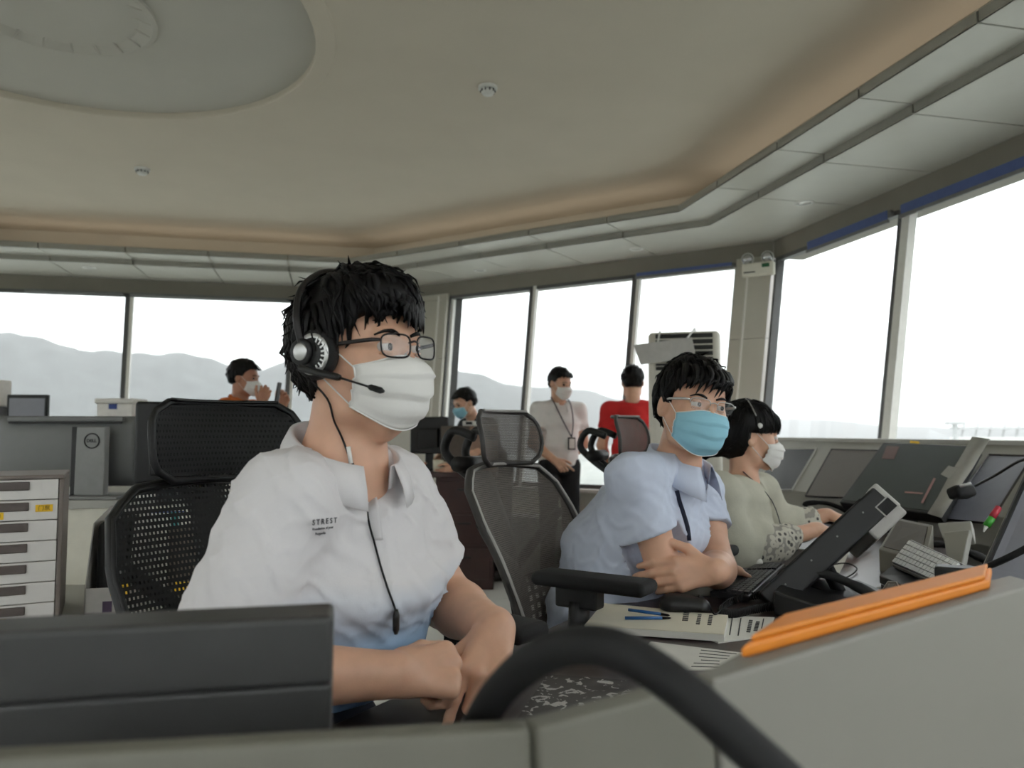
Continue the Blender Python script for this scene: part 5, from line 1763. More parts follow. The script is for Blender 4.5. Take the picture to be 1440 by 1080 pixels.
b = MB(); b.box(V(mb_.x, mb_.y, (ZD + .05 + tl.z - .2) / 2), (.12, .05, tl.z - .2 - ZD + .02)); b.build('stand', 'dark_base', dm); b = MB(); b.rbox(V(mb_.x, mb_.y, ZD + .008), (.26, .18, .015), None, .005); b.build('foot', 'dark_base', dm)
dm.location.z = ZD; 
for ch in dm.children: 
    ch.location.z -= ZD - OFF[dm].z
# thick rubber hose arching over the hood
ho = thing('rubber_hose', 'thick black rubber hose arching over the grey hood in the foreground', 'hose', at(860, 905, .42))
pts = [at(640, 1085, .58), at(672, 1020, .53), at(706, 968, .485), at(752, 928, .455), at(805, 908, .435), at(862, 912, .42), at(920, 942, .41), at(985, 992, .40), at(1050, 1050, .395), at(1115, 1110, .39), at(1200, 1200, .38)]
b = MB(); b.tube(spline(pts, 6), .0108, 14); b.build('hose', 'black_soft', ho, smooth=True)

# ------------------------------------------------------------------ papers and small things on the desk
def sheet_on(name, label, cat, quad, z, t, m, lines=0, lm='ink', group=None):
    P_ = [onz(*q, z + t) for q in quad]
    for p in P_: p.z = z + t
    th = thing(name, label, cat, ((P_[0] + P_[2]) / 2).xy.to_3d() + V(0, 0, z), group=group)
    b = MB(); b.slab(*P_, V(0, 0, -t)); b.build('sheet' if t < .006 else 'pages', m, th)
    if lines:
        for i in range(lines):
            f0 = .12 + .76 * i / max(1, lines - 1)
            a, c = P_[0].lerp(P_[3], f0), P_[1].lerp(P_[2], f0)
            rs = random.Random(i + len(label))
            a2, c2 = a.lerp(c, .55 + .1 * rs.random()), a.lerp(c, .80 + .15 * rs.random())
            b = MB(); dv = (P_[3] - P_[0]).normalized() * .0016
            b.slab(a2 - dv, c2 - dv, c2 + dv, a2 + dv, V(0, 0, .0005)); b.build('print_line', lm, th)
    return th, P_
t1, q1 = sheet_on('document', 'wide white printed document under the cream booklet on the desk', 'document', [(905, 862), (1089, 868), (1082, 893), (1010, 903)], ZD, .003, 'paper', 0)
for i, (a, c) in enumerate((((1030, 868), (1026, 893)), ((1042, 869), (1038, 894)), ((1056, 872), (1052, 890)), ((1066, 874), (1062, 888)), ((1074, 870), (1071, 884)))):
    p0, p1 = onz(*a, ZD + .0032), onz(*c, ZD + .0032)
    b = MB(); d = (p1 - p0).normalized(); w = V(-d.y, d.x, 0) * (.0012 if i in (0, 1, 4) else .004)
    for k in range(7 if i in (2, 3) else 1):
        u0, u1 = (k / 7, k / 7 + .1) if i in (2, 3) else (0, 1)
        b.slab(p0.lerp(p1, u0) - w, p0.lerp(p1, u1) - w, p0.lerp(p1, u1) + w, p0.lerp(p1, u0) + w, V(0, 0, .0004))
    b.build('print_line', 'ink', t1)['kind'] = 'stuff'
sb, qb = sheet_on('booklet', 'thick cream-covered booklet with blue pens lying on it', 'booklet', [(848, 849), (1024, 866), (1018, 893), (822, 880)], ZD + .0035, .013, 'paper', 0)
b = MB(); z_ = V(0, 0, .0005)
b.slab(qb[0] + z_, qb[1] + z_, qb[2] + z_, qb[3] + z_, V(0, 0, .0012)); b.build('cover', 'paper_cream', sb)
for i, (px, py) in enumerate(((966, 866), (984, 871), (1000, 872))):
    p0 = onz(px, py - 7, ZD + .0185); p1 = onz(px - 3, py + 8, ZD + .0185)
    b = MB(); d = (p1 - p0).normalized(); w = V(-d.y, d.x, 0) * (.006 if i == 0 else .004)
    for k in range(6): b.slab(p0.lerp(p1, k / 6) - w, p0.lerp(p1, k / 6 + .1) - w, p0.lerp(p1, k / 6 + .1) + w, p0.lerp(p1, k / 6) + w, V(0, 0, .0004))
    b.build('print_line', 'ink', sb)['kind'] = 'stuff'
for a, c, lb in (((884, 860), (942, 868), 'slim blue pen crossing another on the cream booklet'), ((879, 869), (944, 869), 'blue ballpoint pen lying straight along the cream booklet')):
    p0, p1 = onz(*a, ZD + .0222), onz(*c, ZD + .0222)
    if 'slim' in lb: p0.z += .004; p1.z += .004
    th = thing('pen', lb, 'pen', (p0 + p1) / 2 - V(0, 0, .004))
    d = (p1 - p0).normalized()
    b = MB(); b.tube([p0, p0.lerp(p1, .8)], .0035, 10); b.build('barrel', 'blue_pen', th, smooth=True)
    b = MB(); b.tube([p0.lerp(p1, .8), p0.lerp(p1, .95), p1], [.0033, .0026, .0006], 10); b.build('tip', 'dark_metal', th, smooth=True)
t2, q2 = sheet_on('paper_sheet', 'loose white sheet with sketched lines beside the black hose', 'paper', [(915, 902), (1046, 918), (1030, 942), (880, 940)], ZD, .002, 'paper', 6)
t3, q3 = sheet_on('desk_mat', 'worn dark desk mat with flaking pale patches under the hose', 'mat', [(770, 948), (905, 958), (905, 1008), (720, 1020)], ZD, .003, 'worn_mat', 0)

def mouse(label, px, py, z, az, m, m2, L=.115, cable=None):
    p = onz(px, py, z); f_, r_ = frame(az)
    th = thing('computer_mouse', label, 'mouse', (p.x, p.y, z))
    f = F(); p = V(p.x, p.y, z)
    f.cap(p - f_ * L * .22 + V(0, 0, .012), p + f_ * L * .28 + V(0, 0, .008), .030, .026, k=.02, flat=(V(0, 0, 1), .85))
    f.cut = lambda P: (z + .001) - P[:, 2]
    v, q = f.mesh(.003); o = link_mesh('mouse_shell', v, q, m, th, smooth=True)
    b = MB(); b.tube([p + f_ * L * .27 + V(0, 0, .031) - r_ * 0, p + f_ * L * .37 + V(0, 0, .026)], .005, 8); b.build('scroll_wheel', m2, th, smooth=True)
    b = MB(); b.box(p + f_ * L * .30 + V(0, 0, .031), (.0015, .05, .002), axes(f_)); b.build('button_seam', m2, th)
    b = MB(); c = [p + f_ * L * .5 + V(0, 0, .008)] + [onz(*k, z + .003) for k in (cable or [])]
    if len(c) < 3: c += [c[0] + f_ * .05 - V(0, 0, .004), c[0] + f_ * .10 + r_ * .02 - V(0, 0, .005)]
    b.tube(spline(c, 5), .0018, 6); b.build('cable', m2, th, smooth=True)
    return th
mouse('black computer mouse resting on the cream booklet', 962, 858, ZD + .0185, 84, 'black_plastic', 'black_soft', cable=[(1005, 864), (1013, 858), (1015, 852)])
mouse('pale grey computer mouse behind the folded arms', 1046, 794, ZD, 70, 'mouse_white', 'key_dark', cable=[(1095, 792), (1110, 800)])
mouse('black computer mouse with a pale top in front of the cardigan sleeve', 1098, 774, ZD, 75, 'black_plastic', 'silver')
def keyboard(label, c0, c1, c2, c3, base_m, key_m, rows=6, cols=17, kh=.006, individual=False, th_=.014):
    """corners: front-left, front-right, back-right, back-left of the key field"""
    th = thing('keyboard', label, 'keyboard', (c0 + c2) / 2 - V(0, 0, th_))
    nn = (c1 - c0).cross(c3 - c0).normalized()
    if nn.z < 0: nn = -nn
    b = MB(); b.slab(c0, c1, c2, c3, -nn * th_); b.build('case', base_m, th, bevel=.003)
    pt = lambda u, v: c0.lerp(c1, u).lerp(c3.lerp(c2, u), v)
    b = MB(); b.slab(pt(.02, .04) + nn * .0008, pt(.98, .04) + nn * .0008, pt(.98, .96) + nn * .0008, pt(.02, .96) + nn * .0008, -nn * .0008); b.build('key_bed', 'ink' if individual else 'black_soft', th)
    allb = MB(); proto = None
    for r in range(rows):
        v0, v1 = .06 + .88 * r / rows, .06 + .88 * (r + .84) / rows
        for c in range(cols):
            if cols > 14 and c in (13,): continue
            u0, u1 = .03 + .94 * c / cols, .03 + .94 * (c + .86) / cols
            if r == 0 and 4 <= c <= 7:
                if c > 4: continue
                u1 = .03 + .94 * (7 + .86) / cols
            b = MB() if individual else allb
            b.slab(pt(u0, v0) + nn * kh, pt(u1, v0) + nn * kh, pt(u1, v1) + nn * kh, pt(u0, v1) + nn * kh, -nn * kh)
            if individual: b.build('key', key_m, th)
    if not individual: allb.build('keys', key_m, th)['kind'] = 'stuff'
    return th
zk = ZD + .02
keyboard('black computer keyboard on the desk beside the folded arms', onz(1054, 838, zk), onz(1104, 792, zk), onz(1060, 795, zk), onz(998, 831, zk), 'black_plastic', 'key_dark', 6, 18)
keyboard('white keyboard propped up on the sloping console shelf', at(1253, 793, 2.10), at(1326, 825, 1.75), at(1357, 793, 1.80), at(1281, 758, 2.15), 'console_light', 'key_white', 5, 14, individual=True)
# sloping shelf under the white keyboard
ks = thing('keyboard_shelf', 'black sloping shelf carrying the white keyboard', 'shelf', V(1.03, 1.95, ZD))
a_, b_, c_, d_ = at(1236, 798, 2.10), at(1330, 836, 1.72), at(1378, 793, 1.80), at(1290, 752, 2.16)
for p in (a_, b_, c_, d_): p.z -= .022
b = MB(); b.slab(a_, b_, c_, d_, V(0, 0, -.02)); b.build('shelf_plate', 'black_plastic', ks, bevel=.003)
for p, q in ((a_, b_), (d_, c_)):
    b = MB(); b.slab(p.lerp(q, .03) - V(0, 0, .021), p.lerp(q, .97) - V(0, 0, .021), V(*p.lerp(q, .97).xy, ZD + .001), V(*p.lerp(q, .03).xy, ZD + .001), V(.012, .006, 0)); b.build('shelf_leg', 'black_plastic', ks)

# tilted touch monitor of the pale-blue-shirted operator, seen edge-on
tm_ = thing('touch_monitor', 'thick black tilted touch monitor with a silver top end beside the black keyboard', 'monitor', V(.75, 1.95, ZD))
ax_a = V(.745, .0, .667).normalized()
ax_w = (uN - ax_a * uN.dot(ax_a)).normalized()
ax_n = ax_a.cross(ax_w).normalized()
if ax_n.z < 0: ax_n = -ax_n
bt = at(1079, 842, 1.86)
RM = Matrix((ax_w, ax_a, ax_w.cross(ax_a))).transposed()
sgn = 1 if ax_w.cross(ax_a).dot(ax_n) > 0 else -1
cc = bt + ax_a * .185 + ax_w * .17
b = MB(); b.rbox(cc - ax_n * .010, (.34, .38, .066), RM, .006); b.build('case', 'black_plastic', tm_)
b = MB(); b.box(cc + ax_n * .0237, (.30, .30, .002), RM); b.build('screen', 'screen_black', tm_)
b = MB(); b.rbox(cc + ax_a * .188 - ax_n * .012, (.335, .03, .075), RM, .006); e_ = b.build('top_end', 'console_light', tm_)
b = MB(); b.rbox(cc + ax_a * .150 - ax_n * .045, (.33, .10, .05), RM, .006); b.build('rear_housing', 'chair_rim', tm_)
b = MB(); b.box(cc + ax_a * .175 - ax_n * .03 - ax_w * .1685, (.006, .035, .028), RM); b.build('connector', 'black_soft', e_)
b = MB(); b.box(cc + ax_a * .175 - ax_n * .03 - ax_w * .1690, (.003, .042, .034), RM); b.build('connector_frame', 'chair_rim', e_)
for k in range(4):
    b = MB(); q_ = cc - ax_w * .171 + ax_a * (-.13 + k * .085) - ax_n * .004
    b.lathe([(.0024, 0), (.0024, .0008), (.001, .0012)], 10, Matrix.Translation(q_) @ (-ax_w).to_track_quat('Z', 'Y').to_matrix().to_4x4()); b.build('screw', 'monitor_stand', tm_)
b = MB(); b.tube([cc - ax_n * .03, cc - ax_n * .03 + V(.06, 0, -.12), V(cc.x + .09, cc.y, ZD + .01)], .018, 10); b.build('stand', 'black_plastic', tm_, smooth=True)
b = MB(); b.rbox(V(cc.x + .08, cc.y, ZD + .008), (.16, .24, .015), None, .005); b.build('foot', 'black_plastic', tm_)

# desk telephones with handsets and coiled cords
def phone(label, c, az, m='black_plastic', tilt=.30, coil=None, L=.20):
    f_, r_ = frame(az); R0 = axes(f_) @ Matrix.Rotation(-tilt, 3, 'X')
    th = thing('desk_phone', label, 'telephone', c)
    P = lambda x, y, z: c + R0 @ V(x, y, z)
    b = MB(); b.prism([(-.10, 0), (.10, 0), (.10, .012), (-.10, .055)], .17, Matrix((f_, V(0, 0, 1), f_.cross(V(0, 0, 1)))).transposed(), c - f_.cross(V(0, 0, 1)) * .085); b.build('phone_base', m, th, bevel=.005)
    hc = c + V(0, 0, .055) - r_ * .045
    b = MB(); b.tube(spline([hc - f_ * L * .5 + V(0, 0, .008), hc - f_ * L * .42 + V(0, 0, .022), hc + V(0, 0, .026), hc + f_ * L * .42 + V(0, 0, -.004), hc + f_ * L * .5 - V(0, 0, .02)], 5), [.018] * 4 + [.016] * 4 + [.013] * 6 + [.016] * 3 + [.018] * 4, 10, flat=(.8, 1.2)); b.build('handset', 'black_soft', th, smooth=True)
    b = MB()
    for i in range(4):
        for j in range(3): b.box(c + r_ * (.015 + .022 * j) + f_ * (-.05 + .025 * i) + V(0, 0, .036 - .0055 * i), (.013, .015, .006), axes(f_))
    b.build('keypad', 'key_dark', th)['kind'] = 'stuff'
    if coil:
        pts = spline(coil, 14); out = []
        n = len(pts)
        for i in range(n * 6):
            u = i / 6; k = min(int(u), n - 2); p = pts[k].lerp(pts[k + 1], u - k)
            a = i * 2 * math.pi / 7
            out.append(p + V(.0 + .008 * math.cos(a) * .6, .008 * math.cos(a) * .8, .009 * math.sin(a) + .009))
        b = MB(); b.tube(out, .0019, 5); b.build('coiled_cord', 'black_soft', th, smooth=True)
    return th
z1 = ZD + .004
phone('black desk telephone with coiled cord lying before the tilted touch monitor', onz(1160, 862, ZD), 62, coil=[onz(1120, 866, z1), onz(1095, 858, z1), onz(1062, 862, z1), onz(1035, 868, z1), onz(1012, 866, z1), onz(1030, 850, z1), onz(1070, 842, z1), onz(1095, 850, z1)])
phone('black desk telephone with a pale earpiece beyond the typing hands', onz(1160, 733, ZD), 55)
phone('black desk telephone behind the white keyboard', V(1.28, 2.28, ZD), 60)
phone('black desk telephone under the tilted monitor\'s back', V(.93, 1.58, ZD), 62)
# wedge-shaped call panels
def wedge(label, P4, m, dz, name='call_panel', face='screen_grey'):
    th = thing(name, label, 'panel', V(sum(p.x for p in P4) / 4, sum(p.y for p in P4) / 4, ZD))
    G4 = [V(p.x, p.y, ZD) for p in P4]
    b = MB(); b._add(P4 + G4, [(0, 1, 2, 3), (7, 6, 5, 4), (0, 1, 5, 4), (1, 2, 6, 5), (2, 3, 7, 6), (3, 0, 4, 7)]); b.build('wedge_body', m, th, bevel=.003)
    n_ = (P4[1] - P4[0]).cross(P4[3] - P4[0]).normalized()
    if n_.z < 0: n_ = -n_
    c = sum(P4, V(0, 0, 0)) / 4
    Q = [c + (p - c) * .82 + n_ * .001 for p in P4]
    b = MB(); b.slab(*Q, n_ * .002); b.build('face_plate', face, th)
    return th
wedge('grey wedge-shaped call panel behind the white keyboard', [at(1236, 772, 2.35), at(1300, 790, 2.05), at(1312, 738, 2.15), at(1262, 728, 2.42)], 'console_grey', 0)
wedge('pale wedge-shaped call panel beside the orange folder', [at(1222, 856, 1.40), at(1290, 872, 1.30), at(1262, 816, 1.42), at(1248, 816, 1.46)], 'console_light', 0)
# white sheet under the cables, and cables
sheet_on('paper_sheet', 'white sheet lying under the loose cables behind the touch monitor', 'paper', [(1168, 770), (1196, 772), (1178, 812), (1142, 814)], ZD, .002, 'paper')
sheet_on('paper_sheet', 'narrow white sheet on the desk beside the coiled telephone cord', 'paper', [(1180, 838), (1240, 824), (1226, 850), (1170, 860)], ZD, .002, 'paper')
def cable(label, pix, z, r=.0022):
    p = [onz(x, y, z + r + dz) for x, y, dz in pix]
    th = thing('cable', label, 'cable', V(p[0].x, p[0].y, z))
    b = MB(); b.tube(spline(p, 6), r, 6); b.build('wire', 'black_soft', th, smooth=True)
cable('black loose cable looping over the white sheet', [(1150, 806, 0), (1165, 796, .01), (1190, 792, .01), (1205, 800, .004), (1190, 812, .0), (1168, 812, .006), (1180, 824, .0), (1210, 826, 0)], ZD + .003)
cable('thin black cable trailing from the touch monitor towards the wedge panel', [(1155, 800, .0), (1178, 806, .008), (1200, 826, .012), (1225, 834, .0), (1250, 840, 0)], ZD + .006)

# ------------------------------------------------------------------ sloping screen consoles along the right window
O0, O1, Z0_, Z1_ = 2.35, 2.72, .862, 1.122
slope = (nR * (O1 - O0) + V(0, 0, Z1_ - Z0_)).normalized()
pn = uR.cross(slope).normalized()
if pn.dot(nR) > 0: pn = -pn
poff = pn.dot(nR * O0 + V(0, 0, Z0_))
def cp(px, py, lift=0.0): return onp(px, py, pn, poff + lift)
con = thing('screen_console', 'long grey sloping console with recessed screens under the right-hand window', 'console', nR * 2.6 + uR * 3.4)
S0, S1 = 1.9, 4.3
cpt = lambda s, o, z: nR * o + uR * s + V(0, 0, z)
b = MB(); b.slab(cpt(S0, O0, Z0_), cpt(S1, O0, Z0_), cpt(S1, O1, Z1_), cpt(S0, O1, Z1_), -pn * .02); b.build('sloping_panel', 'console_grey', con, bevel=.003)
b = MB(); b.slab(cpt(S0, O1 - .01, Z1_ + .012), cpt(S1, O1 - .01, Z1_ + .012), cpt(S1, O1 + .10, Z1_ + .012), cpt(S0, O1 + .10, Z1_ + .012), V(0, 0, -.03)); b.build('top_ledge', 'console_light', con, bevel=.003)
b = MB(); b.slab(cpt(S0, O1 + .07, .002), cpt(S1, O1 + .07, .002), cpt(S1, O1 + .07, Z1_ - .02), cpt(S0, O1 + .07, Z1_ - .02), nR * .02); b.build('rear_panel', 'console_grey', con)
b = MB(); b.slab(cpt(S0, O0, ZD + .002), cpt(S1, O0, ZD + .002), cpt(S1, O0, Z0_ - .002), cpt(S0, O0, Z0_ - .002), nR * .02); b.build('front_panel', 'console_grey', con)
b = MB(); b.slab(cpt(S0, O0, ZD + .002), cpt(S0, O1 + .07, ZD + .002), cpt(S0, O1 + .07, Z1_ - .02), cpt(S0, O0, Z0_), uR * -.012); b.build('end_panel', 'console_grey', con)
def cscreen(q, m, lift=0.004, bez='console_light', bw=.06, name='screen'):
    P4 = [cp(*p, lift) for p in q]
    c = sum(P4, V(0, 0, 0)) / 4
    O4 = [c + (p - c) * (1 + bw) for p in P4]
    b = MB()
    vs = [p + pn * .006 for p in O4] + [p + pn * .001 for p in P4]
    b._add(vs + [p - pn * .004 for p in O4], [(0, 1, 5, 4), (1, 2, 6, 5), (2, 3, 7, 6), (3, 0, 4, 7), (0, 1, 9, 8), (1, 2, 10, 9), (2, 3, 11, 10), (3, 0, 8, 11)]); o = b.build('bezel', bez, con)
    b = MB(); b.slab(*[p + pn * .0015 for p in P4], -pn * .004); b.build(name, m, o)
    return o, P4
cscreen([(1099, 632), (1146, 632), (1113, 688), (1058, 688)], 'screen_black')
cscreen([(1170, 633), (1240, 635), (1204, 700), (1134, 697)], 'screen_grey', bez='desk_edge', bw=.03)
cscreen([(1392, 641), (1450, 643), (1392, 735), (1328, 729)], 'screen_blue', bez='desk_edge', bw=.03)
# large radar monitor standing in front of the slope
rm = thing('radar_monitor', 'large dark flat monitor leaning against the sloping console', 'monitor', cp(1270, 718, .10))
Q = [cp(1242, 622, .10), cp(1374, 627, .10), cp(1320, 724, .10), cp(1180, 706, .10)]
b = MB(); b.slab(*Q, -pn * .045); b.build('case', 'black_plastic', rm, bevel=.004)
c = sum(Q, V(0, 0, 0)) / 4
b = MB(); b.slab(*[c + (p - c) * .93 + pn * .0015 for p in Q], -pn * .002); s_ = b.build('screen', 'screen_green', rm)
def onscr(x, y): return onp(x, y, pn, poff + .103)
b = MB(); b.slab(onscr(1247, 627), onscr(1265, 628), onscr(1257, 646), onscr(1240, 645), pn * .0005); b.build('red_window', 'screen_red', s_)
b = MB(); b.slab(onscr(1273, 691), onscr(1298, 693), onscr(1297, 695), onscr(1272, 693), pn * .0005); b.build('trace', 'trace_pink', s_)
b = MB(); b.slab(onscr(1313, 672), onscr(1316, 673), onscr(1298, 708), onscr(1295, 707), pn * .0005); b.build('trace', 'trace_pink', s_)
b = MB(); b.slab(onscr(1280, 620), onscr(1293, 621), onscr(1293, 624), onscr(1280, 623), pn * .001); b.build('sticker', 'yellow_label', rm)
b = MB(); p_ = cp(1262, 714, .03); b.box(V(p_.x, p_.y, (ZD + p_.z) / 2), (.16, .05, max(.05, p_.z - ZD - .01))); b.build('stand', 'black_plastic', rm)
# grey paper strip curling off the console
st = thing('paper_strip', 'long grey paper strip curling up between the console screens', 'paper', cp(1310, 722, .12))
rowsP = [((1304, 722), (1324, 728), .13), ((1318, 700), (1338, 706), .15), ((1333, 672), (1354, 678), .17), ((1345, 652), (1368, 658), .17), ((1357, 632), (1380, 637), .18), ((1367, 614), (1392, 617), .20)]
b = MB(); b.sheet([[cp(*a, l), cp((a[0] + c[0]) / 2, (a[1] + c[1]) / 2, l + .006), cp(*c, l)] for a, c, l in rowsP], .0012); b.build('strip', 'paper_grey', st, smooth=True)
b = MB(); b.slab(cp(1334, 655, .172), cp(1352, 660, .172), cp(1340, 676, .17), cp(1323, 667, .17), pn * .001); b.build('folded_tab', 'paper_grey', st)
# gooseneck microphone over the console
gm = thing('desk_microphone', 'black gooseneck microphone reaching over the bluish console screen', 'microphone', at(1440, 760, 2.0))
mh, ma = at(1352, 692, 2.55), at(1372, 683, 2.50)
b = MB(); b.tube(spline([ma, at(1400, 668, 2.35), at(1440, 646, 2.15), at(1480, 650, 2.02), V(1.42, 1.95, ZD + .02)], 6), .0045, 8); b.build('gooseneck', 'black_plastic', gm, smooth=True)
b = MB(); b.rbox(mh, (.085, .05, .04), axes(ma - mh), .012, 3); b.build('microphone_head', 'black_soft', gm, smooth=True)
b = MB(); b.tube([at(1350, 684, 2.5), at(1366, 680, 2.48)], .005, 8); b.build('clip', 'silver', gm, smooth=True)
b = MB(); b.lathe([(.05, ZD + .001), (.05, ZD + .015), (.02, ZD + .03)], 16, Matrix.Translation((1.42, 1.95, 0))); b.build('foot', 'black_plastic', gm, smooth=True)
# corner console with a steep screen at the right edge
cc_ = thing('screen_console', 'grey corner console with a steep bluish screen at the end of the desk', 'console', V(1.5, 1.7, ZD))
K = [at(1446, 650, 2.0), at(1560, 655, 1.85), at(1500, 860, 1.62), at(1362, 836, 1.74)]
nk = (K[1] - K[0]).cross(K[3] - K[0]).normalized()
if nk.dot(CAM - K[0]) < 0: nk = -nk
b = MB(); b.slab(*K, -nk * .03); b.build('screen_panel', 'console_grey', cc_, bevel=.003)
ck = sum(K, V(0, 0, 0)) / 4
K2 = [ck + (p - ck) * .86 + nk * .002 for p in K]
b = MB(); b.slab(*K2, -nk * .004); o = b.build('screen', 'screen_blue', cc_)
for i in range(4):
    b = MB(); p, q = K2[i], K2[(i + 1) % 4]; b.tube([p + nk * .002, q + nk * .002], .006, 6); b.build('screen_bezel', 'black_plastic', o)
b = MB(); b.slab(K[3] - nk * .03, K[2] - nk * .03, V(K[2].x, K[2].y, ZD + .002), V(K[3].x, K[3].y, ZD + .002), -nk * .02 ); b.build('base_panel', 'console_grey', cc_)
# red and green marker leaning on the corner screen
mk = thing('marker_pen', 'short red and green marker leaning on the corner console screen', 'pen', at(1386, 742, 1.86))
p0, p1, p2, p3 = at(1383, 748, 1.86), at(1387, 740, 1.86), at(1395, 728, 1.86), at(1404, 714, 1.87)
b = MB(); b.tube([p1, p2], .0085, 12); b.build('grip', 'green_plastic', mk, smooth=True)
b = MB(); b.tube([p2, p3], .008, 12); b.build('cap', 'red_plastic', mk, smooth=True)
b = MB(); b.tube([p1, p0], [.005, .002], 8); b.build('tip', 'white_plastic', mk, smooth=True)
# small grey tray and a black adapter behind the keyboard
tr2 = thing('desk_tray', 'small pale grey tray standing between keyboard and console screens', 'tray', at(1345, 745, 2.2))
q = [at(1318, 735, 2.28), at(1366, 732, 2.18), at(1368, 752, 2.12), at(1326, 756, 2.2)]
b = MB(); b.slab(*q, V(.02, .02, -.03)); b.build('tray_body', 'console_light', tr2, bevel=.004)
q = [at(1326, 748, 2.17), at(1364, 744, 2.1), at(1352, 800, 2.02), at(1334, 806, 2.04)]
b = MB(); b.slab(*q, V(.02, .02, -.02)); b.build('tray_arm', 'console_light', tr2, bevel=.004)
ad = thing('adapter_box', 'black adapter box at the end of the white keyboard', 'adapter', at(1340, 815, 1.72))
b = MB(); b.rbox(at(1345, 808, 1.66), (.08, .05, .035), axes(uN), .006); b.build('box_body', 'black_plastic', ad)
b = MB(); b.tube(spline([at(1358, 805, 1.70), at(1390, 796, 1.66), at(1430, 778, 1.6), at(1480, 750, 1.6)], 5), .007, 8); b.build('lead', 'black_soft', ad, smooth=True)
# ------------------------------------------------------------------ left side: file drawers, counter, monitors
ZT_ = .70
tb_ = thing('side_table', 'low white side table under the file drawers on the left', 'table', V(-1.4, 2.0, 0))
x0, x1, y0, y1 = -2.1, -.70, 1.72, 2.40
b = MB(); b.box(V((x0 + x1) / 2, (y0 + y1) / 2, ZT_ - .0125), (x1 - x0, y1 - y0, .025)); b.build('table_top', 'console_light', tb_, bevel=.003)
for x in (x0 + .04, x1 - .04):
    for y in (y0 + .04, y1 - .04):
        b = MB(); b.box(V(x, y, (ZT_ - .026) / 2), (.04, .04, ZT_ - .026)); b.build('leg', 'console_grey', tb_)
dr = thing('file_cabinet', 'desktop file cabinet with seven white drawers, brown pulls and yellow labels', 'drawer unit', V(-1.30, 2.0, ZT_))
fr_, fl_ = at(91, 666, 1.90), at(-60, 672, 1.80)
ztop = 1.17 - (666 - 607) / FPX * 1.9
fr_.z = fl_.z = ztop
fd = (fr_ - fl_).normalized(); fb = V(-fd.y, fd.x, 0)
Lw = (fr_ - fl_).length
H_ = ztop - ZT_ - .001
RD = Matrix((fd, fb, V(0, 0, 1))).transposed()
c0 = fl_.lerp(fr_, .5) + fb * .13; c0.z = ZT_ + H_ / 2
t_ = .010
for nm, cx_, sz in (('cabinet_top', (0, 0, H_ / 2 - t_ / 2), (Lw, .28, t_)), ('cabinet_bottom', (0, 0, -H_ / 2 + t_ / 2 + .001), (Lw, .28, t_)), ('cabinet_side', (-Lw / 2 + t_ / 2, 0, 0), (t_, .28, H_ - 2 * t_)), ('cabinet_side', (Lw / 2 - t_ / 2, 0, 0), (t_, .28, H_ - 2 * t_)), ('cabinet_back', (0, .137, 0), (Lw - 2 * t_, .006, H_ - 2 * t_))):
    b = MB(); b.box(c0 + RD @ V(*cx_), sz, RD); b.build(nm, 'drawer_frame', dr, bevel=.003)
n_ = 7
ph_ = (H_ - 2 * t_) / n_
labs = {1: [('单', -.045, -.011), ('门票', .048, .004)], 2: [('记', -.058, -.011)], 3: [('表', -.060, -.011)], 6: [('记录表', -.045, -.014)]}
for i in range(n_):
    zc = H_ / 2 - t_ - ph_ * (i + .5)
    b = MB(); b.box(c0 + RD @ V(0, -.128, zc), (Lw - 2 * t_ - .003, .016, ph_ - .002), RD); d_ = b.build('drawer', 'drawer_front', dr, bevel=.0015)
    b = MB(); b.box(c0 + RD @ V(-.035, -.138, zc + ph_ * .18), (Lw * .66, .006, ph_ * .42), RD); b.build('drawer_pull', 'drawer_pull', d_, bevel=.002)
    for s_, lx, lz in labs.get(i, []):
        w_ = .014 * len(s_) + .008
        pc = c0 + RD @ V(lx + .02, -.1375, zc + lz)
        b = MB(); b.box(pc, (w_, .0012, .017), RD); l_ = b.build('label_card', 'yellow_label', d_)
        text_obj(s_, .0125, 'label_ink', d_, pc - fb * .0012, fd, V(0, 0, 1), 'label_text')
# pale partition and counter behind
ct = thing('counter', 'pale grey counter with an upright panel carrying the turned-away monitors', 'counter', V(-1.9, 3.0, 0))
zc_ = 1.17 - (704 - 607) / FPX * 2.75
pL, pR = at(-120, 722, 2.62), at(330, 694, 2.95)
pd = (pR - pL); pd.z = 0; pd.normalize(); pb = V(-pd.y, pd.x, 0)
pL.z = pR.z = zc_
b = MB(); b.slab(pL, pR, pR + pb * .75, pL + pb * .75, V(0, 0, -.03)); b.build('counter_top', 'console_light', ct, bevel=.003)
b = MB(); b.slab(V(*(pL + pb * .02).xy, 0.002), V(*(pR + pb * .02).xy, .002), pR + pb * .02 - V(0, 0, .031), pL + pb * .02 - V(0, 0, .031), pb * .02); b.build('front_panel', 'wall_cream', ct)
b = MB(); b.slab(V(*(pL + pb * .71).xy, 0.002), V(*(pR + pb * .71).xy, .002), pR + pb * .71 - V(0, 0, .031), pL + pb * .71 - V(0, 0, .031), pb * .02); b.build('rear_panel', 'wall_cream', ct)
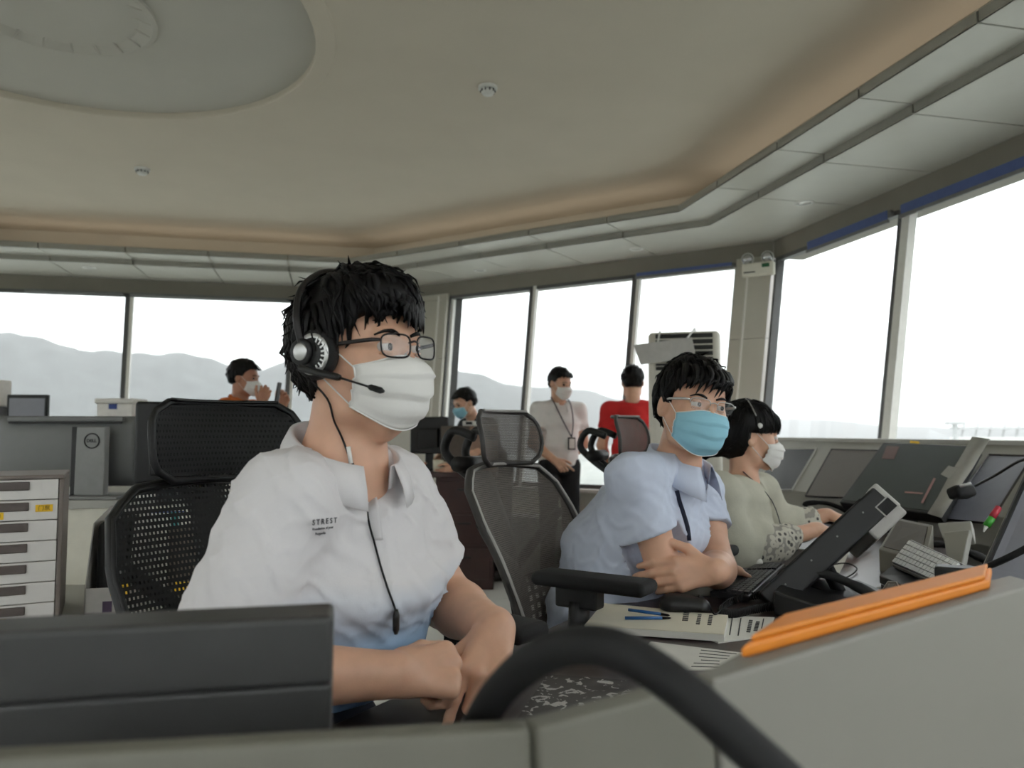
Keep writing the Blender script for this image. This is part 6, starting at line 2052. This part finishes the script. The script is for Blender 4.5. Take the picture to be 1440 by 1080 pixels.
# large monitor seen from the back
RM2 = Matrix((pd, pb, V(0, 0, 1))).transposed()
dl = thing('monitor', 'large grey monitor seen from the back with a round DELL emblem on its stand', 'monitor', V(*at(127, 700, 2.9).xy, zc_))
YD = 2.95
ml, mr_ = at(-8, 585, YD), at(204, 581, YD + .05)
md = (mr_ - ml); md.z = 0; mw = md.length; md.normalize(); mbk = V(-md.y, md.x, 0)
RM2 = Matrix((md, mbk, V(0, 0, 1))).transposed()
mz1 = ml.z; mz0 = at(140, 684, YD).z
mc = ml.lerp(mr_, .5); mc.z = (mz0 + mz1) / 2
g = []
for i in range(9):
    u = i / 8
    row = []
    for j in range(13):
        v = j / 12
        bul = .035 * (1 - abs(2 * u - 1) ** 4) * (1 - abs(2 * v - 1) ** 4)
        row.append(mc + RM2 @ V((v - .5) * mw, -bul - .004, (u - .5) * (mz1 - mz0)))
    g.append(row)
b = MB(); b.sheet(g, .006); b.build('rear_shell', 'monitor_grey', dl, smooth=True)
b = MB(); b.rbox(mc + mbk * .012, (mw, .02, mz1 - mz0), RM2, .006); b.build('screen_case', 'black_plastic', dl)
b = MB(); b.box(mc + RM2 @ V(0, -.036, (mz1 - mz0) / 2 - .026), (mw * .74, .006, .006), RM2); b.build('vent_slot', 'black_plastic', dl)
b = MB(); b.box(mc + RM2 @ V(0, -.030, (mz1 - mz0) / 2 - .012), (mw * .76, .02, .018), RM2); b.build('vent_lip', 'monitor_grey', dl, bevel=.003)
s0_, s1_ = at(128, 600, YD - .10), at(124, 703, YD - .10)
b = MB(); zz0 = zc_ + .012
b.slab(V(s1_.x - .055, s1_.y, zz0), V(s1_.x + .055, s1_.y, zz0), V(s0_.x + .053, s0_.y, s0_.z), V(s0_.x - .053, s0_.y, s0_.z), V(0, .035, 0)); o = b.build('stand', 'monitor_stand', dl, bevel=.003)
b = MB(); b.box(V(s1_.x - .03, s1_.y + .05, (zz0 + s0_.z) / 2), (.10, .06, s0_.z - zz0)); b.build('stand_core', 'black_plastic', dl)
b = MB(); b.rbox(V(s1_.x, s1_.y + .05, zc_ + .0065), (.26, .20, .012), None, .004); b.build('stand_foot', 'monitor_stand', dl)
em = at(129, 620, YD - .103)
b = MB(); b.tube([em + V(.027 * math.cos(2 * math.pi * i / 28), 0, .027 * math.sin(2 * math.pi * i / 28)) for i in range(28)], .0022, 6, closed=True); b.build('emblem_ring', 'dark_base', o, smooth=True)
text_obj('DELL', .0165, 'dark_base', o, em - V(0, .0012, 0), V(1, 0, 0), V(0, 0, 1), 'emblem_text', bold=.0005)
# black monitor beside it
bm_ = thing('monitor', 'black monitor turned away beside the large grey one', 'monitor', V(*at(240, 690, 2.85).xy, zc_))
c = at(236, 622, 2.85)
R5 = axes(V(.35, -1, 0))
b = MB(); b.rbox(c, (.22, .045, .30), R5, .012); b.build('case', 'black_plastic', bm_)
b = MB(); b.box(c - V(0, .02, 0) + V(0, 0, -.05), (.10, .05, .14), R5); b.build('rear_bulge', 'chair_plastic', bm_, bevel=.008)
b = MB(); b.box(V(c.x, c.y + .02, (zc_ + c.z - .14) / 2), (.06, .03, c.z - .14 - zc_)); b.build('stand', 'black_plastic', bm_); b = MB(); b.rbox(V(c.x, c.y + .02, zc_ + .007), (.2, .15, .012), None, .004); b.build('foot', 'black_plastic', bm_)
# tissue and small glass beside the chair
p = at(203, 690, 2.74)
ts = thing('tissue', 'crumpled white tissue on the counter by the black chair', 'tissue', V(p.x, p.y, zc_))
f = F(); p = V(p.x, p.y, zc_ + .03)
f.ell(p, (.032, .03, .028), None, k=.02); f.ell(p + V(.022, 0, .005), (.022, .02, .022), None, k=.01); f.cut = lambda P: (zc_ + .001) - P[:, 2]
f.post = lambda P: .005 * wavenoise(P, 150, 91)
v, q = f.mesh(.003); link_mesh('tissue_body', v, q, 'paper', ts)
p = at(231, 690, 2.66)
gl = thing('drinking_glass', 'small dark glass tumbler on the counter beside the white tissue', 'glass', V(p.x, p.y, zc_))
mat('smoked_glass', srgb(70, 72, 74), 0.1, spec=.8)
b = MB(); b.lathe([(.026, zc_ + .001), (.033, zc_ + .085), (.030, zc_ + .085), (.024, zc_ + .008)], 18, Matrix.Translation((p.x, p.y, 0))); b.build('tumbler', 'smoked_glass', gl, smooth=True)
# magazine holder with a folder in it
p = V(*at(150, 800, 2.02).xy, ZT_)
mg = thing('magazine_holder', 'grey magazine holder with slanted opening beside the file drawers', 'holder', p)
hx = V(1, .25, 0).normalized(); hy = V(-.25, 1, 0).normalized()
q0 = at(119, 828, 2.0); q0.z = ZT_ + .001
zf = at(119, 828, 2.0).z
zt2 = at(108, 722, 2.02).z
wd_, dp_ = .105, .24
A = [q0, q0 + hx * wd_, q0 + hx * wd_ + hy * dp_, q0 + hy * dp_]
sl = lambda p, z: V(p.x, p.y, z)
b = MB(); b.slab(A[0], A[1], sl(A[1], zf), sl(A[0], zf), hy * .003); fp = b.build('front', 'card_grey', mg)
for s_ in (0, 1):
    p0, p3 = (A[0], A[3]) if s_ == 0 else (A[1], A[2])
    p0 = p0 + hx * (.0 if s_ == 0 else -.003)
    p3 = p3 + hx * (.0 if s_ == 0 else -.003)
    b = MB(); b._add([p0, p3, sl(p3, zt2), sl(p0.lerp(p3, .25), zt2 - .03), sl(p0, zf)] + [x + hx * .003 for x in (p0, p3, sl(p3, zt2), sl(p0.lerp(p3, .25), zt2 - .03), sl(p0, zf))], [(0, 1, 2, 3, 4), (9, 8, 7, 6, 5), (0, 1, 6, 5), (1, 2, 7, 6), (2, 3, 8, 7), (3, 4, 9, 8), (4, 0, 5, 9)]); b.build('side', 'card_grey', mg)
b = MB(); b.slab(A[3], A[2], sl(A[2], zt2), sl(A[3], zt2), hy * .003); b.build('back', 'card_grey', mg)
b = MB(); b.slab(A[0], A[1], A[2], A[3], V(0, 0, .003)); b.build('bottom', 'card_grey', mg)
b = MB(); pc = sl(A[0].lerp(A[1], .80), zf - .005) - hy * .003; b.box(pc, (.045, .001, .03), Matrix((hx, hy, V(0, 0, 1))).transposed()); b.build('label_card', 'yellow_label', fp)
text_obj('记录', .016, 'label_ink', fp, pc - hy * .001, hx, V(0, 0, 1), 'label_text')
mat('purple', srgb(58, 40, 66), 0.6)
b = MB(); pc = sl(A[0].lerp(A[1], .52), zf - .048) - hy * .003; b.box(pc, (.022, .001, .028), Matrix((hx, hy, V(0, 0, 1))).transposed()); b.build('mark', 'purple', fp)
bf = thing('ring_binder', 'black ring binder standing in the grey magazine holder', 'binder', A[0].lerp(A[2], .5))
c = A[0].lerp(A[2], .5) + V(0, 0, .10 + .0); b = MB(); b.rbox(V(c.x, c.y, ZT_ + .004 + .115), (.07, .20, .23), Matrix((hx, hy, V(0, 0, 1))).transposed(), .02, 4); b.build('binder_body', 'black_soft', bf)
c = A[3].lerp(A[2], .75) + hy * .05
pf = thing('paper_folder', 'white folder with blue edge and teal clip standing behind the magazine holder', 'folder', V(c.x, c.y, ZT_))
b = MB(); b.box(V(c.x, c.y, ZT_ + .115), (.22, .012, .228), Matrix((hx, hy, V(0, 0, 1))).transposed()); o = b.build('cover', 'paper', pf)
b = MB(); b.box(V(c.x, c.y, ZT_ + .2305), (.22, .014, .004), Matrix((hx, hy, V(0, 0, 1))).transposed()); b.build('edge', 'blue_label', pf)
b = MB(); b.box(V(c.x, c.y, ZT_ + .205) + hx * .085 - hy * .008, (.022, .004, .05), Matrix((hx, hy, V(0, 0, 1))).transposed()); b.build('clip', 'teal', pf)
# yellow-labelled carton seen through the chair net
c = V(-.86, 2.12, ZT_)
yb_ = thing('carton', 'brown carton with yellow tape seen through the black chair net', 'box', V(-.86, 2.25, ZT_))
b = MB(); b.box(V(-.86, 2.25, ZT_ + .10), (.20, .16, .198)); o = b.build('carton_body', 'brown_box', yb_)
b = MB(); b.box(V(-.84, 2.168, ZT_ + .12), (.03, .003, .15)); b.build('tape', 'yellow_label', o)
b = MB(); b.box(V(-.86, 2.168, ZT_ + .04), (.16, .003, .025)); b.build('tape', 'yellow_label', o)

# far counter along the left windows with boxes and small displays
fc = thing('far_counter', 'long pale counter along the far left windows', 'counter', V(-3.2, 4.3, 0))
zq = 1.16
a_, b_ = V(-4.4, 4.25, 0), V(-1.75, 4.15, 0)
b = MB(); b.slab(a_ + V(0, 0, zq), b_ + V(0, 0, zq), b_ + V(0, .42, zq), a_ + V(0, .42, zq), V(0, 0, -.03)); b.build('counter_top', 'console_light', fc, bevel=.003)
b = MB(); b.slab(a_ + V(.03, .03, .002), b_ + V(-.03, .03, .002), b_ + V(-.03, .03, zq - .031), a_ + V(.03, .03, zq - .031), V(0, .02, 0)); b.build('front_panel', 'console_grey', fc)
b = MB(); b.slab(a_ + V(.03, .37, .002), b_ + V(-.03, .37, .002), b_ + V(-.03, .37, zq - .031), a_ + V(.03, .37, zq - .031), V(0, .02, 0)); b.build('rear_panel', 'console_grey', fc)
p = at(171, 570, 4.35)
bx = thing('storage_box', 'white lidded plastic box with a blue label on the far counter', 'box', V(p.x, p.y, zq))
hb = at(171, 561, 4.35).z - zq
b = MB(); b.box(V(p.x, p.y, zq + (hb - .03) / 2 + .001), (.19, .14, hb - .03), taper=1.08); o = b.build('box_body', 'box_white', bx, bevel=.006)
b = MB(); b.rbox(V(p.x, p.y, zq + hb - .0145), (.225, .17, .028), None, .01); b.build('lid', 'box_white', bx)
b = MB(); b.box(V(p.x - .01, p.y - .0765, zq + hb - .045), (.046, .003, .03)); b.build('label_card', 'blue_label', o)
p = at(40, 570, 4.30)
dp = thing('small_display', 'small black-framed display with a grey screen on the far counter', 'monitor', V(p.x, p.y, zq))
hb = at(40, 555, 4.3).z
R6 = axes(V(.12, -1, 0))
c = V(p.x, p.y, (hb + zq + .012) / 2)
b = MB(); b.rbox(c, (.215, .03, hb - zq - .012), R6, .006); b.build('case', 'black_plastic', dp)
b = MB(); b.box(c + R6 @ V(0, .016, -.004), (.185, .003, hb - zq - .045), R6); b.build('screen', 'screen_blue', dp)
b = MB(); b.box(V(c.x, c.y + .01, zq + .007), (.16, .09, .012)); b.build('foot', 'black_plastic', dp)
p = at(-2, 560, 4.30)
pr = thing('printer', 'small white and black printer at the end of the far counter', 'printer', V(p.x, p.y, zq))
zt3 = at(0, 534, 4.3).z
c = V(p.x - .06, p.y, 0)
b = MB(); b.rbox(V(c.x, c.y, zq + .075), (.17, .16, .148), None, .01); b.build('printer_base', 'black_plastic', pr)
b = MB(); b.rbox(V(c.x, c.y, (zq + .15 + zt3) / 2), (.165, .16, zt3 - zq - .152), None, .01); b.build('printer_top', 'box_white', pr)
b = MB(); b.box(V(c.x, c.y - .082, zq + .05), (.12, .003, .015)); b.build('paper_slot', 'ac_grille', pr)

# ------------------------------------------------------------------ brown desk with carton and monitor
YB = 5.75
bd = thing('brown_desk', 'dark reddish brown wooden desk in front of the person in black', 'desk', V(*at(655, 760, YB).xy, 0))
xl, xr = at(588, 700, YB).x, at(694, 700, YB).x
zt4 = at(650, 664, YB).z
b = MB(); b.box(V((xl + xr) / 2, YB + .33, zt4 - .02), (xr - xl + .05, .70, .04)); b.build('desk_top', 'brown_wood', bd, bevel=.004)
xm = at(612, 700, YB).x
b = MB(); b.box(V((xm + xr) / 2, YB + .33, (zt4 - .041) / 2), (xr - xm - .002, .62, zt4 - .043)); o = b.build('pedestal', 'brown_wood', bd, bevel=.004)
for k in range(3):
    b = MB(); b.box(V((xm + xr) / 2, YB + .012, .14 + k * (zt4 - .12) / 3 + .05), (xr - xm - .05, .012, (zt4 - .14) / 3 - .02)); dd = b.build('drawer', 'brown_wood', bd, bevel=.003)
    b = MB(); b.box(V((xm + xr) / 2, YB + .001, .14 + k * (zt4 - .12) / 3 + .10), (.10, .012, .014)); b.build('drawer_handle', 'dark_metal', dd, bevel=.002)
b = MB(); b.box(V(xl + .0, YB + .33, (zt4 - .041) / 2), (.04, .62, zt4 - .043)); b.build('leg_panel', 'brown_wood', bd)
bb = thing('carton', 'tall brown cardboard box standing on the brown desk', 'box', V(*at(660, 660, YB + .1).xy, zt4))
yb1 = YB + .06
zb1 = at(660, 599, yb1).z
xa, xb_ = at(620, 640, yb1).x, at(700, 640, yb1).x
b = MB(); b.box(V((xa + xb_) / 2, yb1 + .2, (zt4 + zb1) / 2 + .0005), (xb_ - xa, .4, zb1 - zt4 - .001)); b.build('carton_body', 'brown_box', bb, bevel=.003)
xs = at(660, 640, yb1).x
b = MB(); b.box(V((xs + xb_) / 2, yb1 - .002, (zt4 + zb1) / 2), (xb_ - xs - .004, .003, zb1 - zt4 - .01)); b.build('side_flap', 'brown_box_side', bb)
dvc = thing('tablet_charger', 'white device with a small screen lying on the brown cardboard box', 'device', V(*at(662, 595, yb1 + .1).xy, zb1))
pz = at(660, 592, yb1 + .1)
b = MB(); b.rbox(V(pz.x, pz.y, zb1 + .02), (.10, .08, .038), None, .008); b.build('device_body', 'box_white', dvc)
b = MB(); b.box(V(pz.x, pz.y - .041, zb1 + .022), (.05, .003, .02)); b.build('display', 'screen_black', dvc)
pz = at(676, 595, yb1 + .12)
tl_ = thing('paper_pad', 'flat white paper pad on top of the brown cardboard box', 'paper', V(pz.x, pz.y, zb1))
b = MB(); b.box(V(pz.x + .05, pz.y, zb1 + .006), (.20, .16, .011)); b.build('pad', 'paper', tl_)
mo = thing('monitor', 'small black monitor seen from the back on the brown desk', 'monitor', V(*at(605, 664, YB + .25).xy, zt4))
c = at(604, 612, YB + .2)
b = MB(); b.rbox(c, (.30, .05, .285), axes(V(-.2, -1, 0)), .012); b.build('case', 'black_plastic', mo)
b = MB(); b.rbox(c - V(-.0, .03, .02), (.16, .05, .15), axes(V(-.2, -1, 0)), .01); b.build('rear_bulge', 'chair_plastic', mo)
b = MB(); b.box(V(c.x, c.y + .02, (zt4 + c.z - .12) / 2), (.06, .04, c.z - .12 - zt4 + .01)); b.build('stand', 'black_plastic', mo)
b = MB(); b.rbox(V(c.x, c.y + .02, zt4 + .009), (.20, .16, .016), None, .006); b.build('foot', 'black_plastic', mo)
cu = thing('mug', 'pale mug standing beside the small black monitor on the brown desk', 'mug', V(*at(618, 664, YB + .1).xy, zt4))
pq = V(*at(616, 664, YB + .05).xy, zt4)
b = MB(); b.lathe([(.035, .001), (.04, .09), (.036, .09), (.031, .01)], 16, Matrix.Translation(pq)); b.build('cup', 'paper_cream', cu, smooth=True)
b = MB(); b.tube(spline([pq + V(.038, 0, .075), pq + V(.07, 0, .06), pq + V(.066, 0, .03), pq + V(.037, 0, .02)], 4), .006, 6); b.build('handle', 'paper_cream', cu, smooth=True)

# ------------------------------------------------------------------ floor-standing air conditioner
YA = 4.95
ac = thing('air_conditioner', 'cream floor-standing air conditioner with open louvred outlet', 'air conditioner', V(*at(965, 700, YA).xy, 0))
faz = math.radians(-14)
af = V(math.sin(faz) * -1, -math.cos(faz), 0); af = V(-.22, -.975, 0).normalized(); ar_ = V(.975, -.22, 0).normalized()
aL, aR = at(911, 500, YA), at(1018, 500, YA)
RA = Matrix((ar_, -af, V(0, 0, 1))).transposed()
ztA = at(960, 466, YA).z
cx = at(962, 500, YA + .13); cA = V(cx.x, cx.y, ztA / 2)
wA, dA = .46, .30
b = MB(); b.rbox(cA, (wA, dA, ztA), RA, .035, 4); bo = b.build('cabinet', 'ac_cream', ac, smooth=False)
zg0, zg1 = at(940, 512, YA).z, at(940, 474, YA).z
b = MB(); b.box(V(cA.x, cA.y, (zg0 + zg1) / 2 + .005) + af * (dA / 2), (wA - .10, .02, zg1 - zg0 + .03), RA); b.build('outlet', 'ac_grille', ac)
for i in range(5):
    b = MB(); b.box(V(cA.x, cA.y, zg0 + (zg1 - zg0) * (i + .3) / 4.6) + af * (dA / 2 + .008), (wA - .10, .022, .006), RA @ Matrix.Rotation(.5, 3, 'X')); b.build('louvre', 'ac_cream', ac)
zs = at(940, 518, YA).z
b = MB(); b.box(V(cA.x, cA.y, zs) + af * (dA / 2), (wA - .10, .012, .022), RA); b.build('vent_slit', 'ac_grille', ac)
b = MB(); b.box(V(cA.x, cA.y, zs - .32) + af * (dA / 2 + .002), (wA - .08, .006, .50), RA); b.build('front_panel', 'ac_cream', ac, bevel=.003)
dfl = thing('deflector_board', 'grey card deflector tied over the air conditioner outlet', 'board', at(930, 500, YA - .12))
q = [at(891, 485, YA - .20), at(973, 474, YA - .14), at(979, 502, YA - .09), at(901, 513, YA - .16)]
b = MB(); b.slab(*q, V(0, .006, 0)); b.build('board', 'card_grey', dfl)
b = MB(); b.tube([at(966, 476, YA - .13), at(977, 462, YA - .02), V(*at(978, 460, YA + .05).xy, ztA + .004)], .006, 6); b.build('tie', 'white_plastic', dfl)
b = MB(); b.tube([at(925, 481, YA - .15), at(928, 466, YA - .02)], .006, 6); b.build('tie', 'white_plastic', dfl)
